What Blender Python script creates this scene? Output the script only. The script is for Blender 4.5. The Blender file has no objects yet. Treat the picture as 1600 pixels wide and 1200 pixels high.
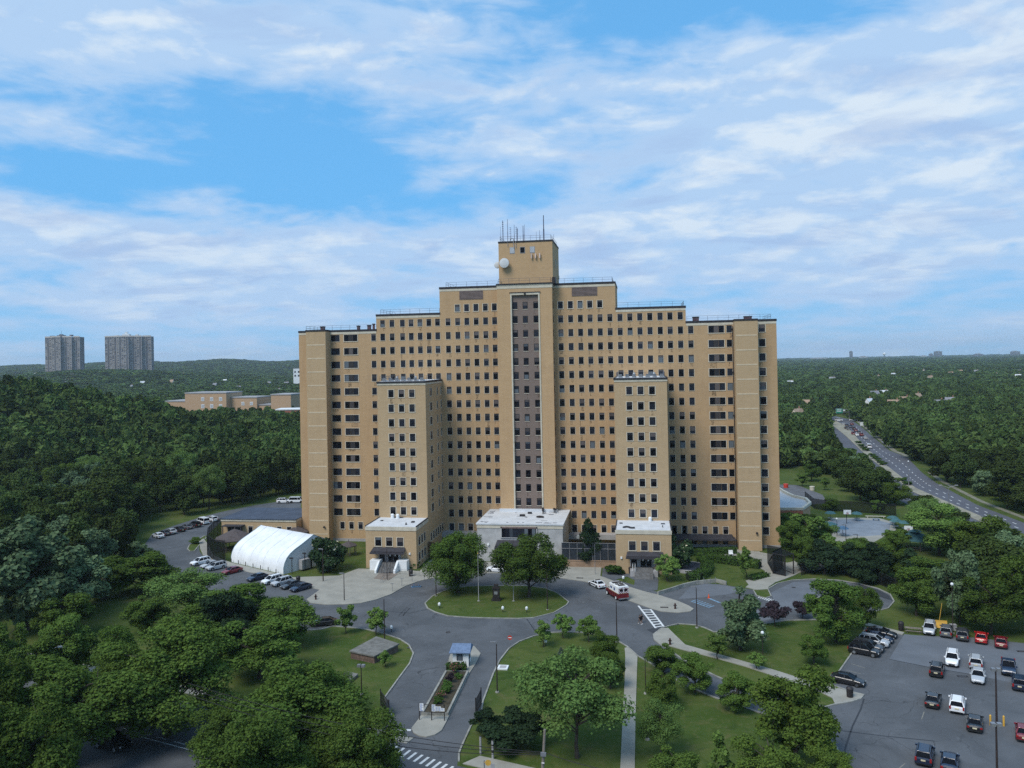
import bpy, bmesh, math, random
import numpy as np
from mathutils import Vector, Matrix
random.seed(7)
rad = math.radians
sc = bpy.context.scene
COL = sc.collection

# ------------------------------------------------------------------ camera
F_PX, PITCH, ROLL, YAW, PPY = 1277.0, -0.003, 0.019, 0.157, 558.1
CAM = np.array([29.32, -210.22, 47.96])
_c, _s = math.cos(YAW), math.sin(YAW)
_cp, _sp = math.cos(PITCH), math.sin(PITCH)
_cr, _sr = math.cos(ROLL), math.sin(ROLL)
R0 = np.array([_c, _s, 0.0])
FW = np.array([-_s * _cp, _c * _cp, -_sp])
U0 = np.array([-_s * _sp, _c * _sp, _cp])
RT = R0 * _cr - U0 * _sr
UP = R0 * _sr + U0 * _cr
cam_d = bpy.data.cameras.new('camera')
cam = bpy.data.objects.new('camera', cam_d)
COL.objects.link(cam)
m = Matrix.Identity(4)
for i in range(3):
    m[i][0], m[i][1], m[i][2], m[i][3] = RT[i], UP[i], -FW[i], CAM[i]
cam.matrix_world = m
cam_d.sensor_width = 36.0
cam_d.lens = F_PX / 1600 * 36
cam_d.shift_y = -(600 - PPY) / 1600
cam_d.clip_start = 1.0
cam_d.clip_end = 60000
sc.camera = cam

# ------------------------------------------------------------------ light
SUN_EL, SUN_AZ = rad(52), rad(212)          # azimuth: direction towards the sun, clockwise from +Y
sun_vec = Vector((math.sin(SUN_AZ) * math.cos(SUN_EL), math.cos(SUN_AZ) * math.cos(SUN_EL), math.sin(SUN_EL)))
sl = bpy.data.lights.new('sun', 'SUN')
sl.energy = 2.6
sl.angle = rad(28)
sl.color = (1.0, 0.96, 0.90)
so = bpy.data.objects.new('sun', sl)
so.rotation_euler = (-sun_vec).to_track_quat('-Z', 'Y').to_euler()
so.location = (0, 0, 200)
COL.objects.link(so)

sc.view_settings.view_transform = 'Standard'
sc.view_settings.look = 'None'
sc.view_settings.exposure = 0.15
sc.view_settings.gamma = 1.0
sc.view_settings.use_curve_mapping = False
sc.render.engine = 'CYCLES'
sc.cycles.max_bounces = 6
sc.cycles.diffuse_bounces = 3
sc.cycles.glossy_bounces = 2
sc.cycles.transmission_bounces = 4
sc.cycles.transparent_max_bounces = 8
sc.cycles.volume_bounces = 1
sc.cycles.use_denoising = False
sc.render.film_transparent = False

W = bpy.data.worlds.new('World')
sc.world = W
W.use_nodes = True


class NT:
    """small helper around a node tree"""
    def __init__(self, tree):
        self.t = tree
        self.n = tree.nodes
        self.l = tree.links

    def new(self, typ, **kw):
        nd = self.n.new(typ)
        for k, v in kw.items():
            setattr(nd, k, v)
        return nd

    def put(self, sock, v):
        if hasattr(v, 'is_linked') or hasattr(v, 'links'):
            self.l.new(v, sock)
        else:
            sock.default_value = v

    def math(self, op, a, b=None, c=None, clamp=False):
        nd = self.new('ShaderNodeMath', operation=op, use_clamp=clamp)
        self.put(nd.inputs[0], a)
        if b is not None:
            self.put(nd.inputs[1], b)
        if c is not None:
            self.put(nd.inputs[2], c)
        return nd.outputs[0]

    def smooth(self, v, lo, hi, tlo=0.0, thi=1.0):
        nd = self.new('ShaderNodeMapRange', interpolation_type='SMOOTHSTEP')
        self.put(nd.inputs[0], v)
        nd.inputs[1].default_value, nd.inputs[2].default_value = lo, hi
        nd.inputs[3].default_value, nd.inputs[4].default_value = tlo, thi
        return nd.outputs[0]

    def lin(self, v, lo, hi, tlo=0.0, thi=1.0):
        nd = self.new('ShaderNodeMapRange')
        self.put(nd.inputs[0], v)
        nd.inputs[1].default_value, nd.inputs[2].default_value = lo, hi
        nd.inputs[3].default_value, nd.inputs[4].default_value = tlo, thi
        return nd.outputs[0]

    def mix(self, f, a, b, blend='MIX'):
        nd = self.new('ShaderNodeMix', data_type='RGBA', blend_type=blend)
        self.put(nd.inputs[0], f)
        self.put(nd.inputs[6], a)
        self.put(nd.inputs[7], b)
        return nd.outputs[2]

    def noise(self, vec, scale, detail=4.0, rough=0.55, dist=0.0):
        nd = self.new('ShaderNodeTexNoise')
        if vec is not None:
            self.put(nd.inputs['Vector'], vec)
        nd.inputs['Scale'].default_value = scale
        nd.inputs['Detail'].default_value = detail
        nd.inputs['Roughness'].default_value = rough
        nd.inputs['Distortion'].default_value = dist
        return nd.outputs['Fac']

    def comb(self, x, y, z):
        nd = self.new('ShaderNodeCombineXYZ')
        self.put(nd.inputs[0], x); self.put(nd.inputs[1], y); self.put(nd.inputs[2], z)
        return nd.outputs[0]


def build_sky():
    W.node_tree.nodes.clear()
    t = NT(W.node_tree)
    out = t.new('ShaderNodeOutputWorld')
    bg = t.new('ShaderNodeBackground')
    bg.inputs['Strength'].default_value = 0.1
    t.l.new(bg.outputs[0], out.inputs[0])
    sky = t.new('ShaderNodeTexSky')
    sky.sky_type = 'NISHITA'
    sky.sun_disc = False
    sky.sun_elevation = SUN_EL
    sky.sun_rotation = SUN_AZ
    sky.altitude = 60
    sky.air_density = 1.0
    sky.dust_density = 0.4
    sky.ozone_density = 1.4
    tc = t.new('ShaderNodeTexCoord')
    sep = t.new('ShaderNodeSeparateXYZ')
    t.l.new(tc.outputs['Generated'], sep.inputs[0])
    x, y, z = sep.outputs
    zc = t.math('MAXIMUM', z, 0.0)
    az = t.math('ARCTAN2', x, y)                       # 0 = +Y, positive towards +X
    el = t.math('ARCSINE', zc)
    # flat cloud deck seen in perspective
    k = t.math('DIVIDE', 1.0, t.math('ADD', zc, 0.17))
    px = t.math('MULTIPLY', x, k)
    py = t.math('MULTIPLY', y, k)
    # second set of coordinates: azimuth/elevation, stretched sideways, for the broad banks
    vecA = t.comb(t.math('ADD', px, 3.1), t.math('MULTIPLY', py, 0.85), 0.37)
    big = t.noise(vecA, 1.15, 6.0, 0.56, 0.25)
    vecB = t.comb(px, py, 4.2)
    fine = t.noise(vecB, 2.6, 8.0, 0.52, 0.15)
    vecC = t.comb(t.math('MULTIPLY', az, 3.0), t.math('MULTIPLY', el, 11.0), 1.7)
    streak = t.noise(vecC, 3.0, 5.0, 0.55, 0.6)
    # where the cloud banks and the blue gaps lie in the sky (azimuth, elevation, widths, weight)
    banks = [(-0.62, 0.36, 0.22, 0.055, 0.40), (-0.36, 0.385, 0.18, 0.05, 0.36), (-0.16, 0.315, 0.16, 0.04, 0.26),
             (0.28, 0.25, 0.24, 0.10, 0.50), (0.42, 0.35, 0.16, 0.12, 0.48), (-0.10, 0.26, 0.15, 0.05, 0.22), (0.06, 0.17, 0.28, 0.05, 0.22),
             (-0.62, 0.25, 0.10, 0.022, 0.20), (-0.5, 0.12, 0.30, 0.055, 0.34), (0.15, 0.12, 0.35, 0.05, 0.22),
             (-0.55, 0.30, 0.20, 0.035, -0.26), (-0.45, 0.225, 0.26, 0.042, -0.33), (-0.27, 0.19, 0.12, 0.03, -0.10),
             (0.05, 0.40, 0.13, 0.05, -0.42), (-0.18, 0.36, 0.10, 0.02, -0.15), (0.20, 0.385, 0.07, 0.03, -0.2),
             (0.0, 0.215, 0.09, 0.02, -0.16), (0.34, 0.05, 0.3, 0.03, 0.10), (0.36, 0.10, 0.2, 0.03, 0.24)]
    bias = None
    for (a0, e0, wa, we, wt) in banks:
        da = t.math('DIVIDE', t.math('SUBTRACT', az, a0), wa)
        de = t.math('DIVIDE', t.math('SUBTRACT', el, e0), we)
        r2 = t.math('ADD', t.math('MULTIPLY', da, da), t.math('MULTIPLY', de, de))
        g = t.math('MULTIPLY', t.math('EXPONENT', t.math('MULTIPLY', r2, -1.0)), wt)
        bias = g if bias is None else t.math('ADD', bias, g)
    bigc = t.smooth(big, 0.30, 0.70)
    finec = t.smooth(fine, 0.28, 0.72)
    strc = t.smooth(streak, 0.28, 0.72)
    def lumps(e):
        return t.noise(t.comb(az, t.math('MULTIPLY', e, 2.5), 5.5), 9.0, 7.0, 0.56, 0.3)
    lump = lumps(el)
    lump2 = lumps(t.math('ADD', el, 0.012))
    fine2 = t.noise(t.comb(t.math('ADD', px, -0.05), t.math('ADD', py, -0.09), 4.2), 2.6, 8.0, 0.52, 0.15)
    d = t.math('MULTIPLY', bigc, 0.46)
    d = t.math('MULTIPLY_ADD', finec, 0.30, d)
    d = t.math('MULTIPLY_ADD', strc, 0.24, d)
    d = t.math('MULTIPLY_ADD', t.math('SUBTRACT', t.smooth(lump, 0.25, 0.75), 0.5), 0.30, d)
    d = t.math('ADD', d, bias)
    cover = t.smooth(d, 0.22, 0.72)
    # colours: bright azure, paler low down
    skyc = t.mix(1.0, sky.outputs[0], (0.62, 1.08, 1.5, 1), 'MULTIPLY')
    skyc = t.mix(t.smooth(el, 0.0, 0.45, 0.94, 0.76), skyc, (1.42, 4.45, 8.25, 1))
    skyc = t.mix(t.smooth(el, 0.0, 0.16, 0.55, 0.0), skyc, (3.9, 6.1, 8.3, 1))
    dens = t.smooth(d, 0.62, 1.12)
    edge = t.math('MULTIPLY', t.math('SUBTRACT', fine2, fine), t.smooth(d, 0.5, 0.8, 0.0, 4.5))
    edge = t.math('MULTIPLY_ADD', t.math('SUBTRACT', lump, lump2), t.smooth(d, 0.4, 0.8, 0.0, 3.6), edge)
    lum = t.math('ADD', t.math('MULTIPLY', dens, 0.66), edge, clamp=True)
    cl = t.mix(lum, (4.2, 5.9, 8.2, 1), (6.6, 7.55, 8.5, 1))
    shade = t.noise(t.comb(px, t.math('MULTIPLY', py, 1.6), 9.0), 2.2, 6.0, 0.6, 0.5)
    grey = t.math('MULTIPLY', t.smooth(shade, 0.45, 0.66), t.smooth(d, 0.55, 0.85))
    grey = t.math('MULTIPLY', grey, t.smooth(el, 0.02, 0.30, 0.85, 0.45))
    cl = t.mix(grey, cl, (3.3, 4.6, 7.1, 1))
    cl = t.mix(t.smooth(el, 0.03, 0.22, 0.45, 0.0), cl, (4.0, 5.6, 8.0, 1))
    col = t.mix(t.math('MULTIPLY', cover, 0.95), skyc, cl)
    t.l.new(col, bg.inputs['Color'])


build_sky()


# ------------------------------------------------------------------ photograph geometry: a pixel of the 1600 x 1200 picture to a point of the place
def ray(x, y):
    return FW + RT * (x - 800) / F_PX - UP * (y - PPY) / F_PX


def G(x, y, z=0.0):
    d = ray(x, y)
    return CAM + d * ((z - CAM[2]) / d[2])


def PROJ(p):
    v = np.asarray(p, float) - CAM
    w = v @ FW
    return 800 + F_PX * (v @ RT) / w, PPY - F_PX * (v @ UP) / w


def pxm(p):
    return F_PX / ((np.asarray(p, float) - CAM) @ FW)


def ONY(x, y, Y):
    d = ray(x, y)
    return CAM + d * ((Y - CAM[1]) / d[1])


def top_z(p, ytop):
    """height above the ground at p whose picture row is ytop"""
    lo, hi = 0.0, 60.0
    for _ in range(40):
        mid = (lo + hi) / 2
        if PROJ((p[0], p[1], mid))[1] > ytop:
            lo = mid
        else:
            hi = mid
    return lo


def inside(pt, poly):
    x, y = pt
    r = False
    j = len(poly) - 1
    for i in range(len(poly)):
        xi, yi = poly[i]; xj, yj = poly[j]
        if (yi > y) != (yj > y) and x < (xj - xi) * (y - yi) / (yj - yi) + xi:
            r = not r
        j = i
    return r


# ------------------------------------------------------------------ materials
MATS = {}


def mat(name, col, rough=0.8, var=0.15, scale=1.0, metal=0.0, spec=0.3, col2=None, detail=5.0, bump=0.0):
    """Principled material whose base colour wanders a little between two tones."""
    if name in MATS:
        return MATS[name]
    M = bpy.data.materials.new(name)
    M.use_nodes = True
    t = NT(M.node_tree)
    b = t.n['Principled BSDF']
    b.inputs['Roughness'].default_value = rough
    b.inputs['Metallic'].default_value = metal
    b.inputs['Specular IOR Level'].default_value = spec
    g = t.new('ShaderNodeNewGeometry')
    n = t.noise(g.outputs['Position'], scale, detail, 0.6)
    c2 = col2 if col2 else tuple(c * (1 - var) for c in col)
    c1 = col if col2 else tuple(min(1, c * (1 + var)) for c in col)
    cc = t.mix(t.smooth(n, 0.3, 0.7), (*c1, 1), (*c2, 1))
    t.l.new(cc, b.inputs['Base Color'])
    if bump:
        bp = t.new('ShaderNodeBump')
        bp.inputs['Strength'].default_value = bump
        t.l.new(n, bp.inputs['Height'])
        t.l.new(bp.outputs[0], b.inputs['Normal'])
    MATS[name] = M
    return M


def brick_mat(name, a, b_, stain=0.5):
    """tan brick: fine courses, floor-to-floor stains, damp streaks below the sills"""
    M = bpy.data.materials.new(name)
    M.use_nodes = True
    t = NT(M.node_tree)
    b = t.n['Principled BSDF']
    b.inputs['Roughness'].default_value = 0.9
    b.inputs['Specular IOR Level'].default_value = 0.15
    g = t.new('ShaderNodeNewGeometry')
    sp = t.new('ShaderNodeSeparateXYZ')
    t.l.new(g.outputs['Position'], sp.inputs[0])
    xy = t.math('ADD', sp.outputs[0], sp.outputs[1])
    br = t.new('ShaderNodeTexBrick')
    t.l.new(t.comb(xy, sp.outputs[2], 0.0), br.inputs['Vector'])
    br.inputs['Scale'].default_value = 1.0
    br.inputs['Brick Width'].default_value = 0.9
    br.inputs['Row Height'].default_value = 0.3
    br.inputs['Mortar Size'].default_value = 0.03
    br.inputs['Color1'].default_value = (*a, 1)
    br.inputs['Color2'].default_value = (*[c * 0.9 for c in a], 1)
    br.inputs['Mortar'].default_value = (*[c * 0.85 for c in a], 1)
    n1 = t.noise(t.comb(t.math('MULTIPLY', xy, 1.0), t.math('MULTIPLY', sp.outputs[2], 0.22), 0.0), 0.55, 6, 0.65)
    n2 = t.noise(g.outputs['Position'], 0.09, 4, 0.5)
    c = t.mix(t.math('MULTIPLY', t.smooth(n1, 0.42, 0.75), stain), br.outputs[0], (*b_, 1))
    n3 = t.noise(t.comb(t.math('MULTIPLY', xy, 1.0), t.math('MULTIPLY', sp.outputs[2], 0.045), 3.0), 1.7, 5, 0.7)
    c = t.mix(t.math('MULTIPLY', t.smooth(n3, 0.5, 0.74), 0.34), c, (*[x_ * 0.66 for x_ in a], 1))
    n4 = t.noise(t.comb(t.math('MULTIPLY', xy, 0.12), sp.outputs[2], 7.0), 0.8, 3, 0.6)
    c = t.mix(t.math('MULTIPLY', t.smooth(n4, 0.4, 0.7), 0.16), c, (*[min(1, x_ * 1.18) for x_ in a], 1))
    c = t.mix(t.math('MULTIPLY', t.smooth(n2, 0.35, 0.7), 0.4), c, (*[x_ * 0.86 for x_ in a], 1))
    t.l.new(c, b.inputs['Base Color'])
    MATS[name] = M
    return M


def leaf_mat(name, dark, light, transl=0.14, lo=0.80, hi=1.18):
    M = bpy.data.materials.new(name)
    M.use_nodes = True
    t = NT(M.node_tree)
    t.n.remove(t.n['Principled BSDF'])
    out = t.n['Material Output']
    g = t.new('ShaderNodeNewGeometry')
    oi = t.new('ShaderNodeObjectInfo')
    f = t.math('MULTIPLY_ADD', g.outputs['Random Per Island'], 0.55, t.math('MULTIPLY', oi.outputs['Random'], 0.45))
    c = t.mix(f, (*dark, 1), (*light, 1))
    hs = t.new('ShaderNodeHueSaturation')
    t.l.new(t.lin(oi.outputs['Random'], 0, 1, 0.484 - (hi - 1.18) * .07, 0.508), hs.inputs['Hue'])
    r2 = t.math('FRACT', t.math('MULTIPLY', oi.outputs['Random'], 17.3))
    t.l.new(t.lin(r2, 0, 1, lo, hi), hs.inputs['Value'])
    hs.inputs['Saturation'].default_value = 1.0
    t.l.new(c, hs.inputs['Color'])
    d = t.new('ShaderNodeBsdfDiffuse')
    tr = t.new('ShaderNodeBsdfTranslucent')
    t.l.new(hs.outputs[0], d.inputs[0])
    t.l.new(hs.outputs[0], tr.inputs[0])
    mx = t.new('ShaderNodeMixShader')
    mx.inputs[0].default_value = transl
    t.l.new(d.outputs[0], mx.inputs[1])
    t.l.new(tr.outputs[0], mx.inputs[2])
    t.l.new(mx.outputs[0], out.inputs[0])
    MATS[name] = M
    return M


def glass_mat():
    M = bpy.data.materials.new('window_glass')
    M.use_nodes = True
    t = NT(M.node_tree)
    b = t.n['Principled BSDF']
    g = t.new('ShaderNodeNewGeometry')
    oi = t.new('ShaderNodeObjectInfo')
    r = t.math('FRACT', t.math('ADD', g.outputs['Random Per Island'], t.math('MULTIPLY', oi.outputs['Random'], 7.7)))
    c = t.mix(t.smooth(r, 0.15, 0.75), (0.005, 0.005, 0.008, 1), (0.022, 0.025, 0.036, 1))
    c = t.mix(t.smooth(r, 0.90, 0.94), c, (0.12, 0.14, 0.16, 1))
    t.l.new(c, b.inputs['Base Color'])
    b.inputs['Roughness'].default_value = 0.12
    b.inputs['Specular IOR Level'].default_value = 0.13
    MATS['window_glass'] = M
    return M


def paint_mat():
    """car paint: the colour comes from the body it is on"""
    M = bpy.data.materials.new('car_paint')
    M.use_nodes = True
    t = NT(M.node_tree)
    b = t.n['Principled BSDF']
    oi = t.new('ShaderNodeObjectInfo')
    g = t.new('ShaderNodeNewGeometry')
    n = t.noise(g.outputs['Position'], 3.0, 3, 0.5)
    c = t.mix(t.math('MULTIPLY', t.smooth(n, 0.45, 0.75), 0.07), oi.outputs['Color'], (0.09, 0.085, 0.08, 1))
    t.l.new(c, b.inputs['Base Color'])
    b.inputs['Roughness'].default_value = 0.28
    b.inputs['Specular IOR Level'].default_value = 0.5
    b.inputs['Coat Weight'].default_value = 0.4
    b.inputs['Coat Roughness'].default_value = 0.08
    MATS['car_paint'] = M
    return M


TAN = brick_mat('tan_brick', (0.50, 0.335, 0.186), (0.355, 0.23, 0.13), 0.55)
TAN_LIGHT = brick_mat('tan_brick_pale', (0.50, 0.357, 0.21), (0.405, 0.283, 0.163), 0.5)
TAN_WARM = brick_mat('tan_brick_warm', (0.53, 0.355, 0.196), (0.41, 0.262, 0.145), 0.5)
GREYBRICK = brick_mat('grey_brick_panel', (0.225, 0.172, 0.145), (0.18, 0.135, 0.11), 0.4)
SCHOOL = brick_mat('school_brick', (0.50, 0.34, 0.21), (0.42, 0.26, 0.155), 0.4)
REDBRICK = brick_mat('red_brick', (0.36, 0.14, 0.09), (0.28, 0.11, 0.08), 0.4)
GLASS = glass_mat()
PAINT = paint_mat()


def blind_mat():
    M = bpy.data.materials.new('window_blind'); M.use_nodes = True; t = NT(M.node_tree); b = t.n['Principled BSDF']
    g = t.new('ShaderNodeNewGeometry'); oi = t.new('ShaderNodeObjectInfo')
    r = t.math('FRACT', t.math('ADD', t.math('MULTIPLY', g.outputs['Random Per Island'], 3.1), t.math('MULTIPLY', oi.outputs['Random'], 5.3)))
    c = t.mix(t.smooth(r, 0.2, 0.9), (0.016, 0.013, 0.014, 1), (0.10, 0.082, 0.078, 1))
    t.l.new(c, b.inputs['Base Color']); b.inputs['Roughness'].default_value = 0.5; MATS['window_blind'] = M
    return M


TRIM = mat('window_trim', (0.56, 0.50, 0.40), 0.8, 0.12, 0.8)
FRAME = mat('window_frame_dark', (0.016, 0.013, 0.013), 0.6, 0.2)
SHADE = blind_mat()
LIMESTONE = mat('limestone', (0.54, 0.49, 0.39), 0.8, 0.12, 0.7)
MARBLE = mat('marble_cladding', (0.40, 0.395, 0.385), 0.7, 0.16, 0.5)
COPING = mat('dark_coping', (0.03, 0.028, 0.032), 0.7, 0.2)
ROOFGREY = mat('flat_roof_felt', (0.20, 0.19, 0.18), 0.9, 0.2, 0.3)
ROOFWHITE = mat('white_roof_coating', (0.62, 0.64, 0.66), 0.75, 0.0, 0.5, col2=(0.52, 0.535, 0.55), detail=9)
ROOFPATCH = mat('dark_roof_patch', (0.05, 0.05, 0.055), 0.9, 0.3)
METAL = mat('grey_metal', (0.30, 0.30, 0.31), 0.5, 0.15, 1.0, metal=0.6)
DARKMETAL = mat('dark_metal', (0.028, 0.024, 0.024), 0.55, 0.2)
WHITE = mat('white_paint', (0.74, 0.75, 0.74), 0.6, 0.06)
PALEGREY = mat('pale_grey_panel', (0.34, 0.33, 0.33), 0.8, 0.12, 0.6)
AWNING = mat('dark_awning', (0.045, 0.042, 0.048), 0.85, 0.2)
def asphalt_mat(name, a, b_):
    M = bpy.data.materials.new(name); M.use_nodes = True; t = NT(M.node_tree); b = t.n['Principled BSDF']
    b.inputs['Roughness'].default_value = 0.93; b.inputs['Specular IOR Level'].default_value = 0.15
    g = t.new('ShaderNodeNewGeometry'); P_ = g.outputs['Position']
    c = t.mix(t.smooth(t.noise(P_, 0.11, 8, 0.62, 0.6), 0.34, 0.66), (*a, 1), (*b_, 1))
    c = t.mix(t.math('MULTIPLY', t.smooth(t.noise(P_, 0.5, 6, 0.7, 1.0), 0.56, 0.72), 0.5), c, (*[v * 0.62 for v in b_], 1))
    c = t.mix(t.math('MULTIPLY', t.smooth(t.noise(P_, 0.33, 5, 0.6, 0.4), 0.6, 0.72), 0.45), c, (*[min(1, v * 1.35) for v in a], 1))
    c = t.mix(t.math('MULTIPLY', t.smooth(t.noise(P_, 9.0, 2, 0.6), 0.4, 0.7), 0.16), c, (*[v * 0.7 for v in b_], 1))
    vo = t.new('ShaderNodeTexVoronoi', feature='DISTANCE_TO_EDGE'); vo.inputs['Scale'].default_value = 0.16
    wv = t.new('ShaderNodeVectorMath', operation='MULTIPLY_ADD'); nz = t.new('ShaderNodeTexNoise'); nz.inputs['Scale'].default_value = 0.35
    t.l.new(P_, nz.inputs['Vector']); t.l.new(nz.outputs['Color'], wv.inputs[0]); wv.inputs[1].default_value = (4, 4, 0); t.l.new(P_, wv.inputs[2]); t.l.new(wv.outputs[0], vo.inputs['Vector'])
    cr = t.math('MULTIPLY', t.smooth(vo.outputs['Distance'], 0.0, 0.012, 0.75, 0.0), t.smooth(t.noise(P_, 0.06, 3, 0.5), 0.46, 0.6))
    c = t.mix(cr, c, (*[v * 0.45 for v in b_], 1))
    t.l.new(c, b.inputs['Base Color']); MATS[name] = M
    return M


ASPHALT = asphalt_mat('asphalt', (0.116, 0.123, 0.132), (0.084, 0.090, 0.097)) if True else mat('asphalt', (0.085, 0.096, 0.112), 0.92, 0.0, 0.16, col2=(0.064, 0.072, 0.084), detail=9)
ASPHALT_NEW = mat('asphalt_pale', (0.142, 0.154, 0.172), 0.92, 0.0, 0.2, col2=(0.112, 0.123, 0.138), detail=9)
ASPHALT_DARK = mat('asphalt_dark', (0.045, 0.05, 0.058), 0.92, 0.0, 0.3, col2=(0.036, 0.04, 0.046), detail=9)
CONCRETE = mat('pavement_concrete', (0.33, 0.315, 0.27), 0.9, 0.0, 0.35, col2=(0.26, 0.25, 0.215), detail=9)
KERB = mat('kerb_stone', (0.27, 0.265, 0.235), 0.9, 0.25, 0.9)
SOIL = mat('planting_soil', (0.055, 0.045, 0.028), 0.95, 0.3, 1.2)
ROADPAINT = mat('road_paint', (0.62, 0.63, 0.62), 0.8, 0.12, 2.0)
BLUEPAINT = mat('blue_road_paint', (0.17, 0.28, 0.38), 0.8, 0.25, 2.0)
TYRE = mat('tyre_rubber', (0.012, 0.012, 0.012), 0.85, 0.2)
RIM = mat('wheel_rim', (0.32, 0.33, 0.34), 0.4, 0.1, metal=0.7)
CARGLASS = mat('car_glass', (0.007, 0.008, 0.011), 0.05, 0.2, spec=0.09)
LAMP = mat('headlamp', (0.55, 0.57, 0.58), 0.2, 0.1)
TAIL = mat('tail_lamp', (0.28, 0.012, 0.012), 0.3, 0.1)
PLATE = mat('licence_plate', (0.62, 0.55, 0.36), 0.6, 0.1)
BARK = mat('bark', (0.060, 0.048, 0.038), 0.95, 0.3, 2.5)
WOOD = mat('weathered_wood', (0.20, 0.17, 0.14), 0.9, 0.25, 2.0)
YELLOW = mat('yellow_paint', (0.62, 0.36, 0.06), 0.6, 0.12)
RED = mat('red_paint', (0.50, 0.05, 0.03), 0.5, 0.12)
TEAL = mat('teal_canvas', (0.05, 0.125, 0.135), 0.8, 0.2)
BLUE = mat('blue_canvas', (0.06, 0.13, 0.22), 0.8, 0.2)
SHINGLE = mat('slate_blue_shingle', (0.135, 0.19, 0.29), 0.85, 0.18, 3.0)
DARKROOF = mat('charcoal_roof', (0.055, 0.07, 0.10), 0.85, 0.2, 0.4)
BROWNROOF = mat('brown_shingle_roof', (0.085, 0.07, 0.068), 0.85, 0.2, 2.0)
TENT = mat('white_tent_fabric', (0.82, 0.84, 0.85), 0.55, 0.0, 0.5, col2=(0.70, 0.72, 0.73), detail=8)
MESHDARK = mat('dark_mesh_screen', (0.014, 0.016, 0.018), 0.8, 0.2)
PINK = mat('pink_blossom', (0.40, 0.10, 0.15), 0.8, 0.3, 6.0)
CREAM = mat('cream_blossom', (0.55, 0.50, 0.34), 0.8, 0.2, 6.0)
GREENSIGN = mat('green_sign', (0.02, 0.22, 0.13), 0.5, 0.08)
LEAF = {
    'maple': leaf_mat('leaf_maple', (0.034, 0.073, 0.016), (0.120, 0.187, 0.039)),
    'forest': leaf_mat('leaf_forest', (0.018, 0.038, 0.011), (0.067, 0.098, 0.028), 0.14, 0.62, 1.36),
    'far': leaf_mat('leaf_far_hazed', (0.030, 0.065, 0.019), (0.104, 0.160, 0.046), 0.14, 0.60, 1.40),  # paler copy of the forest leaf, distance haze partly put into the colour
    'young': leaf_mat('leaf_young', (0.064, 0.131, 0.032), (0.165, 0.262, 0.060)),
    'silver': leaf_mat('leaf_silver', (0.053, 0.101, 0.046), (0.176, 0.248, 0.127)),
    'locust': leaf_mat('leaf_locust', (0.053, 0.101, 0.020), (0.138, 0.201, 0.039)),
    'pale': leaf_mat('leaf_pale', (0.066, 0.125, 0.034), (0.165, 0.255, 0.070)),
    'conifer': leaf_mat('leaf_conifer', (0.014, 0.031, 0.016), (0.036, 0.060, 0.028), 0.1),
    'spruce': leaf_mat('leaf_spruce', (0.048, 0.075, 0.056), (0.105, 0.134, 0.101), 0.1),
    'magnolia': leaf_mat('leaf_magnolia', (0.017, 0.041, 0.017), (0.050, 0.081, 0.035), 0.1),
    'plum': leaf_mat('leaf_plum', (0.020, 0.016, 0.020), (0.060, 0.045, 0.055), 0.15),
    'hedge': leaf_mat('leaf_hedge', (0.029, 0.068, 0.016), (0.079, 0.144, 0.033), 0.15),
}


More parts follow.
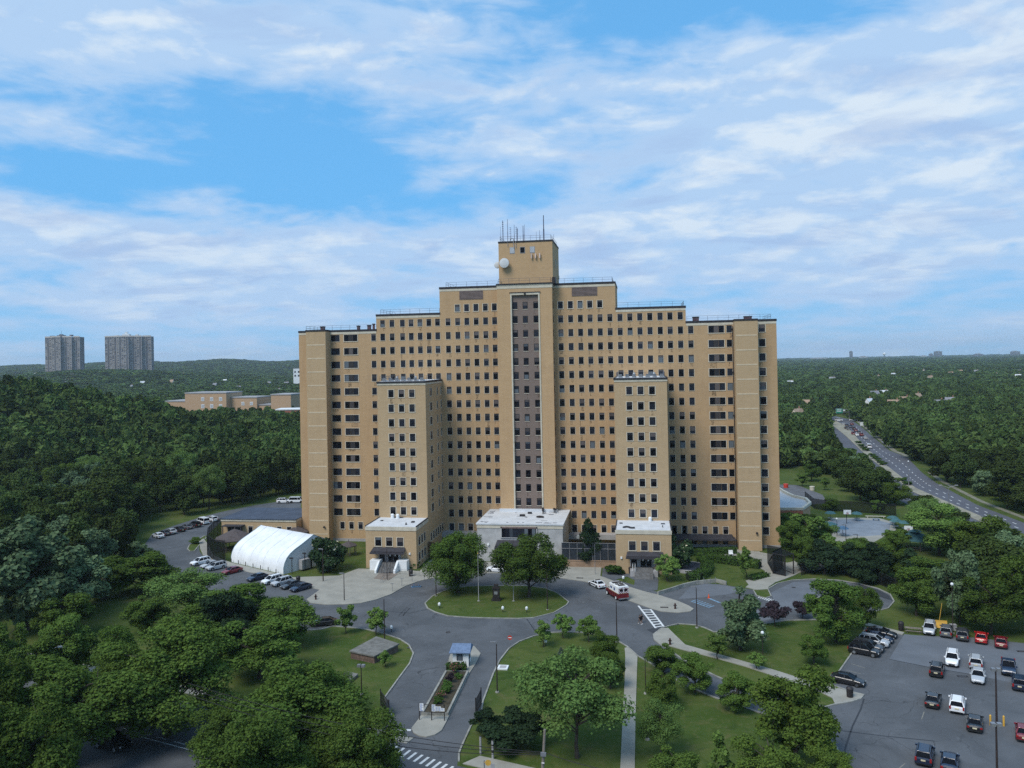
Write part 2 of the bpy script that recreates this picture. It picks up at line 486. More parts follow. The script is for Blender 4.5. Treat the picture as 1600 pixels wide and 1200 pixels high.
# ------------------------------------------------------------------ mesh building
class MB:
    def __init__(self):
        self.v, self.f, self.m = [], [], []

    def face(self, pts, mi=0):
        b = len(self.v)
        self.v += [tuple(map(float, p)) for p in pts]
        self.f.append(tuple(range(b, b + len(pts))))
        self.m.append(mi)

    def box(self, x0, x1, y0, y1, z0, z1, mi=0, skip=''):
        b = len(self.v)
        self.v += [(x0, y0, z0), (x1, y0, z0), (x1, y1, z0), (x0, y1, z0), (x0, y0, z1), (x1, y0, z1), (x1, y1, z1), (x0, y1, z1)]
        q = {'b': (0, 3, 2, 1), 't': (4, 5, 6, 7), 'f': (0, 1, 5, 4), 'r': (1, 2, 6, 5), 'k': (2, 3, 7, 6), 'l': (3, 0, 4, 7)}
        for k, ff in q.items():
            if k not in skip:
                self.f.append(tuple(b + i for i in ff)); self.m.append(mi)
        return self

    def obox(self, c, ux, lx, ly, z0, z1, mi=0, skip=''):
        """box whose x axis runs along the unit vector ux on the ground, centred at c"""
        ux = np.array([ux[0], ux[1]]) / math.hypot(ux[0], ux[1])
        uy = np.array([-ux[1], ux[0]])
        b = len(self.v)
        for z in (z0, z1):
            for sx, sy in ((-1, -1), (1, -1), (1, 1), (-1, 1)):
                p = np.array([c[0], c[1]]) + ux * sx * lx / 2 + uy * sy * ly / 2
                self.v.append((p[0], p[1], z))
        q = {'b': (0, 3, 2, 1), 't': (4, 5, 6, 7), 'f': (0, 1, 5, 4), 'r': (1, 2, 6, 5), 'k': (2, 3, 7, 6), 'l': (3, 0, 4, 7)}
        for k, ff in q.items():
            if k not in skip:
                self.f.append(tuple(b + i for i in ff)); self.m.append(mi)
        return self

    def tube(self, p0, p1, r0, r1=None, n=6, mi=0, caps=True):
        r1 = r0 if r1 is None else r1
        p0, p1 = Vector(p0), Vector(p1)
        d = (p1 - p0).normalized()
        a = d.orthogonal().normalized()
        c = d.cross(a)
        b = len(self.v)
        for p, r in ((p0, r0), (p1, r1)):
            for i in range(n):
                an = 2 * math.pi * i / n
                self.v.append(tuple(p + a * (r * math.cos(an)) + c * (r * math.sin(an))))
        for i in range(n):
            j = (i + 1) % n
            self.f.append((b + i, b + j, b + n + j, b + n + i)); self.m.append(mi)
        if caps:
            self.f.append(tuple(b + i for i in reversed(range(n)))); self.m.append(mi)
            self.f.append(tuple(b + n + i for i in range(n))); self.m.append(mi)
        return self

    def prism(self, poly, z0, z1, mi=0, top=True, bottom=False, mtop=None):
        """upright prism over a polygon of (x, y)"""
        pts = [(float(p[0]), float(p[1])) for p in poly]
        area = sum(pts[i][0] * pts[(i + 1) % len(pts)][1] - pts[(i + 1) % len(pts)][0] * pts[i][1] for i in range(len(pts)))
        if area < 0:
            pts.reverse()
        n = len(pts)
        b = len(self.v)
        self.v += [(x, y, z0) for x, y in pts] + [(x, y, z1) for x, y in pts]
        if z1 > z0 + 1e-4:
            for i in range(n):
                j = (i + 1) % n
                self.f.append((b + i, b + j, b + n + j, b + n + i)); self.m.append(mi)
        if top:
            self.f.append(tuple(b + n + i for i in range(n))); self.m.append(mi if mtop is None else mtop)
        if bottom:
            self.f.append(tuple(b + i for i in reversed(range(n)))); self.m.append(mi)
        return self

    def ribbon(self, pts, w, z0, z1, mi=0, closed=False):
        """kerb-like bar of width w along a polyline"""
        P = [np.array([p[0], p[1]], float) for p in pts]
        n = len(P)
        L, R = [], []
        for i in range(n):
            if closed:
                a, c = P[i - 1], P[(i + 1) % n]
            else:
                a, c = P[max(i - 1, 0)], P[min(i + 1, n - 1)]
            d = (c - a) / (np.linalg.norm(c - a) + 1e-9)
            nn = np.array([-d[1], d[0]]) * w / 2
            L.append(P[i] + nn); R.append(P[i] - nn)
        b = len(self.v)
        for i in range(n):
            self.v += [(*L[i], z0), (*L[i], z1), (*R[i], z1), (*R[i], z0)]
        for i in range(n if closed else n - 1):
            j = (i + 1) % n
            for k in range(3):
                self.f.append((b + 4 * i + k, b + 4 * j + k, b + 4 * j + k + 1, b + 4 * i + k + 1)); self.m.append(mi)
        if not closed:
            self.f.append((b, b + 1, b + 2, b + 3)); self.m.append(mi)
            e = b + 4 * (n - 1)
            self.f.append((e + 3, e + 2, e + 1, e)); self.m.append(mi)
        return self

    def mesh(self, name, mats):
        me = bpy.data.meshes.new(name)
        me.from_pydata(self.v, [], self.f)
        for M in (mats if isinstance(mats, (list, tuple)) else [mats]):
            me.materials.append(M)
        me.polygons.foreach_set('material_index', self.m)
        me.update()
        return me

    def build(self, name, mats, parent=None, smooth=False):
        me = self.mesh(name, mats)
        if smooth:
            me.polygons.foreach_set('use_smooth', [True] * len(me.polygons))
        return link(name, me, parent)


def link(name, me, parent=None, loc=None, rot=None, scale=None):
    o = bpy.data.objects.new(name, me)
    COL.objects.link(o)
    if parent:
        o.parent = parent
    if loc is not None:
        o.location = loc
    if rot is not None:
        o.rotation_euler = rot
    if scale is not None:
        o.scale = scale
    return o


def tag(o, label=None, cat=None, group=None, kind=None):
    if label: o['label'] = label
    if cat: o['category'] = cat
    if group: o['group'] = group
    if kind: o['kind'] = kind
    return o


def thing(name, label, cat, loc=(0, 0, 0), rz=0.0, group=None):
    o = link(name, None, None, loc, (0, 0, rz))
    o.empty_display_size = 0.5
    return tag(o, label, cat, group)


def copy_tree(root, loc, rz, label=None, scale=None):
    r = root.copy()
    COL.objects.link(r)
    r.location = loc
    r.rotation_euler = (0, 0, rz)
    if scale is not None:
        r.scale = scale
    if label:
        r['label'] = label
    for ch in root.children:
        c = ch.copy(); COL.objects.link(c); c.parent = r
        for g in ch.children:
            d = g.copy(); COL.objects.link(d); d.parent = c
    return r


def gp(pxs, z=0.0):
    return [G(x, y, z)[:2] for x, y in pxs]


def struct(name, bm_, mats, smooth=False):
    return tag(bm_.build(name, mats, None, smooth), kind='structure')

# ================================================================== GROUND
def ss(a, b, x):
    t = min(1, max(0, (x - a) / (b - a)))
    return t * t * (3 - 2 * t)


def ground_z(x, y):
    """height of the land: level round the hospital, a wooded rise on one side, low hills far away, then the fall of the earth's curve"""
    z = max(0.0, 32 * math.exp(-(((x + 330) ** 2 + (y - 165) ** 2) / 115.0 ** 2)) - 1.2)
    dx, dy = x - CAM[0], y - CAM[1]
    r = math.hypot(dx, dy)
    az = math.atan2(dx, dy)
    if r > 1500:
        z += 62 * ss(2300, 4600, r) * math.exp(-((az + 0.47) / 0.20) ** 2) * (0.9 + 0.1 * math.sin(az * 60))
        z += 34 * ss(2600, 5200, r) * math.exp(-((az + 0.75) / 0.15) ** 2)
        z += 30 * ss(1500, 2050, r) * math.exp(-((az + .63) / 0.13) ** 2) * (1 - .5 * ss(2300, 3200, r))
        z -= 14 * ss(3000, 9000, r)
    return z


def build_ground():
    M = bpy.data.materials.new('grass_ground')
    M.use_nodes = True
    t = NT(M.node_tree)
    b = t.n['Principled BSDF']
    b.inputs['Roughness'].default_value = 1.0
    b.inputs['Specular IOR Level'].default_value = 0.05
    g = t.new('ShaderNodeNewGeometry')
    n1 = t.noise(g.outputs['Position'], 0.075, 5, 0.6)
    n2 = t.noise(g.outputs['Position'], 0.9, 6, 0.65)
    n3 = t.noise(g.outputs['Position'], 7.0, 3, 0.6)
    c = t.mix(t.smooth(n1, 0.35, 0.65), (0.052, 0.086, 0.019, 1), (0.086, 0.112, 0.030, 1))
    c = t.mix(t.math('MULTIPLY', t.smooth(n2, 0.50, 0.70), 0.5), c, (0.140, 0.130, 0.056, 1))
    n4 = t.noise(g.outputs['Position'], 0.22, 6, 0.7, 0.8)
    c = t.mix(t.math('MULTIPLY', t.smooth(n4, 0.52, 0.68), 0.6), c, (0.130, 0.118, 0.052, 1))
    c = t.mix(t.math('MULTIPLY', t.smooth(n4, 0.46, 0.34), 0.5), c, (0.026, 0.050, 0.013, 1))
    c = t.mix(t.math('MULTIPLY', t.smooth(n3, 0.4, 0.7), 0.35), c, (0.026, 0.046, 0.012, 1))
    t.l.new(c, b.inputs['Base Color'])
    MATS['grass'] = M
    mb = MB()
    radii = [0, 40, 80, 120, 160, 200, 240, 280, 320, 360, 400, 440, 480, 520, 580, 640, 720, 820, 950, 1150, 1400, 1700, 2100, 2600, 3100, 3700, 4400, 5200, 6200, 7500, 9500, 11500]
    nseg = 120
    for i, r in enumerate(radii):
        for k in range(nseg):
            a = 2 * math.pi * k / nseg
            x, y = CAM[0] + r * math.sin(a), CAM[1] + r * math.cos(a)
            mb.v.append((x, y, ground_z(x, y) if r > 60 else 0.0))
    for i in range(len(radii) - 1):
        for k in range(nseg):
            j = (k + 1) % nseg
            if i == 0:
                mb.f.append((0, nseg + j, nseg + k)[::-1] if False else (0, nseg + j, nseg + k))
            else:
                mb.f.append((i * nseg + k, i * nseg + j, (i + 1) * nseg + j, (i + 1) * nseg + k))
            mb.m.append(0)
    o = struct('ground', mb, M, True)
    bm = bmesh.new(); bm.from_mesh(o.data)
    bmesh.ops.delete(bm, geom=[v for v in bm.verts if not v.link_faces], context='VERTS')
    bmesh.ops.recalc_face_normals(bm, faces=bm.faces)
    if sum(f.normal.z for f in bm.faces) < 0:
        bmesh.ops.reverse_faces(bm, faces=bm.faces)
    bm.to_mesh(o.data); bm.free()


build_ground()
GRASS = MATS['grass']

# ------------------------------------------------------------------ driveways and the parking lot, traced as polygons on the ground
DRIVE = [(560, 1172), (600, 1135), (612, 1122), (606, 1105), (601, 1090.7), (624, 1058.7), (640, 1037.3), (645.9, 1021.3), (638.7, 1008), (624, 998.7), (600, 990.7), (573, 984), (546.7, 980.8), (520, 979), (501, 984), (470, 986), (420, 963), (370, 941), (320, 919), (280, 899), (245, 872), (226, 851), (238, 834), (270, 822), (310, 809), (345, 800), (400, 789), (470, 779), (470, 797), (348, 812), (325, 835), (310, 845), (312, 862), (326, 880), (360, 886), (400, 893), (450, 903), (500, 920), (512, 925), (560, 915), (680, 890), (760, 880), (862, 890), (900, 895), (960, 905), (1028, 925), (1068, 917), (1102.7, 911.5), (1127, 913), (1185, 923), (1200, 920), (1215, 912), (1239, 906.7), (1273, 905), (1308, 906.7), (1340, 911.5), (1372, 920), (1390.7, 929), (1397, 940), (1388, 950.7), (1366.7, 956), (1300, 968), (1260, 967), (1228, 970), (1196, 975), (1150, 985), (1116, 988), (1100, 981), (1086.7, 977), (1060, 975), (1044, 978.7), (1021, 992), (1022.7, 1001), (1033, 1008), (1049, 1018.7), (1070.7, 1033), (1118.7, 1057), (1160, 1075), (1230, 1093), (1290, 1105), (1305, 1101), (1329, 1097), (1345, 1092), (1350, 1086), (1335, 1083), (1297, 1070), (1329, 1024), (1353, 981), (1410, 992), (1446, 993), (1521, 996), (1600, 1005), (1750, 1030), (1760, 1260), (1310, 1260), (1310.7, 1186.7), (1308, 1169), (1297, 1158), (1230, 1130), (1174.7, 1110), (1121, 1092), (1090.7, 1080), (1062.7, 1066.7), (1017, 1037), (996, 1025), (980, 1010.7), (964, 1001), (945, 993), (905, 988.5), (880, 988), (860, 989), (835, 994), (811, 1003), (795, 1014), (781, 1032), (770.7, 1053), (754.7, 1096), (752, 1112), (738, 1130), (722, 1165), (717, 1178), (713, 1204), (640, 1204)]
STREET_P, STREET_D = np.array([-33.6, -101.8]) * 1.09 + np.array([0, -1.0]), np.array([0.955, -0.297])
STREET_N = np.array([0.297, 0.955])


def street(t, o):
    p = STREET_P + STREET_D * t + STREET_N * o
    return (p[0], p[1])


struct('street_asphalt', MB().prism([street(-150, -26), street(150, -26), street(150, 9.4), street(-150, 9.4)], 0.004, 0.004), ASPHALT)
struct('driveway_asphalt', MB().prism(gp(DRIVE), 0.008, 0.008), ASPHALT)
struct('driveway_asphalt_pale', MB().prism(gp([(1413, 991), (1389, 1030.5), (1454, 1043), (1560, 1062), (1620, 1075), (1760, 1100), (1750, 1031), (1600, 1006), (1521, 997), (1446, 994)]), 0.012, 0.012), ASPHALT_NEW)
mb = MB()
mb.prism(gp([(1340, 912.5), (1371, 921), (1389, 930), (1395, 939), (1376, 933), (1352, 926)]), 0.012, 0.012)
mb.prism(gp([(1010, 984), (1030, 979), (1060, 974), (1062, 976), (1044, 978.5), (1022, 990)]), 0.012, 0.012)
struct('driveway_asphalt_patch', mb, ASPHALT_DARK)
mb = MB()
mb.prism(gp([(1080, 916), (1103, 912.5), (1127, 914), (1165, 921), (1135, 929), (1090, 934), (1060, 936)]), 0.012, 0.012)
mb.prism(gp([(1205, 926), (1240, 909), (1300, 908), (1330, 912), (1275, 925), (1230, 960), (1200, 968), (1150, 980), (1180, 955), (1210, 940)]), 0.012, 0.012)
struct('driveway_asphalt_worn', mb, ASPHALT_NEW)
mb = MB()
for pl in ([(623, 962), (636, 948), (630, 962), (641, 950)], [(823, 967), (832, 980), (836, 986)], [(1350, 1092), (1345, 1108), (1332, 1135), (1322, 1165), (1316, 1190)], [(600, 955), (640, 958), (668, 952)], [(1389, 1030), (1454, 1043), (1530, 1056)],
           [(1300, 1140), (1380, 1150), (1460, 1158)], [(690, 1060), (672, 1090), (655, 1130)]):
    mb.ribbon(gp(pl), 0.22, 0.010, 0.0145)
struct('driveway_crack_lines', mb, ASPHALT_DARK)
struct('entrance_approach_asphalt', MB().prism(gp([(940, 902), (942.5, 886), (958, 893), (975, 897), (992, 896), (1022, 896), (1029, 906), (1027.5, 922), (1010, 925), (990, 919), (992, 907), (980, 901), (962, 906)]), 0.02, 0.06), ASPHALT)

# ------------------------------------------------------------------ raised pavements
mb = MB()
mb.prism(gp([(479, 937), (485, 942.7), (509, 945.3), (539, 944.8), (565, 942.7), (589, 937), (611, 929), (632, 917), (653, 909), (675, 904), (720, 899), (760, 896), (800, 896), (862, 900.5), (884, 905), (913, 909), (940, 917), (962, 929), (983, 939), (1007, 948), (1033, 956), (1060, 958), (1079, 956), (1084, 952), (1076, 947), (1060, 940), (1028, 930), (1004, 924), (975, 915), (945, 903), (938, 901), (940, 886), (870, 883), (800, 880), (745, 878), (712, 880), (679, 872.5), (667, 880), (656, 893), (609, 890.6), (560, 889), (530, 900), (450, 903), (455, 912), (500, 922)]), 0.0, 0.13)
struct('plaza_pavement', mb, CONCRETE)
struct('plaza_pavement_panel', MB().prism(gp([(584, 905), (607, 908), (622, 898), (609, 895), (592, 897)]), 0.13, 0.17), mat('pavement_tan', (0.20, 0.165, 0.135), 0.9, 0.2, 0.6))
mb = MB()
mb.prism(gp([(976, 1013), (982, 1011.5), (996, 1026.7), (994.7, 1066.7), (993, 1120), (991.6, 1216), (968.5, 1216), (973, 1120), (976, 1066.7), (977, 1026)]), 0.0, 0.10)
struct('straight_path', mb, CONCRETE)
mb = MB()
mb.prism(gp([(1021, 992), (1022.7, 1001), (1033, 1008), (1046, 1010), (1070.7, 1017), (1118.7, 1029), (1166.7, 1042.7), (1204, 1055), (1278, 1080), (1300, 1091), (1305, 1101), (1329, 1097), (1345, 1092), (1350, 1086), (1335, 1082), (1280, 1070), (1206.7, 1046.7), (1126.7, 1024), (1070.7, 1008), (1055, 993), (1044, 982), (1033, 982.5)]), 0.0, 0.12)
struct('curved_path', mb, CONCRETE)
struct('parking_lot_pavement', MB().prism(gp([(1351, 977), (1356, 974), (1413, 989), (1410, 992.5)]), 0.0, 0.12), CONCRETE)
mb = MB()
mb.prism(gp([(1170, 914), (1201, 902.5), (1201, 897.5), (1210, 897.5), (1227.5, 900), (1240, 900), (1250, 895), (1285, 890), (1300, 880), (1262, 872), (1230, 880), (1200, 872), (1186, 862), (1160, 862), (1158, 872), (1195, 892), (1195, 897), (1165, 908)]), 0.0, 0.10)
mb.prism(gp([(1170, 914), (1165, 918), (1182, 922), (1200, 921), (1201, 917.5), (1212, 910), (1227, 905), (1240, 900), (1227.5, 900), (1210, 897.5), (1201, 897.5), (1201, 902.5)]), 0.0, 0.11)
struct('gate_pavement', mb, CONCRETE)
struct('street_pavement', MB().prism([street(-150, 11.6), street(34, 11.6), street(34, 13.3), street(-150, 13.3)], 0.0, 0.10).prism([street(43, 10.0), street(120, 10.0), street(120, 12.5), street(44, 12.5)], 0.0, 0.10), CONCRETE)
struct('tent_pavement', MB().prism(gp([(313, 858), (318, 870), (326, 879), (345, 884), (400, 897), (452, 910), (455, 903), (443, 899), (361, 879.5), (333, 868), (326, 852), (318, 842), (311, 846)]), 0.0, 0.12), CONCRETE)

# lawns that stand as kerbed islands in the asphalt
OVAL = [(664, 943), (668, 951), (680, 957), (700, 963), (735, 965.5), (775, 966.5), (810, 967), (835, 965.5), (865, 958), (885, 946), (888.5, 941), (872, 928), (853, 920), (820, 916), (760, 916), (727, 917), (695, 923), (676, 932)]
CUL = [(1310 + 42 * math.cos(a * math.pi / 9), 944 + 15 * math.sin(a * math.pi / 9)) for a in range(18)]
PATCH = [(1177, 922.5), (1200, 921.5), (1205, 932), (1196, 935), (1182, 931)]
NOSE = [(293, 858), (297, 862), (304, 861), (313, 850), (322, 841), (320, 837), (308, 845), (296, 852)]
struct('oval_lawn', MB().prism(gp(OVAL), 0, 0.11), GRASS)
struct('loop_lawn', MB().prism(gp(CUL), 0, 0.11).prism(gp(PATCH), 0, 0.11).prism(gp(NOSE), 0, 0.11), GRASS)

kb = MB()
for pl, cl in ((OVAL, True), (CUL, True), (PATCH, True), (NOSE, True)):
    kb.ribbon(gp(pl), 0.24, 0, 0.15, closed=cl)
for pl in ([(613, 1121), (606, 1105), (601, 1090.7), (624, 1058.7), (640, 1037.3), (645.9, 1021.3), (638.7, 1008), (624, 998.7), (600, 990.7), (573, 984), (546.7, 980.8), (520, 979), (501, 984), (470, 986)],
           [(717, 1190), (717, 1178), (722, 1165), (738, 1130), (752, 1112), (754.7, 1096), (770.7, 1053), (781, 1032), (795, 1014), (811, 1003), (835, 994), (860, 989), (880, 988), (905, 988.5), (945, 993), (964, 1001), (980, 1010.7), (996, 1025), (1017, 1037), (1062.7, 1066.7), (1090.7, 1080), (1121, 1092), (1174.7, 1110), (1230, 1130), (1297, 1158), (1308, 1169), (1310.7, 1186.7), (1310, 1240)],
           [(1305, 1101), (1290, 1105), (1230, 1093), (1160, 1075), (1118.7, 1057), (1070.7, 1033), (1049, 1018.7), (1033, 1008), (1022.7, 1001), (1021, 992), (1033, 982.5), (1044, 978.7), (1060, 975), (1086.7, 977), (1100, 981), (1116, 988), (1150, 985), (1196, 975), (1228, 970), (1300, 968), (1366.7, 956), (1388, 950.7), (1397, 940), (1390.7, 929), (1372, 920), (1340, 911.5), (1308, 906.7), (1273, 905), (1239, 906.7), (1215, 912), (1201, 920)],
           [(1297, 1070), (1329, 1024), (1353, 981)], [(1305, 1101), (1329, 1097), (1345, 1092), (1350, 1086), (1335, 1083), (1297, 1070)]):
    kb.ribbon(gp(pl), 0.22, 0, 0.14)
struct('kerb', kb, KERB)

# planted divider in the entrance drive
MED = [(643, 1138.7), (646, 1146), (655, 1151), (666, 1152.5), (680, 1149), (690, 1142.5), (697.5, 1128.7), (733.7, 1052.5), (742, 1040), (751, 1022), (741.5, 1011), (725, 1006), (708, 1012), (699, 1036), (696, 1055), (662.5, 1112.5), (653, 1126)]
struct('divider_pavement', MB().prism(gp(MED), 0, 0.14), CONCRETE)
PL = gp([(660, 1119), (699, 1119.5), (731, 1053), (697, 1053)])
struct('planter_kerb', MB().ribbon(PL, 0.3, 0.14, 0.52, closed=True), KERB)
struct('planter_soil', MB().prism(PL, 0.14, 0.40), SOIL)

# ------------------------------------------------------------------ road paint
mb = MB()
A, B, C2, D2 = [np.array(q) for q in ((997.5, 946.5), (1024.5, 981.5), (1016.5, 952), (1037, 979))]
mb.ribbon(gp([A, B]), 0.34, 0.012, 0.016)
mb.ribbon(gp([C2, D2]), 0.34, 0.012, 0.016)
for i in range(8):
    f_ = 0.04 + 0.92 * i / 7
    f0 = 0.18 + 0.78 * i / 7
    mb.ribbon(gp([A + (B - A) * f0, C2 + (D2 - C2) * f_]), 0.36, 0.010, 0.014)
for i in range(13):
    x0 = 596 + 9.6 * i; y0 = 1163 + 3.6 * i
    mb.ribbon(gp([(x0 - 7, y0 + 5.5), (x0 + 6.5, y0 - 5)]), 0.34, 0.010, 0.016)
mb.ribbon(gp([(609, 1139.8), (642, 1141)]), 0.5, 0.010, 0.016)
for i in range(-26, 24):
    mb.prism([street(i * 3.2, -0.07), street(i * 3.2 + 1.9, -0.07), street(i * 3.2 + 1.9, 0.07), street(i * 3.2, 0.07)], 0.010, 0.010)
mb.prism([street(-2, -0.9), street(12, -0.9), street(12, -0.75), street(-2, -0.75)], 0.010, 0.010)
for k in range(7):
    mb.ribbon(gp([(1199 + k * 0.5 - 9 + k * 2.6, 930 + 1.2 * k), (1199 - 14 + k * 3.0, 934 + 1.0 * k)]), 0.22, 0.014, 0.018)
struct('road_markings', mb, ROADPAINT)
mb = MB()
for i in range(7):
    f_ = i / 6
    x0, y0 = 1081 + 26 * f_, 939.5 + 9.5 * f_
    mb.ribbon(gp([(x0, y0), (x0 + 9, y0 - 2.5)]), 0.26, 0.016, 0.020)
mb.ribbon(gp([(1080, 939.5), (1108, 949.5)]), 0.2, 0.014, 0.020)
mb.ribbon(gp([(1108, 935), (1125, 942)]), 0.5, 0.016, 0.020)
struct('accessible_bay_markings', mb, BLUEPAINT)
mb = MB()
for (x0, y0, x1, y1) in ((1444, 1112, 1440, 1124), (1508, 1120, 1540, 1127), (1414, 1193, 1402, 1203), (1330, 1037, 1352, 1044), (1322, 1047, 1345, 1053), (1314, 1056, 1338, 1063)):
    mb.ribbon(gp([(x0, y0), (x1, y1)]), 0.12, 0.010, 0.014)
struct('parking_bay_markings', mb, mat('worn_paint', (0.20, 0.19, 0.16), 0.9, 0.3, 2.0))

# ------------------------------------------------------------------ the highway beyond the grounds
HWY_L = [(1285, 650), (1306, 658), (1324, 667), (1344, 690), (1360, 706), (1383, 726), (1414, 750), (1430.7, 763), (1481, 785), (1553, 816), (1640, 850), (1760, 900)]
HWY_R = [(1285, 645), (1330, 656), (1346, 667), (1362, 681), (1390, 704), (1418, 715), (1440, 738), (1462.7, 754.7), (1526.7, 789), (1600, 817), (1700, 852), (1800, 885)]
MEDL = [(1300, 664), (1321, 681), (1340, 699), (1354, 712.5), (1376, 729), (1404, 752), (1424, 768), (1476, 791), (1546, 822)]
CWL = [(1280, 655), (1290, 664), (1303, 690), (1322, 707), (1338, 723), (1356, 740), (1385, 764), (1405, 782), (1455, 806), (1520, 836)]
struct('highway', MB().prism(gp(HWY_L + HWY_R[::-1]), 0.03, 0.03), mat('highway_asphalt', (0.105, 0.108, 0.125), 0.9, 0.0, 0.05, col2=(0.085, 0.088, 0.104)))
struct('highway_median', MB().prism(gp(HWY_L[1:10] + MEDL[::-1]), 0.0, 0.2), mat('median_concrete', (0.27, 0.25, 0.19), 0.9, 0.2, 0.2))
struct('highway_far_side', MB().prism(gp(MEDL + CWL[::-1]), 0.03, 0.03), MATS['highway_asphalt'])
mb = MB()
for f0 in (0.30, 0.62):
    for i in range(2, 10):
        for k in range(5):
            a = [np.array(HWY_L[i]) * (1 - f0) + np.array(HWY_R[i]) * f0, np.array(HWY_L[i + 1]) * (1 - f0) + np.array(HWY_R[i + 1]) * f0]
            p = a[0] + (a[1] - a[0]) * (k / 5); q = a[0] + (a[1] - a[0]) * ((k + 0.33) / 5)
            mb.ribbon(gp([p, q]), 0.24, 0.034, 0.05)
struct('highway_markings', mb, ROADPAINT)
struct('highway_verge_path', MB().ribbon(gp([(1336, 655), (1354, 669), (1372, 684), (1398, 705), (1428, 717)]), 2.2, 0, 0.12).ribbon(gp([(1452, 738), (1470, 751), (1500, 767), (1534, 784), (1607, 812), (1700, 846)]), 1.6, 0, 0.12), mat('verge_concrete', (0.20, 0.195, 0.15), 0.9, 0.25, 0.3))
# courtyard court and the play yard behind it
struct('blue_court', MB().prism(gp([(1287, 821), (1300, 813), (1330, 811), (1372, 813), (1392, 818), (1390, 827), (1378, 836), (1350, 838), (1318, 836), (1300, 829)]), 0.01, 0.01), mat('blue_court_coating', (0.21, 0.235, 0.265), 0.85, 0.12, 0.3))
struct('court_border', MB().prism(gp([(1280, 823), (1302, 809), (1372, 809), (1396, 816), (1400, 828), (1360, 850), (1300, 850)]), 0.005, 0.005), CONCRETE)
struct('play_yard', MB().prism(gp([(1217, 757), (1246, 758), (1285, 773), (1294, 786), (1250, 790), (1217, 775)]), 0.01, 0.01), mat('play_yard_asphalt', (0.115, 0.115, 0.12), 0.9, 0.2, 0.3))
struct('terrace_pavement', MB().prism(gp([(1070, 862), (1160, 858), (1215, 868), (1180, 885), (1110, 876)]), 0.0, 0.05), CONCRETE)

# ================================================================== THE HOSPITAL
K = 1.09
FLOOR = 3.597


def zrow(k):                       # window row k, counted down from the top full storey
    return 7.85 + FLOOR * (13 - k)


XL = [v * K for v in (-37.93, -35.59, -33.2, -30.56, -28.37, -26.15, -23.92, -21.75, -19.13, -16.75, -14.48, -12.19, -9.88, -7.68)]
XR = [v * K for v in (8.21, 10.56, 12.86, 15.14, 17.47, 19.77, 22.12, 24.4, 26.69, 29.0, 31.34, 33.6, 35.93, 38.25)]
DEPTH = 17.5
hosp = thing('hospital_tower', 'large stepped tan brick hospital tower with grey centre strip and rooftop masts', 'hospital', (0, 0, 0))


def part(mb, name, mats, parent=None, smooth=False):
    return mb.build(name, mats, parent or hosp, smooth)


def parapet(mb, x0, x1, y0, y1, z, mi=1, sides='fklr', th=0.35, hh=0.55, stone=None):
    """dark coping round a roof, proud of the walls by 8 cm"""
    e = 0.10
    if 'f' in sides: mb.box(x0 - e, x1 + e, y0 - e, y0 + th, z, z + hh, mi)
    if 'k' in sides: mb.box(x0 - e, x1 + e, y1 - th, y1 + e, z, z + hh, mi)
    if 'l' in sides: mb.box(x0 - e, x0 + th, y0 + th, y1 - th, z, z + hh, mi)
    if 'r' in sides: mb.box(x1 - th, x1 + e, y0 + th, y1 - th, z, z + hh, mi)


E1, E2, E3 = 56.3, 60.2, 66.9          # wing, shoulder, centre roof heights
S1, S2, S3 = 62.5, 40.55, 23.04
# walls
mb = MB()
mb.box(-S1, S1, 0, DEPTH, -0.5, E1, 0, 'tb')
mb.box(-S2, S2, 0.0, DEPTH, E1, E2, 0, 'tb')
mb.box(-S3, S3, 0.0, DEPTH, E2, E3, 0, 'tb')
part(mb, 'main_wall', TAN)
mb = MB()
mb.face([(-S1, 0, E1 - .02), (S1, 0, E1 - .02), (S1, DEPTH, E1 - .02), (-S1, DEPTH, E1 - .02)])
mb.face([(-S2, 0, E2 - .02), (S2, 0, E2 - .02), (S2, DEPTH, E2 - .02), (-S2, DEPTH, E2 - .02)])
mb.face([(-S3, 0, E3 - .02), (S3, 0, E3 - .02), (S3, DEPTH, E3 - .02), (-S3, DEPTH, E3 - .02)])
part(mb, 'roof', ROOFGREY)
mb = MB()
for a, b_, z, inner in ((-S1, -S2, E1, 'r'), (S2, S1, E1, 'l'), (-S2, -S3, E2, 'r'), (S3, S2, E2, 'l'), (-S3, S3, E3, '')):
    sides = ''.join(c for c in 'fklr' if c != inner)
    parapet(mb, a, b_, 0, DEPTH, z, 0, sides)
part(mb, 'coping', COPING)
mb = MB()
for a, b_, z in ((-S1, -S2 - .05, E1), (S2 + .05, S1, E1), (-S2, -S3 - .05, E2), (S3 + .05, S2, E2), (-S3, S3, E3)):
    mb.box(a, b_, -0.05, 0.0, z - 0.62, z - 0.02, 0, 'k')
part(mb, 'stone_band', LIMESTONE)
# base course
mb = MB()
mb.box(-S1 - .05, S1 + .05, -0.12, DEPTH + .05, -0.4, 0.75, 0)
part(mb, 'base_course', PALEGREY)

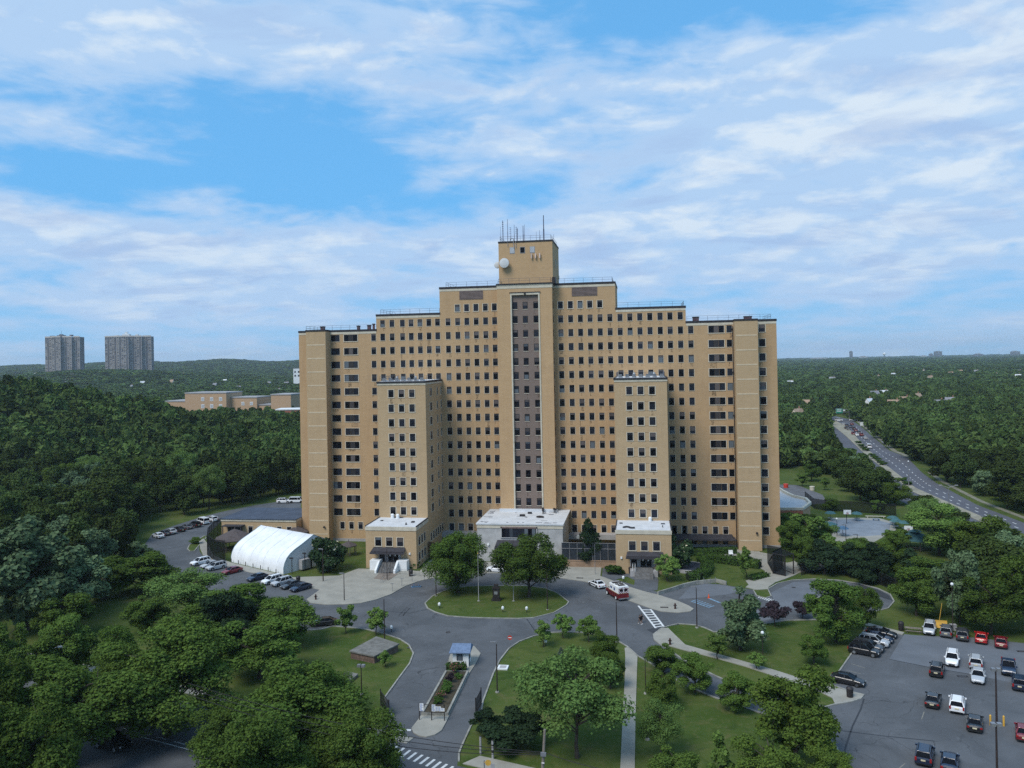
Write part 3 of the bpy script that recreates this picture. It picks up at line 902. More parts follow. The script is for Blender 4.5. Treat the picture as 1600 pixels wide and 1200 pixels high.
# stair bays at both ends
for (x0, x1) in ((-59.1, -53.6), (52.1, 57.6)):
    mb = MB()
    mb.box(x0, x1, -3.2, 0.0, -0.4, E1 + 0.15, 0, 'k')
    for k in range(-1, 15):
        z = zrow(k) - 1.75
        if z < E1 - 1:
            mb.box(x0 + 0.3, x1 - 0.25, -3.23, -3.2, z - 0.16, z + 0.16, 1, 'k')
    mb.box(x0 - .08, x1 + .08, -3.3, 0.0, E1 + 0.15, E1 + 0.6, 2)
    bay = part(mb, 'stair_bay', [TAN_LIGHT, mat('bay_band', (0.56, 0.45, 0.31), 0.9, 0.1, 0.6), COPING])
    mb = MB()
    mb.tube((x1 - 1.2, -3.25, 4.4), (x1 - 1.2, -3.6, 4.4), 0.22, 0.30, 10)
    part(mb, 'wall_lamp', DARKMETAL)

# centre shaft with its recessed grey panel and limestone frame
SX0, SX1, SY = -7.1, 7.15, -3.0
PX0, PX1, PZ1 = -3.55, 3.85, 64.6
mb = MB()
mb.box(SX0, PX0, SY, 0, 8.0, E3, 0, 'tbk')
mb.box(PX1, SX1, SY, 0, 8.0, E3, 0, 'tbk')
mb.box(PX0, PX1, SY, 0, PZ1, E3, 0, 'tk')
part(mb, 'centre_shaft', TAN_WARM)
mb = MB()
mb.box(PX0, PX1, SY + 0.5, 0, 7.5, PZ1, 0, 'tbklr')
part(mb, 'grey_panel', GREYBRICK)
mb = MB()
mb.box(PX0 - 0.1, PX0 + 0.27, SY - 0.14, SY + 0.5, 7.5, PZ1 + 0.42, 0)
mb.box(PX1 - 0.27, PX1 + 0.1, SY - 0.14, SY + 0.5, 7.5, PZ1 + 0.42, 0)
mb.box(PX0 + 0.27, PX1 - 0.27, SY - 0.14, SY + 0.5, PZ1 - 0.1, PZ1 + 0.42, 0)
mb.box(PX0 - 0.3, PX1 + 0.3, SY - 0.22, SY, PZ1 + 0.42, PZ1 + 0.62, 1)
mb.tube((0.15, SY - .35, PZ1 + .2), (0.15, SY - .1, PZ1 + .2), 0.28, 0.28, 8, 1)
part(mb, 'panel_frame', [LIMESTONE, COPING])
mb = MB()
mb.box(SX0 - .1, SX1 + .1, SY - .1, 0.3, E3, E3 + 0.25, 1)
mb.box(SX0 - .22, SX1 + .22, SY - .22, 0.3, E3 + 0.25, E3 + 0.6, 0)
mb.box(SX0 - .05, SX1 + .05, SY - .05, 0.0, E3 - 0.7, E3, 1, 'tbk')
part(mb, 'coping', [COPING, LIMESTONE])

# penthouse
PHX0, PHX1, PHY0, PHY1, PHZ = -7.2, 7.0, 1.2, 17.3, 78.6
mb = MB()
mb.box(PHX0, PHX1, PHY0, PHY1, E3 - 0.5, PHZ, 0, 'b')
part(mb, 'penthouse_wall', TAN_WARM)
mb = MB()
parapet(mb, PHX0, PHX1, PHY0, PHY1, PHZ - 0.02, 0, 'fklr', 0.35, 0.42)
part(mb, 'coping', COPING)
for xc, mi in ((-3.55, 1), (-0.85, 0), (1.75, 1)):
    zc = 76.55
    mb = MB()
    mb.box(xc - .68, xc + .68, PHY0 - .05, PHY0, zc - .85, zc + .85, 2, 'k')
    mb.box(xc - .55, xc + .55, PHY0 - .09, PHY0 - .05, zc - .70, zc + .72, mi, 'k')
    part(mb, 'penthouse_window', [CARGLASS, mat('pale_shutter', (0.42, 0.44, 0.47), 0.6, 0.1), PALEGREY])

# flat dish antennas on the penthouse
def dish(c, r, name='dish_antenna'):
    mb = MB()
    n = 28
    c = Vector(c)
    prof = [(0.0, -0.35), (r * 0.55, -0.33), (r * 0.97, -0.24), (r, -0.12), (r, 0.25), (r * 0.5, 0.55), (0.12, 0.6)]
    b = 0
    for (rr, yy) in prof:
        for i in range(n):
            a = 2 * math.pi * i / n
            mb.v.append((c.x + rr * math.cos(a), c.y + yy, c.z + rr * math.sin(a)))
    for k in range(len(prof) - 1):
        for i in range(n):
            j = (i + 1) % n
            mb.f.append((k * n + i, k * n + j, (k + 1) * n + j, (k + 1) * n + i)); mb.m.append(0)
    o = part(mb, name, mat('dish_white', (0.60, 0.61, 0.61), 0.6, 0.06))
    s = MB()
    s.tube((c.x, c.y + .3, c.z), (c.x, c.y + 1.3, c.z), 0.1, 0.1, 8)
    s.tube((c.x, c.y + .5, c.z - r * .9), (c.x, c.y + 1.3, c.z - .3), 0.07, 0.07, 6)
    part(s, 'dish_bracket', DARKMETAL, o)
    return o


dish((-5.55, PHY0 - 1.1, 73.2), 1.28)
o_ = dish((-8.1, PHY0 + 3.0, 73.2), 0.85)
mb = MB()
mb.tube((-8.1, PHY0 + 4.2, 73.2), (-7.1, PHY0 + 4.2, 73.2), 0.12, 0.12, 8)
part(mb, 'dish_arm', DARKMETAL)
for xc in (1.55, 2.6, 3.7):
    mb = MB()
    mb.box(xc - .17, xc + .17, PHY0 - .55, PHY0 - .25, 74.2, 75.55)
    mb.tube((xc, PHY0 - .25, 74.5), (xc, PHY0, 74.5), .05, .05, 6, 1)
    mb.tube((xc, PHY0 - .25, 75.3), (xc, PHY0, 75.3), .05, .05, 6, 1)
    part(mb, 'panel_antenna', [mat('antenna_pink_white', (0.60, 0.47, 0.40), 0.6, 0.2), DARKMETAL])
for yc, zc, hh in ((4, 73.6, 1.4), (4.4, 72.4, .8), (9, 73.8, 1.5), (12, 70.2, 1.0)):
    mb = MB()
    mb.box(7.2, 7.5, PHY0 + yc - .17, PHY0 + yc + .17, zc - hh / 2, zc + hh / 2)
    mb.tube((7.0, PHY0 + yc, zc), (7.2, PHY0 + yc, zc), .05, .05, 6)
    part(mb, 'panel_antenna', LIMESTONE)
# masts: (x, y, top above the roof, radius, kind)
MASTS = [(-6.7, 2.0, 4.1, 0.035, 0), (-6.0, 1.6, 5.7, 0.09, 1), (-4.75, 1.7, 6.0, 0.07, 0), (-4.0, 2.2, 3.9, 0.05, 2), (-3.0, 1.7, 4.4, 0.06, 0), (-2.5, 2.4, 4.0, 0.05, 2),
         (-2.15, 1.6, 3.5, 0.08, 1), (-0.65, 1.7, 4.1, 0.10, 0), (-0.3, 1.9, 4.4, 0.05, 0), (2.4, 5.0, 2.9, 0.04, 0), (3.55, 2.6, 2.9, 0.05, 0), (4.75, 1.9, 6.6, 0.14, 0), (6.6, 9.0, 2.6, 0.05, 0)]
for (x, y, h, r, kd) in MASTS:
    mb = MB()
    z0 = PHZ + 0.3
    mb.tube((x, y, z0), (x, y, z0 + h * 0.45), r * 1.3, r * 1.3, 6)
    mb.tube((x, y, z0 + h * 0.45), (x, y, z0 + h), r, r * 0.8, 6)
    mb.box(x - .22, x + .22, y - .22, y + .22, z0 - .3, z0 + .12)
    if kd == 1:
        for q in range(5):
            mb.tube((x, y, z0 + h * (.5 + .1 * q)), (x, y, z0 + h * (.53 + .1 * q)), r * 1.9, r * 1.9, 6)
    if kd == 2:
        for q in range(4):
            zz = z0 + h * (.58 + .13 * q)
            mb.tube((x - .42, y, zz), (x + .1, y, zz), .04, .04, 5)
    part(mb, 'mast_antenna', mat('mast_blue_grey', (0.10, 0.11, 0.17), 0.5, 0.2))
mb = MB()
for i in range(9):
    a0, a1 = math.pi * i / 9, math.pi * (i + 1) / 9
    mb.tube((-3.65 - .55 * math.cos(a0), 1.8, PHZ + .4 + .8 * math.sin(a0)), (-3.65 - .55 * math.cos(a1), 1.8, PHZ + .4 + .8 * math.sin(a1)), .07, .07, 6)
part(mb, 'cable_loop', DARKMETAL)
for a, b_, r in (((-3.25, 1.0, PHZ + .6), (-3.0, 1.0, PHZ - 1.5), .09), ((-2.55, 1.0, PHZ + .3), (-2.5, 1.0, PHZ - 1.4), .06), ((-4.7, 1.0, PHZ), (-4.7, 1.0, PHZ - 1.1), .05)):
    mb = MB(); mb.tube(a, b_, r, r, 6); part(mb, 'cable_drop', PALEGREY)
mb = MB()
mb.box(7.15, 7.95, -2.2, 0.6, E3 + 0.3, E3 + 2.0)
mb.box(7.3, 7.8, -2.8, -2.2, E3 + 0.3, E3 + 1.2)
part(mb, 'rooftop_fan', DARKMETAL)

# louvres
for x0, x1 in ((-17.5, -11.5), (12.1, 18.3)):
    mb = MB()
    z0, z1 = 64.25, 66.15
    mb.box(x0, x1, -0.03, 0, z0, z1, 0, 'k')
    mb.box(x0 - .15, x1 + .15, -0.10, 0, z0 - .25, z0, 1); mb.box(x0 - .15, x1 + .15, -0.10, 0, z1, z1 + .12, 1)
    mb.box(x0 - .15, x0, -0.10, 0, z0, z1, 1); mb.box(x1, x1 + .15, -0.10, 0, z0, z1, 1)
    for i in range(6):
        z = z0 + .12 + i * (z1 - z0) / 6
        mb.face([(x0, -0.11, z), (x1, -0.11, z), (x1, -0.035, z + .17), (x0, -0.035, z + .17)], 1)
    part(mb, 'louvre', [FRAME, mat('louvre_bronze', (0.16, 0.12, 0.11), 0.6, 0.15)])

# roof railings
def railing(mb, pts, h=1.3, step=2.6, r=0.042, z=0.0):
    for i in range(len(pts) - 1):
        a, b_ = Vector(pts[i]), Vector(pts[i + 1])
        L = (b_ - a).length
        n = max(1, round(L / step))
        for k in range(n + 1):
            p = a.lerp(b_, k / n)
            mb.tube(p, p + Vector((0, 0, h)), r, r, 4)
        for hh in (h, h * 0.55):
            mb.tube(a + Vector((0, 0, hh)), b_ + Vector((0, 0, hh)), r * 0.8, r * 0.8, 4)


RAILM = mat('railing_grey', (0.10, 0.105, 0.13), 0.5, 0.2)
for pts in ([(-S1 + 1.8, 14, E1 + .5), (-S1 + 1.8, .9, E1 + .5), (-S2 - .3, .9, E1 + .5)], [(S2 + .3, .9, E1 + .5), (S1 - 1.2, .9, E1 + .5), (S1 - 1.2, 14, E1 + .5)],
            [(-S2 + 1.0, 14, E2 + .5), (-S2 + 1.0, .9, E2 + .5), (-S3 - .3, .9, E2 + .5)], [(S3 + .3, .9, E2 + .5), (S2 - .4, .9, E2 + .5), (S2 - .4, 14, E2 + .5)],
            [(-S3 + 1.6, 12, E3 + .5), (-S3 + 1.6, .9, E3 + .5), (SX0 - .4, .9, E3 + .5)], [(SX1 + .4, .9, E3 + .5), (S3 - .8, .9, E3 + .5), (S3 - .8, 12, E3 + .5)],
            [(SX0 + .4, 1.0, E3 + .6), (SX0 + .4, SY + .4, E3 + .6), (SX1 - .4, SY + .4, E3 + .6), (SX1 - .4, 1.0, E3 + .6)],
            [(PHX0 + .4, PHY1 - .4, PHZ + .4), (PHX0 + .4, PHY0 + .4, PHZ + .4), (PHX1 - .4, PHY0 + .4, PHZ + .4), (PHX1 - .4, PHY1 - .4, PHZ + .4)]):
    mb = MB()
    railing(mb, pts)
    part(mb, 'roof_railing', RAILM)
for (x, y, z, w, h) in ((-56.4, 1.5, E1 + .5, 1.0, 1.2), (-46.5, 2.5, E1 + .5, .7, 1.2), (-43.5, 2.5, E1 + .5, .8, 1.3), (-42.0, 2, E1 + .5, .5, 1.6), (43.2, 2.5, E1 + .5, 1.5, 1.2), (56.0, 2.0, E1 + .5, 1.8, 1.0)):
    mb = MB()
    mb.box(x - w / 2, x + w / 2, y, y + w, z - .5, z + h * .8, 0)
    mb.box(x - w / 2 - .1, x + w / 2 + .1, y - .1, y + w + .1, z + h * .8, z + h, 1)
    part(mb, 'roof_vent', [mat('vent_rust', (0.10, 0.06, 0.07), 0.7, 0.2), DARKMETAL])

# ------------------------------------------------------------------ front wings and their entrance pavilions
T1, T2, TY, TZ = 22.9, 35.07, -16.5, 42.3
PVY, PVZ = -27.1, 9.75
TWX = 28.97
for s in (-1, 1):
    x0, x1 = sorted((s * T1, s * T2))
    mb = MB()
    mb.box(x0, x1, TY, 0.0, -0.5, TZ, 0, 'tbk')
    w_ = part(mb, 'front_wing', TAN_LIGHT)
    mb = MB()
    mb.box(x0 - .22, x1 + .22, TY - .22, 0.0, TZ + .45, TZ + .85, 0)
    mb.box(x0 - .10, x1 + .10, TY - .10, 0.0, TZ - .05, TZ + .45, 1)
    part(mb, 'wing_cornice', [COPING, LIMESTONE], w_)
    mb = MB()
    mb.box(x0 + .3, x1 - .3, TY + .3, -.3, TZ + .86, TZ + .9, 0, 'b')
    for i in range(7):
        xx = x0 + 1.4 + i * 1.6
        mb.box(xx - .55, xx + .55, TY + 1.2, TY + 2.4, TZ + .9, TZ + 1.2, 0)
        mb.box(xx - .4, xx + .4, TY + .9, TY + 1.0, TZ + .9, TZ + 1.75, 1)
    for xx in (x0 + 4.6, x0 + 9.3):
        mb.tube((xx, TY + 1.6, TZ + .9), (xx, TY + 1.6, TZ + 2.1), .35, .2, 8, 0)
    part(mb, 'rooftop_plant', [ROOFWHITE, METAL], w_)
    mb = MB()
    railing(mb, [(x0 + .5, -.4, TZ + .9), (x0 + .5, TY + .6, TZ + .9), (x1 - .5, TY + .6, TZ + .9), (x1 - .5, -.4, TZ + .9)], 1.2, 2.4)
    part(mb, 'roof_railing', RAILM, w_)
    # thin joint lines that link the windows of each storey
    mb = MB()
    for k in range(9):
        for dz in (-1.05, 0.98):
            z = 11.4 + FLOOR * k + dz
            mb.box(s * TWX - 2.6, s * TWX + 2.6, TY - .025, TY, z - .03, z + .03, 0, 'k')
    part(mb, 'joint_line', mat('joint_brown', (0.27, 0.18, 0.10), 0.9, 0.2), w_)

    pv = None
    mb = MB()
    mb.box(x0, x1, PVY, TY, -0.3, PVZ - 0.5, 0, 'tbk')
    pv = part(mb, 'entrance_pavilion', TAN_LIGHT)
    mb = MB()
    mb.box(x0 - .12, x1 + .12, PVY - .12, TY, PVZ - 0.95, PVZ - 0.1, 0, 'k')
    part(mb, 'pavilion_cornice', LIMESTONE, pv)
    mb = MB()
    mb.box(x0 + .1, x1 - .1, PVY + .1, TY, PVZ - 0.1, PVZ, 0, 'bk')
    mb.box(x0 - .12, x0 + .1, PVY, TY, PVZ - .1, PVZ + .12, 1); mb.box(x1 - .1, x1 + .12, PVY, TY, PVZ - .1, PVZ + .12, 1)
    part(mb, 'pavilion_roof', [ROOFWHITE, COPING], pv)
    mb = MB()
    if s < 0:
        for xx, yy in ((-31.6, TY - .7), (-30.2, TY - .9)):
            mb.tube((xx, yy, PVZ), (xx, yy, PVZ + .75), .42, .42, 10, 0)
            mb.tube((xx, yy, PVZ + .75), (xx, yy, PVZ + 1.05), .50, .25, 10, 0)
            part(mb, 'roof_vent', [WHITE, ROOFPATCH], pv); mb = MB()
        mb.box(-32, -29, TY - .5, TY - .2, PVZ, PVZ + .2, 1); part(mb, 'roof_kerb', [WHITE, ROOFPATCH], pv)
        mb = MB(); mb.box(-25.4, -24.7, -22.6, -21.6, PVZ, PVZ + .25, 1); part(mb, 'roof_hatch', [WHITE, ROOFPATCH], pv)
        mb = MB(); mb.tube((-25.9, -24.9, PVZ), (-25.9, -24.9, PVZ + .6), .3, .05, 6, 1); part(mb, 'roof_vent', [WHITE, ROOFPATCH], pv)
        mb = MB(); mb.box(-33.5, -32.9, -21, -20.2, PVZ, PVZ + .12, 1)
    else:
        mb.tube((30.6, TY - .7, PVZ), (30.6, TY - .7, PVZ + .7), .4, .4, 10, 0); mb.tube((30.6, TY - .7, PVZ + .7), (30.6, TY - .7, PVZ + 1.0), .48, .2, 10, 0); part(mb, 'roof_vent', [WHITE, ROOFPATCH], pv); mb = MB()
        for q in range(9):
            an = q * .7
            mb.box(24.7 + .5 * q * .55 - .25, 24.7 + .5 * q * .55 + .25, -25.2 + .6 * math.sin(an) - .25, -25.2 + .6 * math.sin(an) + .25, PVZ, PVZ + .3, 1)
        for b_ in ((33.0, 33.9, -20.8, -20.3, .2), (33.2, 33.4, -24.2, -24, .5), (23.6, 24.3, -20.6, -20.2, .2)):
            q = MB(); q.box(*b_[:4], PVZ, PVZ + b_[4], 1); part(q, 'roof_vent', [WHITE, ROOFPATCH], pv)
    part(mb, 'roof_patch', [WHITE, ROOFPATCH], pv)
    cx = s * TWX
    mb = MB()
    aw = (cx - 4.2, cx + 3.4) if s < 0 else (cx - 3.6, cx + 4.2)
    mb.box(aw[0], aw[1], PVY - 1.9, PVY, 4.15, 4.35, 0)
    mb.face([(aw[0] - .3, PVY - 2.1, 4.0), (aw[1] + .3, PVY - 2.1, 4.0), (aw[1], PVY, 4.9), (aw[0], PVY, 4.9)], 0)
    mb.box(aw[0] - .3, aw[1] + .3, PVY - 2.15, PVY - 2.05, 3.75, 4.05, 0)
    mb.face([(aw[0] - .3, PVY - 2.1, 4.0), (aw[0], PVY, 4.9), (aw[0], PVY, 4.1)], 0)
    mb.face([(aw[1] + .3, PVY - 2.1, 4.0), (aw[1], PVY, 4.1), (aw[1], PVY, 4.9)], 0)
    part(mb, 'entrance_awning', AWNING, pv)
    mb = MB()
    mb.box(cx - 3.0, cx + 2.4, PVY - .06, PVY, 1.6, 4.2, 0, 'k')
    for a, b_ in ((cx - 2.8, cx - 1.5), (cx - .7, cx + .45), (cx + .55, cx + 1.7)):
        mb.box(a, b_, PVY - .11, PVY - .06, 1.6, 3.9, 1, 'k')
        mb.box(a + .15, b_ - .15, PVY - .14, PVY - .11, 2.0, 3.75, 2, 'k')
    for a in (cx - .2, cx + 1.0, cx + 2.0):
        mb.box(a - .16, a + .16, PVY - .17, PVY - .145, 2.9, 3.35, 3, 'k')
    part(mb, 'entrance_door', [PALEGREY, DARKMETAL, CARGLASS, WHITE], pv)
    mb = MB()
    lx = cx + 4.5 if s < 0 else cx - 4.9
    mb.box(lx - .2, lx + .2, PVY - .25, PVY, 3.3, 3.75)
    part(mb, 'wall_lamp', WHITE, pv)
    # stairs
    mb = MB()
    for i in range(8):
        mb.box(cx - 2.0, cx + 2.0, PVY - 1.4 - (i + 1) * .42, PVY - 1.4 - i * .42, 0.0, 1.5 - i * .19, 0, 'b')
    mb.box(cx - 2.0, cx + 2.0, PVY - 1.4, PVY, 0, 1.6, 0, 'b')
    st = part(mb, 'entrance_stairs', mat('stair_stone', (0.16, 0.155, 0.15), 0.9, 0.2, 1.5), pv)
    mb = MB()
    if s < 0:
        for a, b_ in ((cx - 4.4, cx - 2.0), (cx + 2.0, cx + 4.4)):
            q = [(PVY - .2, 0), (PVY - 2.4, 0), (PVY - 2.4, 2.3), (PVY - .2, 2.3)]
            mb.box(a, b_, PVY - 2.4, PVY - .2, 0, 2.35, 0, 'b')
            ii, jj = (b_ - .45, b_) if a < cx else (a, a + .45)
            mb.face([(ii, PVY - 2.4, 0), (ii, PVY - 2.4, 2.3), (ii, PVY - 5.0, .75), (ii, PVY - 5.0, 0)][::-1], 0)
            mb.face([(jj, PVY - 2.4, 0), (jj, PVY - 2.4, 2.3), (jj, PVY - 5.0, .75), (jj, PVY - 5.0, 0)], 0)
            mb.face([(ii, PVY - 2.4, 2.3), (jj, PVY - 2.4, 2.3), (jj, PVY - 5.0, .75), (ii, PVY - 5.0, .75)][::-1], 0)
            mb.face([(ii, PVY - 5.0, 0), (jj, PVY - 5.0, 0), (jj, PVY - 5.0, .75), (ii, PVY - 5.0, .75)], 0)
            part(mb, 'stair_wall', WHITE, pv); mb = MB()
        mb = MB()
        for xx in (cx - .75, cx + .75):
            mb = MB()
            mb.tube((xx, PVY - 1.5, 2.5), (xx, PVY - 4.9, 1.0), .05, .05, 6)
            for f_ in (0, .5, 1):
                mb.tube((xx, PVY - 1.5 - 3.4 * f_, 1.4 - 1.4 * f_), (xx, PVY - 1.5 - 3.4 * f_, 2.5 - 1.5 * f_), .04, .04, 6)
            part(mb, 'handrail', DARKMETAL, pv)
    else:
        for a, b_ in ((cx - 3.0, cx - 2.0), (cx + 2.0, cx + 3.0)):
            mb.box(a, b_, PVY - 2.6, PVY - .1, 0, 1.3, 0, 'b')
            part(mb, 'stair_wall', PALEGREY, pv); mb = MB()
        mb = MB()
        for xx in (cx - 2.4, cx - 1.9):
            mb = MB()
            mb.tube((xx, PVY - 2.5, .0), (xx, PVY - 2.5, 2.5), .06, .06, 6)
            mb.tube((xx, PVY - .5, 1.3), (xx, PVY - .5, 2.6), .06, .06, 6)
            mb.tube((xx, PVY - 2.5, 2.4), (xx, PVY - .5, 2.6), .05, .05, 6)
            part(mb, 'handrail', WHITE, pv)

# ------------------------------------------------------------------ marble entrance block
CX1, CY, CZT = 10.24, -18.5, 8.75
mb = MB()
mb.box(-CX1, CX1, CY, -SY * -1, -0.2, CZT - .1, 0, 'tbk')
ent = part(mb, 'entrance_block', [MARBLE])
mb = MB()
mb.box(-CX1 - .1, CX1 + .1, CY - .1, -2.0, CZT - .85, CZT, 1, 'tbk')
mb.box(-CX1 - .25, CX1 + .25, CY - .25, -0.05, CZT, CZT + .30, 0, 'k')
mb.box(SX0 - .3, SX1 + .3, -3.6, SY, CZT + .3, CZT + 1.0, 0, 'k')
part(mb, 'entrance_roof', [ROOFWHITE, LIMESTONE], ent)
mb = MB()
R_ = random.Random(5)
for i in range(30):
    f_ = R_.random()
    if i % 3 == 0: x, y = R_.uniform(-8.5, 9), CY + R_.uniform(.8, 1.6)
    elif i % 3 == 1: x, y = -CX1 + R_.uniform(.8, 1.9), R_.uniform(CY + 1, -3)
    else: x, y = R_.uniform(-3, 9), R_.uniform(CY + 3, -3)
    lx, ly = R_.uniform(.3, 1.6), R_.uniform(.2, .7)
    mb.box(x - lx / 2, x + lx / 2, y - ly / 2, y + ly / 2, CZT + .3, CZT + .31 + .002 * i, 0, 'b')
part(mb, 'roof_stain', mat('roof_stain', (0.16, 0.16, 0.17), 0.9, 0.3), ent)
mb = MB()
for (x, y, w, h) in ((-.6, -9.5, 1.3, .45), (.8, -6, 1.0, .4), (4.4, -11, 1.0, .3)):
    mb = MB(); mb.box(x - w / 2, x + w / 2, y - .4, y + .4, CZT + .3, CZT + .3 + h); part(mb, 'roof_hatch', DARKMETAL, ent)
mb = MB(); mb.tube((3.9, -10.5, CZT + .3), (3.9, -10.5, CZT + .55), .9, .9, 10); part(mb, 'roof_hatch', DARKMETAL, ent)
for (x, y) in ((4.2, -6.5), (6.8, -4.5), (7.3, -5.2), (3.9, -4.0)):
    mb = MB()
    mb.tube((x, y, CZT + .3), (x, y, CZT + 1.3), .14, .14, 6)
    mb.box(x - .25, x + .25, y - .25, y + .25, CZT + 1.1, CZT + 1.5)
    part(mb, 'roof_vent', DARKMETAL, ent)
mb = MB()
mb.box(-4.3, 4.0, CY - .16, CY, 5.75, 7.95, 0, 'k')
mb.box(-4.55, -4.3, CY - .24, CY, 5.6, 8.3, 2); mb.box(4.0, 4.25, CY - .24, CY, 5.6, 8.3, 2)
mb.box(-4.55, 4.25, CY - .24, CY, 7.95, 8.3, 3); mb.box(-4.3, 4.0, CY - .24, CY, 5.6, 5.75, 2)
for q in range(9):
    x = -4.2 + q * .9
    mb.box(x, x + .8, CY - .19, CY - .16, 5.85, 7.85, 1, 'k')
part(mb, 'lobby_window', [FRAME, GLASS, MARBLE, mat('lintel_brown', (0.20, 0.145, 0.13), 0.8, 0.2)], ent)
mb = MB()
mb.box(-5.4, 3.2, CY - 3.0, CY, 4.1, 4.45, 0)
mb.face([(-5.6, CY - 3.2, 3.9), (3.4, CY - 3.2, 3.9), (3.2, CY, 5.1), (-5.4, CY, 5.1)], 0)
mb.box(-5.6, 3.4, CY - 3.25, CY - 3.15, 3.5, 3.95, 0)
mb.face([(-5.6, CY - 3.2, 3.9), (-5.4, CY, 5.1), (-5.4, CY, 4.2)], 0)
mb.face([(3.4, CY - 3.2, 3.9), (3.2, CY, 4.2), (3.2, CY, 5.1)], 0)
part(mb, 'entrance_awning', AWNING, ent)
mb = MB()
mb.box(-4.6, 2.6, CY - .08, CY, 0.1, 3.9, 0, 'k')
for q in range(5):
    mb.box(-4.3 + q * 1.38, -3.1 + q * 1.38, CY - .12, CY - .08, .3, 3.5, 1, 'k')
part(mb, 'entrance_door', [DARKMETAL, GLASS], ent)
mb = MB()
mb.tube((-7.6, CY - .3, 4.05), (-7.6, CY, 4.05), .3, .3, 10)
part(mb, 'wall_lamp', WHITE, ent)

# low grey bands, awnings between the wings
for s in (-1, 1):
    x0, x1 = sorted((s * CX1, s * T1))
    mb = MB()
    mb.box(x0, x1, -2.6, 0, 2.0, 3.25, 0)
    mb.tube((s * 12.6, -2.8, 2.65), (s * 12.6, -2.6, 2.65), .5, .5, 12, 1)
    part(mb, 'low_canopy', [PALEGREY, WHITE])
mb = MB()
mb.box(T2, 51.5, -3.0, 0, 2.35, 2.6, 0)
mb.face([(T2, -3.2, 2.35), (50.8, -3.2, 2.35), (50.8, 0, 3.3), (T2, 0, 3.3)], 0)
mb.face([(50.8, -3.2, 2.35), (51.4, 0, 2.35), (50.8, 0, 3.3)], 0)
part(mb, 'terrace_awning', AWNING)
mb = MB()
mb.tube((51.9, -.2, 0), (51.9, -.2, E1 - 1), .09, .09, 6)
for k in range(0, 13, 3):
    mb.box(51.75, 52.05, -.45, 0, zrow(k) - .3, zrow(k) + .1)
part(mb, 'drain_pipe', DARKMETAL)

# ------------------------------------------------------------------ windows
WINDOWS = []      # (x, y, z, w, h, facing, surround)   facing 0 = front, 1 = towards +X, 2 = towards -X


def win(x, y, z, w=1.27, h=1.86, facing=0, surround=0, kind=0):
    WINDOWS.append((x, y, z, w, h, facing, surround, kind))


Rw = random.Random(3)
for k in range(-2, 15):
    z = zrow(k)
    for side, X in ((-1, XL), (1, XR)):
        for i, x in enumerate(X):
            idx = i if side > 0 else 13 - i          # 0 nearest the centre
            if k == -2 and idx > 4: continue
            if k == -1 and idx > 12: continue
            if k == 14 and idx == 13 : continue
            ax = abs(x)
            if T1 - .7 < ax < T2 + .7 and z < TZ + .5: continue
            if ax < CX1 + .6 and z < CZT + 1.2: continue
            sur = 2 if (k == -2 or k == 14) else 1
            win(x, 0.0, z, 1.27, 1.86, 0, sur)
    if 0 <= k <= 13:
        win(-52.1, 0, z, 2.45, 1.80, 0, 1, 1); win(-47.75, 0, z, 3.8, 1.80, 0, 2, 1)
        win(47.95, 0, z, 3.8, 1.80, 0, 2, 1); win(51.1, 0, z, 1.3, 1.80, 0, 1, 1)
    if 0 <= k <= 15:
        win(59.0, 0, z, 1.5, 1.86, 0, 2)
    if k == 14:
        for x in (-51.0, -48.45, -45.9): win(x, 0, z, 1.2, 1.86, 0, 2)
        for x in [ONY(q, 826, 0)[0] for q in (1053.8, 1069.8, 1085.6, 1101.6, 1118, 1134)]: win(x, 0, z, 1.2, 1.86, 0, 2)
    if -2 <= k <= 13 and z > CZT + 1:
        for x in (-2.83, 0.10, 3.03):
            if abs(x) < 3: win(max(x, -2.55) if x < 0 else x, SY + .5, z, 1.27, 1.86, 0, 0)
            else: win(2.85, SY + .5, z, 1.27, 1.86, 0, 0)
        win(SX1, -1.35, z, 0.75, 1.86, 1, 0); win(SX0, -1.35, z, 0.75, 1.86, 2, 0)
for x in [ONY(q, 850, 0)[0] for q in (1085, 1101.6, 1118, 1134)]:
    win(x, 0, 0.9, 1.2, 1.7, 0, 0)
ZT0 = 13.0 - 0.2       # lowest wing row
for s in (-1, 1):
    for k in range(9):
        z = 11.4 + FLOOR * (8 - k)
        for j in (-1, 0, 1):
            win(s * TWX + j * 2.64, TY, z, 1.33, 1.86, 0, 2)
        for yy, w in ((-11.6, 1.9), (-5.0, .9), (-1.1, .9)):
            win(s * T1, yy, z + .1, w, 1.9, 2 if s > 0 else 1, 2)
            win(s * T2, yy, z + .1, w, 1.9, 1 if s > 0 else 2, 2)
    for j in (-1, 0, 1):
        win(s * TWX + j * 2.64 + (-.4 if s < 0 else .2), PVY, 6.2, 1.45, 2.0, 0, 2)
    for yy in (-24.6, -22.2, -19.8):
        for z in (6.0, 2.4):
            win(s * T1, yy, z, 1.25, 1.9, 2 if s > 0 else 1, 2)
            win(s * T2, yy, z, 1.25, 1.9, 1 if s > 0 else 2, 2)
    for yy in (-13.5, -11.2, -8.9, -6.6, -4.3, -2.0):
        win(s * T1, yy, 4.6, 1.2, 1.9, 2 if s > 0 else 1, 2)


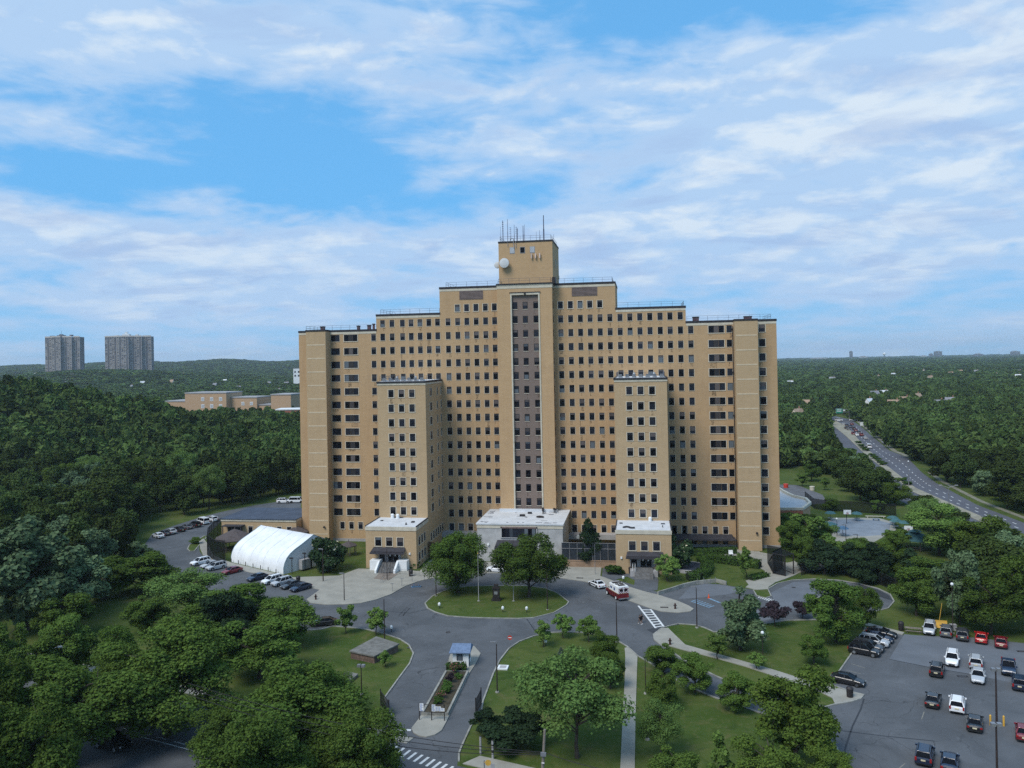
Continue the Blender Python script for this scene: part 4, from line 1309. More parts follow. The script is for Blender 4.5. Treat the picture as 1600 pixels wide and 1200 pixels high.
def window_frame(mb, w, h, sur, kind, T=None):
    T = T or (lambda p: p)
    def bx(x0, x1, y0, y1, z0, z1, mi):
        q = MB(); q.box(x0, x1, y0, y1, z0, z1, mi, 'k')
        b = len(mb.v)
        mb.v += [T(p) for p in q.v]; mb.f += [tuple(b + i for i in f) for f in q.f]; mb.m += q.m
    a, b_ = w / 2, h / 2
    f_ = .12
    bx(-a, a, -.05, 0, b_ - f_ * .7, b_, 1); bx(-a, a, -.05, 0, -b_, -b_ + f_ * .7, 1)
    bx(-a, -a + f_, -.05, 0, -b_ + f_ * .7, b_ - f_ * .7, 1); bx(a - f_, a, -.05, 0, -b_ + f_ * .7, b_ - f_ * .7, 1)
    if kind:
        n = 3 if w > 3 else 2 if w > 2 else 1
        for i in range(1, n):
            x = -a + w * i / n
            bx(x - .06, x + .06, -.05, 0, -b_ + f_ * .7, b_ - f_ * .7, 1)
    if sur:
        t = .17 if sur == 2 else .10
        e = .07 if sur == 2 else .04
        bx(-a - t, a + t, -e - .03, 0, -b_ - t, -b_, 0)
        bx(-a - t, -a, -e, 0, -b_, b_, 0); bx(a, a + t, -e, 0, -b_, b_, 0)
        if sur == 2: bx(-a - t, a + t, -e, 0, b_, b_ + t * .6, 0)
    else:
        bx(-a - .05, a + .05, -.10, 0, -b_ - .12, -b_, 0)


def window_pane(mb, w, h, kind, T=None, r=0.0):
    T = T or (lambda p: p)
    a, b_ = w / 2 - .12, h / 2 - .08
    if kind:
        n = 3 if w > 3 else 2 if w > 2 else 1
        for i in range(n):
            x0, x1 = -a + 2 * a * i / n + .05 * (i > 0), -a + 2 * a * (i + 1) / n - .05 * (i < n - 1)
            mid = (n == 3 and i == 1)
            mb.face([T(p) for p in ((x0, -.012, -b_), (x1, -.012, -b_), (x1, -.012, b_), (x0, -.012, b_))], 1 if mid else 0)
    else:
        zs = b_ - 2 * b_ * (.14 + ((r * 7.31) % 1.0) ** 1.6 * .5)
        mb.face([T(p) for p in ((-a, -.012, -b_), (a, -.012, -b_), (a, -.012, zs - .03), (-a, -.012, zs - .03))], 0)
        mb.face([T(p) for p in ((-a, -.014, zs), (a, -.014, zs), (a, -.014, b_), (-a, -.014, b_))], 1 if r < .75 else 0)
        mb.face([T(p) for p in ((-a, -.016, zs - .03), (a, -.016, zs - .03), (a, -.016, zs), (-a, -.016, zs))], 2)


def facing_T(x, y, z, fc):
    if fc == 0: return lambda p: (p[0] + x, p[1] + y, p[2] + z)
    if fc == 1: return lambda p: (x - p[1], y + p[0], p[2] + z)
    return lambda p: (x + p[1], y - p[0], p[2] + z)


def win_size(wd):
    x, y, z, w, h, fc, sur, kd = wd
    dx, dy = x - CAM[0], y - CAM[1]
    cosv = abs(dy) / math.hypot(dx, dy) if fc == 0 else (max(0, (CAM[0] - x)) if fc == 1 else max(0, x - CAM[0])) / math.hypot(dx, dy)
    return -w * h * cosv * (pxm((x, y, z)) ** 2)


WINDOWS.sort(key=win_size)
WMESH = {}
RZ = {0: 0.0, 1: math.pi / 2, 2: -math.pi / 2}
for n_, wd in enumerate(WINDOWS[:99]):
    x, y, z, w, h, fc, sur, kd = wd
    key = (w, h, sur, kd, n_ % 4)
    if key not in WMESH:
        a, b_ = MB(), MB()
        window_frame(a, w, h, sur, kd)
        window_pane(b_, w, h, kd, None, (n_ % 4) / 4)
        WMESH[key] = (a.mesh('window', [TRIM, FRAME]), b_.mesh('pane', [GLASS, SHADE, FRAME]))
    o = link('window', WMESH[key][0], hosp, (x, y, z), (0, 0, RZ[fc]))
    link('pane', WMESH[key][1], o)
a, b_ = MB(), MB()
for wd in WINDOWS[99:]:
    x, y, z, w, h, fc, sur, kd = wd
    T = facing_T(x, y, z, fc)
    window_frame(a, w, h, sur, kd, T)
    window_pane(b_, w, h, kd, T, Rw.random())
wa = a.build('windows', [TRIM, FRAME], hosp); wa['kind'] = 'stuff'
wb = b_.build('panes', [GLASS, SHADE, FRAME], wa); wb['kind'] = 'stuff'
# rain-washed dirt below some of the sills
M_ = bpy.data.materials.new('sill_dirt'); M_.use_nodes = True; t = NT(M_.node_tree); t.n.remove(t.n['Principled BSDF'])
d_ = t.new('ShaderNodeBsdfDiffuse'); d_.inputs[0].default_value = (.09, .062, .042, 1); tr_ = t.new('ShaderNodeBsdfTransparent'); mx_ = t.new('ShaderNodeMixShader')
g_ = t.new('ShaderNodeNewGeometry'); t.l.new(t.math('MULTIPLY', t.smooth(t.noise(g_.outputs['Position'], 2.2, 4, .6), .3, .7), t.lin(g_.outputs['Random Per Island'], 0, 1, .12, .5)), mx_.inputs[0])
t.l.new(tr_.outputs[0], mx_.inputs[1]); t.l.new(d_.outputs[0], mx_.inputs[2]); t.l.new(mx_.outputs[0], t.n['Material Output'].inputs[0])
mb = MB()
for wd in WINDOWS:
    if Rw.random() < .55:
        x, y, z, w, h, fc, sur, kd = wd
        T = facing_T(x, y, z, fc); a_ = Rw.uniform(-.5, .1) * w; b2 = a_ + Rw.uniform(.15, .6) * w; l_ = Rw.uniform(.5, 1.5)
        mb.face([T(p) for p in ((a_, -.006, -h / 2 - .18 - l_), (b2, -.006, -h / 2 - .18 - l_), (b2, -.006, -h / 2 - .18), (a_, -.006, -h / 2 - .18))])
sd = part(mb, 'sill_stain', M_); sd['kind'] = 'stuff'

# ================================================================== OTHER BUILDINGS
# low annex behind the tent
an = thing('annex_building', 'low tan annex with dark flat roof beside the tall tower', 'annex', (0, 0, 0))
mb = MB(); mb.box(-84.0, -62.6, -3.6, 12.5, -0.2, 5.7, 0, 'tb'); mb.build('wall', TAN_LIGHT, an)
mb = MB(); mb.box(-84.15, -62.6, -3.75, 12.6, 5.7, 6.25, 1, 't'); mb.box(-84.3, -62.6, -3.9, 12.75, 6.25, 6.4, 0); mb.build('roof', [DARKROOF, LIMESTONE], an)
for x in (-78.2 + 2.6, -73.3 + .5, -70.2, -67.4, -64.6):
    fr, pn = MB(), MB(); window_frame(fr, 1.2, 2.0, 2, 0); window_pane(pn, 1.2, 2.0, 0)
    w_ = link('window', fr.mesh('window', [TRIM, FRAME]), an, (x, -3.6, 3.4)); link('pane', pn.mesh('pane', [GLASS, SHADE, FRAME]), w_)
mb = MB(); mb.box(-82.8, -77.2, -5.8, -3.6, 4.6, 4.85); mb.box(-82.2, -78.0, -3.68, -3.6, .2, 4.4); mb.box(-82.7, -82.5, -5.7, -5.5, 0, 4.6); mb.box(-77.5, -77.3, -5.7, -5.5, 0, 4.6); mb.build('porch', AWNING, an)

# white fabric hall
TA, TB = np.array([-70.3, -24.3]), np.array([-52.2, -34.3])
tu = (TB - TA) / np.linalg.norm(TB - TA); tn = np.array([-tu[1], tu[0]])
TWD, THH = 17.25, 7.5
prof = []
for s, z in ((0, 0), (.0, 1.4), (.02, 2.5), (.055, 3.5), (.11, 4.35), (.18, 5.05), (.28, 5.75), (.39, 6.6), (.5, 7.5)):
    prof.append((s, z))
prof = prof + [(1 - s, z) for s, z in prof[-2::-1]]
tent = thing('fabric_hall', 'white curved fabric hall standing in front of the low annex', 'tent', (0, 0, 0))
mb = MB()
L = np.linalg.norm(TB - TA); NS = 8
for i in range(NS + 1):
    for s, z in prof:
        sag = 0.0 if i in (0, NS) else -0.05 * (i % 2) * (z > 0.5)
        p = TA + tu * L * i / NS + tn * TWD * s
        mb.v.append((p[0], p[1], z + sag))
n = len(prof)
for i in range(NS):
    for k in range(n - 1):
        mb.f.append((i * n + k, (i + 1) * n + k, (i + 1) * n + k + 1, i * n + k + 1)); mb.m.append(0)
o = mb.build('roof_fabric', TENT, tent, True)
for e, nm in ((0, 'end_wall'), (1, 'end_wall')):
    mb = MB(); base = (TA if e == 0 else TB)
    pts = [(*(base + tn * TWD * s - tu * (.02 if e else -.02)), z) for s, z in prof]
    mb.face(pts if e else pts[::-1], 0)
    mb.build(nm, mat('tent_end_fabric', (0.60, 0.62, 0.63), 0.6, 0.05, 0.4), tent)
mb = MB()
for base in (TA, TB):
    for k in range(n - 1):
        p = base + tn * TWD * prof[k][0]; q = base + tn * TWD * prof[k + 1][0]
        mb.tube((*p, prof[k][1]), (*q, prof[k + 1][1]), .07, .07, 5)
sm_ = MB()
for i in range(1, 8):
    c_ = TA + tu * L * i / 8
    for k in range(n - 1):
        sm_.tube((*(c_ + tn * TWD * prof[k][0]), prof[k][1] - .01), (*(c_ + tn * TWD * prof[k + 1][0]), prof[k + 1][1] - .01), .035, .035, 4, 0, False)
sm_.build('fabric_seam', mat('tent_seam', (0.66, 0.68, 0.69), 0.7, 0.1), tent)
mb.build('edge_cable', mat('tent_edge', (0.22, 0.30, 0.33), 0.6, 0.1), tent)
for e in (.12, .5, .84):
    mb = MB(); p = TB + tu * 1.6 + tn * TWD * e * .55
    mb.tube((*p, 0), (*p, 3.4 + e), .09, .09, 6); mb.box(p[0] - .5, p[0] + .3, p[1] - .12, p[1] + .12, 3.4 + e, 3.7 + e)
    mb.build('floodlight', DARKMETAL, tent)
p = TB + tu * 1.0 + tn * TWD * .30
mb = MB(); mb.obox(p, tu, 1.2, 2.4, 0.4, 2.6, 0); mb.obox(p + tn * 1.5, tu, .9, .5, 0.2, 2.9, 1); mb.build('heater_unit', [PALEGREY, DARKMETAL], tent)
bo = None
for i in range(7):
    f_ = (i + .3) / 7
    q = TA + (TB - TA) * f_ - tn * .55
    if bo is None:
        m_ = MB(); m_.tube((0, 0, 0), (0, 0, .9), .09, .09, 8); m_.tube((0, 0, .9), (0, 0, 1.0), .09, .03, 8); bo = m_.mesh('post', DARKMETAL)
    tag(link('bollard', bo, None, (q[0], q[1], 0.1)), 'short dark steel bollard along the foot of the white hall', 'bollard', 'bollards along the white hall')

# brown gazebos by the tent and in the yard
def gazebo(px, py, r, h, roofm, label, n=6, wall=True, name='gazebo', zr=None):
    c = G(px, py)
    g = thing(name, label, 'gazebo', (c[0], c[1], 0))
    mb = MB()
    top = h + (zr or r * .45)
    for i in range(n):
        a0, a1 = 2 * math.pi * i / n, 2 * math.pi * (i + 1) / n
        mb.face([(r * math.cos(a0), r * math.sin(a0), h), (r * math.cos(a1), r * math.sin(a1), h), (0, 0, top)])
        mb.face([(r * math.cos(a0), r * math.sin(a0), h - .2), (r * math.cos(a1), r * math.sin(a1), h - .2), (r * math.cos(a1), r * math.sin(a1), h), (r * math.cos(a0), r * math.sin(a0), h)])
    mb.tube((0, 0, top - .1), (0, 0, top + .5), .12, .04, 6)
    mb.build('roof', roofm, g)
    for i in range(n):
        a0 = 2 * math.pi * i / n
        p = MB(); p.tube((r * .86 * math.cos(a0), r * .86 * math.sin(a0), 0), (r * .86 * math.cos(a0), r * .86 * math.sin(a0), h), .09, .09, 6); p.build('post', BROWNROOF, g)
    p = MB()
    for i in range(n - 1):
        a0, a1 = 2 * math.pi * i / n, 2 * math.pi * (i + 1) / n
        for zz in (.5, .95):
            p.tube((r * .86 * math.cos(a0), r * .86 * math.sin(a0), zz), (r * .86 * math.cos(a1), r * .86 * math.sin(a1), zz), .05, .05, 5)
    p.build('rail', BROWNROOF, g)
    return g


gazebo(367, 858, 5.2, 3.0, BROWNROOF, 'brown shingled pavilion behind the white fabric hall, by the dark screen fence', 8)
gazebo(463, 848, 3.6, 3.0, BROWNROOF, 'brown pointed gazebo between the white hall and the tower end', 6)
gazebo(545, 868, 2.2, 2.6, BROWNROOF, 'small brown gazebo on the grass against the tower base', 6)
gz = gazebo(1430, 857, 4.4, 2.6, TEAL, 'teal roofed gazebo at the edge of the courtyard', 8, zr=1.7)
mb = MB(); mb.tube((0, 0, 4.2), (0, 0, 4.7), 1.6, .1, 8); mb.build('roof_cap', TEAL, gz)

# curved low wing behind the tower
cw = thing('curved_wing', 'low tan wing with pale blue curved flat roof beside the tower', 'building', (0, 0, 0))
poly = gp([(1205, 797), (1254, 797), (1266, 788), (1259, 781), (1240, 777), (1225, 770), (1205, 755)], 5.2)
mb = MB(); mb.prism(poly, -0.2, 5.2, 0, True, False, 1); mb.build('wall', [TAN, mat('pale_blue_roof', (0.42, 0.43, 0.44), 0.8, 0.1, 0.3)], cw)
mb = MB(); mb.ribbon(poly, .7, 5.2, 5.9, 0, closed=True); mb.build('parapet', LIMESTONE, cw)
mb = MB(); mb.ribbon([(a[0] , a[1] - .25) for a in poly[:2]], .3, 3.6, 5.0); mb.build('brown_band', REDBRICK, cw)

# guard booth
bc = (G(708, 1043)[:2] + G(732, 1043)[:2]) / 2
bu = np.array([0.985, 0.17])
bd = G(737, 1022)[:2] - G(707, 1022)[:2]
booth = thing('guard_booth', 'white guard booth with blue shingled roof on the planted divider', 'guard booth', (bc[0], bc[1], 0.14), math.atan2(0.08, 1))
mb = MB(); mb.box(-1.25, 1.25, 0, 2.6, 0, 2.35, 0, 'tb'); mb.build('wall', WHITE, booth)
mb = MB()
rx0, rx1, ry0, ry1 = -1.75, 1.6, -.5, 3.2
mb.face([(rx0, ry0, 2.3), (rx1, ry0, 2.3), (rx1 - .1, 1.5, 3.15), (rx0 + .3, 1.5, 3.15)]); mb.face([(rx1, ry1, 2.3), (rx0, ry1, 2.3), (rx0 + .3, 1.5, 3.15), (rx1 - .1, 1.5, 3.15)])
mb.face([(rx0, ry1, 2.3), (rx0, ry0, 2.3), (rx0 + .3, 1.5, 3.15)]); mb.face([(rx1, ry0, 2.3), (rx1, ry1, 2.3), (rx1 - .1, 1.5, 3.15)])
mb.box(rx0 + .02, rx1 - .02, ry0 + .02, ry1 - .02, 2.18, 2.29)
mb.build('roof', SHINGLE, booth)
for (x, y, rz) in ((-.15, 0, 0), (1.25, 1.3, math.pi / 2), (-1.25, 1.3, -math.pi / 2)):
    fr, pn = MB(), MB(); window_frame(fr, .95, 1.05, 0, 1); pn.face([(-.4, -.02, -.45), (.4, -.02, -.45), (.4, -.02, .45), (-.4, -.02, .45)])
    w_ = link('window', fr.mesh('window', [WHITE, FRAME]), booth, (x, y, 1.45), (0, 0, rz)); link('pane', pn.mesh('pane', [GLASS]), w_)
mb = MB(); mb.box(1.25, 1.29, .3, 1.0, 0.05, 2.1); mb.build('door', DARKMETAL, booth)
mb = MB()
for y in (.1, .9): mb.tube((-2.0, y, 0), (-2.0, y, 1.1), .04, .04, 6)
mb.tube((-2.0, .1, 1.1), (-2.0, .9, 1.1), .04, .04, 6); mb.tube((-1.3, .9, 1.1), (-2.0, .9, 1.1), .04, .04, 6)
mb.build('handrail', METAL, booth)

# lawn vaults
for (pl, h, lb) in (([(548, 1029), (585, 1037), (622, 1018), (588, 1007)], 1.3, 'large grey concrete vault with brick sides on the lawn'), ([(527, 1066), (545, 1069), (559, 1058), (541, 1054)], .5, 'small low grey concrete hatch on the lawn beside a lamp post')):
    q = gp(pl)
    v = thing('concrete_vault', lb, 'vault', (*q.__getitem__(0), 0)); c0 = q[0]
    q = [(a[0] - c0[0], a[1] - c0[1]) for a in q]
    mb = MB(); mb.prism(q, 0, h - .2); mb.build('wall', mat('vault_brick', (0.14, 0.095, 0.075), 0.9, 0.3, 2.0), v)
    cen = np.mean(np.array(q), axis=0)
    mb = MB(); mb.prism([cen + (np.array(a) - cen) * 1.06 for a in q], h - .2, h); mb.build('roof_slab', mat('slab_grey', (0.16, 0.155, 0.14), 0.9, 0.25, .8), v)
hq = thing('access_hatch', 'small square white framed hatch on the grass beside the drive', 'hatch', (*G(786, 1044)[:2], 0))
mb = MB(); mb.box(-.8, .8, -.8, .8, 0, .22); mb.build('hatch_frame', WHITE, hq); mb = MB(); mb.box(-.5, .5, -.5, .5, .22, .26, 0, 'b'); mb.build('hatch_cover', PALEGREY, hq)

# brick school and distant buildings
def far_block(name, label, cat, boxes, group=None, wallm=None, roofm=None, loc=(0, 0), rz=0.0, windows=None):
    """boxes: (x0, x1, y0, y1, z0, z1); windows: (x0, x1, columns, z list, y, size)"""
    z0 = ground_z(*loc)
    t_ = thing(name, label, cat, (loc[0], loc[1], z0 - 1), rz, group)
    mb, rf = MB(), MB()
    for b in boxes:
        mb.box(*b, 0, 'tb'); rf.box(b[0] - .3, b[1] + .3, b[2] - .3, b[3] + .3, b[5], b[5] + .8)
    mb.build('wall', wallm or SCHOOL, t_); rf.build('roof', roofm or PALEGREY, t_)
    for wspec in windows or []:
        x0, x1, nc, zs, y, w, h, m_ = wspec
        for i in range(nc):
            for z in zs:
                q = MB(); q.box(-w / 2, w / 2, -.12, 0, -h / 2, h / 2, 0, 'k'); q.box(-w / 2 + .3, w / 2 - .3, -.16, -.12, -h / 2 + .3, h / 2 - .3, 1, 'k')
                q.build('window', [WHITE, m_], t_).location = (x0 + (x1 - x0) * (i + .5) / nc, y, z)
    return t_


def at_depth(px, d):
    v = FW + RT * (px - 800) / F_PX
    p = CAM + v * d
    return np.array([p[0], p[1]])


sc_l = at_depth(333, 640)
pale_pane = mat('pale_pane', (0.42, 0.43, 0.44), 0.5, 0.1)
far_block('brick_school', 'long tan brick school with pale square windows beyond the dark wood', 'school',
          [(-47, -25, 4, 26, 0, 20.5), (-26, 11, 0, 22, 0, 27), (10.9, 34, 6, 26, 0, 23), (34, 47, 8, 28, 0, 17), (46.9, 64, 5, 26, 0, 25), (-58, -47, 10, 26, 0, 15)], loc=sc_l, rz=YAW - 0.25,
          windows=[(-14, 10, 3, (22.5, 17), 0, 2.8, 3.0, pale_pane), (-14, 2, 2, (10,), 0, 2.8, 3.4, CARGLASS), (18, 33, 2, (18.5,), 6, 2.6, 2.6, pale_pane)])
p_ = at_depth(466, 560)
far_block('red_brick_building', 'small red brick building with white roof edge just beside the tower end', 'building', [(-16, 12, 0, 14, 0, 17), (6, 12, -2, 3, 17, 19.5)], wallm=REDBRICK, roofm=WHITE, loc=p_, rz=YAW)
p_ = at_depth(463, 1500)
far_block('white_block', 'small white block with dark openings above the far trees by the tower', 'building', [(-6, 7, 0, 10, 0, 40)], wallm=WHITE, loc=p_, rz=YAW, windows=[(-6, 7, 2, (34, 27), 0, 3.4, 4, FRAME)])

# twin-like apartment towers far away on the wooded hill: three-winged slabs
Rtw = random.Random(9)
CONC = mat('tower_concrete', (0.52, 0.46, 0.41), 0.85, 0.12, 0.05)
TGREY = mat('tower_dark_brick', (0.115, 0.104, 0.108), 0.9, 0.15, 0.05)
for (px, d, htop, lb, wmul, pent) in ((97, 2400, 139, 'far apartment tower on the wooded hill, the narrower one with a low dark roof house', .88, False), (200, 2400, 137, 'far apartment tower on the wooded hill, the wider one with a white roof house', 1.12, True)):
    c = at_depth(px, d)
    t_ = thing('apartment_tower', lb, 'apartment tower', (c[0], c[1], 20), YAW + (.1 if pent else -.05))
    H = htop - 20
    for (x0, x1, y0, y1) in ((-57 * wmul, -22 * wmul, 0, 24), (-22 * wmul, 6 * wmul, -16, 22), (6 * wmul, 36 * wmul, -4, 22), (36 * wmul, 57 * wmul, 6, 30)):
        mb = MB(); mb.box(x0, x1, y0, y1, 0, H, 0, 'b'); bl = mb.build('wall', TGREY, t_)
        mb = MB(); ncol = max(3, int((x1 - x0) / 6)); st = (x1 - x0) / ncol
        for i in range(ncol + 1): mb.box(x0 + i * st - .3, x0 + i * st + .3, y0 - .9, y0, 0, H + 2)
        mb.box(x0 - .5, x1 + .5, y0 - 1, y0, H - 1, H + 3)
        mb.build('concrete_rib', CONC, bl)
        mb = MB()
        for i in range(ncol):
            if i % 3 == 1: continue
            for k in range(33):
                if Rtw.random() < .3: continue
                z = 3 + k * (H - 6) / 33
                mb.box(x0 + i * st + .9, x0 + (i + 1) * st - .9, y0 - .6, y0, z, z + 1.25, 0, 'k')
        mb.build('balcony', CONC, bl)
    mb = MB(); mb.box(-40, -28, 6, 14, H + 2, H + 5); mb.box(20, 27, 6, 14, H + 2, H + 7); mb.tube((-6, 8, H), (-6, 8, H + 20), .5, .3, 5); mb.box(-16, 4, 2, 16, H, H + (8 if pent else 6)); mb.box(-10, -2, 4, 12, H + 6, H + (14 if pent else 9)); mb.build('roof_house', WHITE if pent else TGREY, t_)

# landmarks on the flat horizon
for (px, d, w, h, kind, lb) in ((1331, 7000, 16, 76, 'far_chimney', 'thin dark chimney standing on the far horizon'), (1467, 7000, 58, 62, 'far_office_block', 'broad grey office block on the far horizon, the taller of two'),
                                (1456, 7000, 22, 42, 'far_office_block', 'low grey office block on the far horizon next to the taller one'), (1588, 7000, 68, 50, 'far_office_block', 'wide blue grey block on the far horizon at the picture edge'),
                                (1530, 7000, 66, 34, 'far_office_block', 'long low pale block on the far horizon'), (1280, 6500, 130, 24, 'far_shed', 'long pale shed on the far horizon beside the hospital tower'),
                                (1350, 6800, 60, 30, 'far_shed', 'low white shed on the far horizon between chimney and water tower'), (1445, 6800, 45, 26, 'far_shed', 'low white shed on the far horizon before the office block')):
    c = at_depth(px, d)
    z0 = ground_z(*c)
    t_ = thing(kind, lb, kind.split('_', 1)[1].replace('_', ' '), (c[0], c[1], z0), YAW)
    mb = MB(); mb.box(-w / 2, w / 2, 0, 30, 0, h, 0, 'b'); mb.build('wall', TGREY if 'shed' not in kind else PALEGREY, t_)
    mb = MB(); mb.box(-w / 2 * .6, w / 2 * .5, 4, 24, h, h + 5); mb.build('roof_house', PALEGREY, t_)
c = at_depth(1382, 6200); z0 = ground_z(*c)
t_ = thing('water_tower', 'pale water tower on the far horizon', 'water tower', (c[0], c[1], z0))
mb = MB(); mb.tube((0, 0, 0), (0, 0, 36), 4, 3, 8); mb.build('stem', TGREY, t_); mb = MB(); mb.tube((0, 0, 36), (0, 0, 44), 5, 13, 12); mb.tube((0, 0, 44), (0, 0, 52), 13, 12, 12); mb.tube((0, 0, 52), (0, 0, 58), 12, 4, 12); mb.build('tank', WHITE, t_)

# houses scattered among the far trees: one of each kind with parts, then copies
HCOL = [mat('house_white', (0.72, 0.72, 0.70), 0.8, 0.08), mat('house_cream', (0.55, 0.48, 0.36), 0.8, 0.1), mat('house_brick', (0.36, 0.17, 0.12), 0.9, 0.2)]
HROOF = [mat('roof_grey_shingle', (0.24, 0.24, 0.26), 0.9, 0.2, .3), mat('roof_tan_shingle', (0.34, 0.24, 0.17), 0.9, 0.2, .3), mat('roof_white', (0.66, 0.67, 0.68), 0.8, 0.08)]
HP = []
for k in range(4):
    t_ = thing('house', '', 'house', (0, 0, 0))
    w, d_, h = (11, 9, 8.5, )[0] + k, 9, 9.5
    mb = MB(); mb.box(-w / 2, w / 2, -d_ / 2, d_ / 2, 0, h, 0, 'tb'); mb.face([(-w / 2, -d_ / 2, h), (-w / 2, d_ / 2, h), (-w / 2, 0, h + 4)][::-1]); mb.face([(w / 2, -d_ / 2, h), (w / 2, d_ / 2, h), (w / 2, 0, h + 4)]); mb.build('wall', HCOL[(0, 0, 1, 2)[k]], t_)
    mb = MB()
    for s in (-1, 1):
        q = [(-w / 2 - .5, s * (d_ / 2 + .6), h - .5), (w / 2 + .5, s * (d_ / 2 + .6), h - .5), (w / 2 + .5, 0, h + 4.1), (-w / 2 - .5, 0, h + 4.1)]
        mb.face(q if s < 0 else q[::-1])
    mb.build('roof', HROOF[(0, 2, 1, 0)[k]], t_)
    mb = MB(); mb.box(w / 4, w / 4 + 1, .5, 1.5, h + 2, h + 5.5); mb.build('chimney', HCOL[2], t_)
    for x in (-w / 4, w / 4):
        mb = MB(); mb.box(-.7, .7, -.1, 0, -.9, .9, 0, 'k'); mb.build('window', CARGLASS, t_).location = (x, -d_ / 2, h - 3)
    HP.append(t_)
HOUSES = [(1357, 620), (1372, 621), (1380, 607), (1390, 607), (1395, 622), (1412, 617), (1425, 606), (1432, 612), (1455, 620), (1466, 622), (1483, 618), (1336, 616), (1365, 608), (1340, 585), (1372, 583), (1395, 580), (1430, 586), (1453, 584), (1470, 574), (1485, 578), (1500, 575), (1512, 577), (1525, 575), (1538, 576), (1555, 580), (1590, 582), (1575, 576), (1245, 636), (1252, 628), (1262, 622), (1234, 592), (1250, 589), (1300, 586), (1318, 582), (1592, 575), (1443, 574),
          (240, 590), (222, 599), (268, 597), (285, 592), (335, 597), (351, 594), (372, 600), (420, 594), (433, 604), (447, 594), (104, 601), (112, 599), (55, 597), (410, 572), (404, 573), (205, 601)]
Rh = random.Random(11)
for i, (px, py) in enumerate(HOUSES):
    if px > 1000 and i % 5 in (1, 3): continue
    hor_y = 558.7 - (px - 800) * math.tan(ROLL)
    d = (CAM[2] - 12.5) * F_PX / max(3.5, (py - hor_y))
    d = min(d, 3200)
    c = at_depth(px, d)
    lab = ('small far house among the trees beyond the highway' if px > 1000 else 'small far house among the trees on the wooded side beyond the school')
    grp = 'houses among the trees beyond the highway' if px > 1000 else 'houses among the trees beyond the school'
    hp = HP[Rh.choice((0, 0, 1, 1, 2, 3))]
    o = copy_tree(hp, (c[0], c[1], ground_z(*c)), YAW + Rh.uniform(-.9, .9), lab, (.62, .62, .95))
    o['group'] = grp
for h_ in HP:
    for c in list(h_.children): bpy.data.objects.remove(c)
    bpy.data.objects.remove(h_)

# ================================================================== VEHICLES
def loft(mb, secs, mi=0):
    """secs: list of rings (equal length, closed) -> skin with end caps"""
    b = len(mb.v); n = len(secs[0])
    for s in secs: mb.v += s
    for k in range(len(secs) - 1):
        for i in range(n):
            j = (i + 1) % n
            mb.f.append((b + k * n + i, b + k * n + j, b + (k + 1) * n + j, b + (k + 1) * n + i)); mb.m.append(mi)
    mb.f.append(tuple(b + i for i in range(n))[::-1]); mb.m.append(mi)
    e = b + (len(secs) - 1) * n
    mb.f.append(tuple(e + i for i in range(n))); mb.m.append(mi)


def ring(x, zb, zt, hw, r=.10):
    zm = zb + (zt - zb) * .55
    half = [(hw * .90, zb), (hw * .985, zb + .12), (hw, zm), (hw * .975, zt - r), (hw * .90, zt - .02), (hw * .5, zt + .015)]
    return [(x, y, z) for y, z in half] + [(x, -y, z) for y, z in half[::-1]]


SPEC = {
    # stations (x, bottom, top, half width); greenhouse base rear/front x, roof rear/front x, roof z, half widths
    'sedan': dict(st=[(-2.35, .34, .78, .74), (-2.25, .24, .96, .86), (-1.55, .20, 1.02, .91), (-.2, .19, .97, .92), (.95, .19, .95, .91), (1.85, .22, .82, .87), (2.25, .26, .70, .78), (2.36, .34, .58, .66)],
                  gh=(-1.95, 1.10, -1.15, .12, 1.45, .82, .60), wheels=(1.42, -1.38), r=.33),
    'suv': dict(st=[(-2.33, .38, .92, .80), (-2.26, .28, 1.08, .90), (-1.55, .24, 1.12, .94), (-.2, .23, 1.08, .95), (.95, .23, 1.06, .94), (1.85, .26, .98, .90), (2.22, .32, .86, .82), (2.32, .40, .72, .70)],
                gh=(-2.24, 1.15, -1.90, .30, 1.70, .86, .68), wheels=(1.42, -1.38), r=.37),
    'pickup': dict(st=[(-2.75, .45, .98, .86), (-2.68, .38, 1.10, .92), (-1.9, .34, 1.12, .95), (-.45, .33, 1.12, .96), (1.0, .33, 1.10, .96), (2.1, .35, 1.06, .92), (2.6, .40, .95, .86), (2.72, .48, .80, .74)],
                   gh=(-.75, 1.35, -.55, .55, 1.82, .88, .70), wheels=(1.75, -1.70), r=.42),
    'van': dict(st=[(-2.5, .38, 1.05, .86), (-2.45, .30, 1.20, .95), (-1.7, .28, 1.22, .98), (0, .28, 1.22, .98), (1.4, .28, 1.18, .97), (2.1, .30, 1.05, .92), (2.45, .36, .88, .84), (2.55, .45, .70, .72)],
                gh=(-2.45, 1.75, -2.35, 1.05, 2.05, .94, .82), wheels=(1.65, -1.60), r=.37),
}


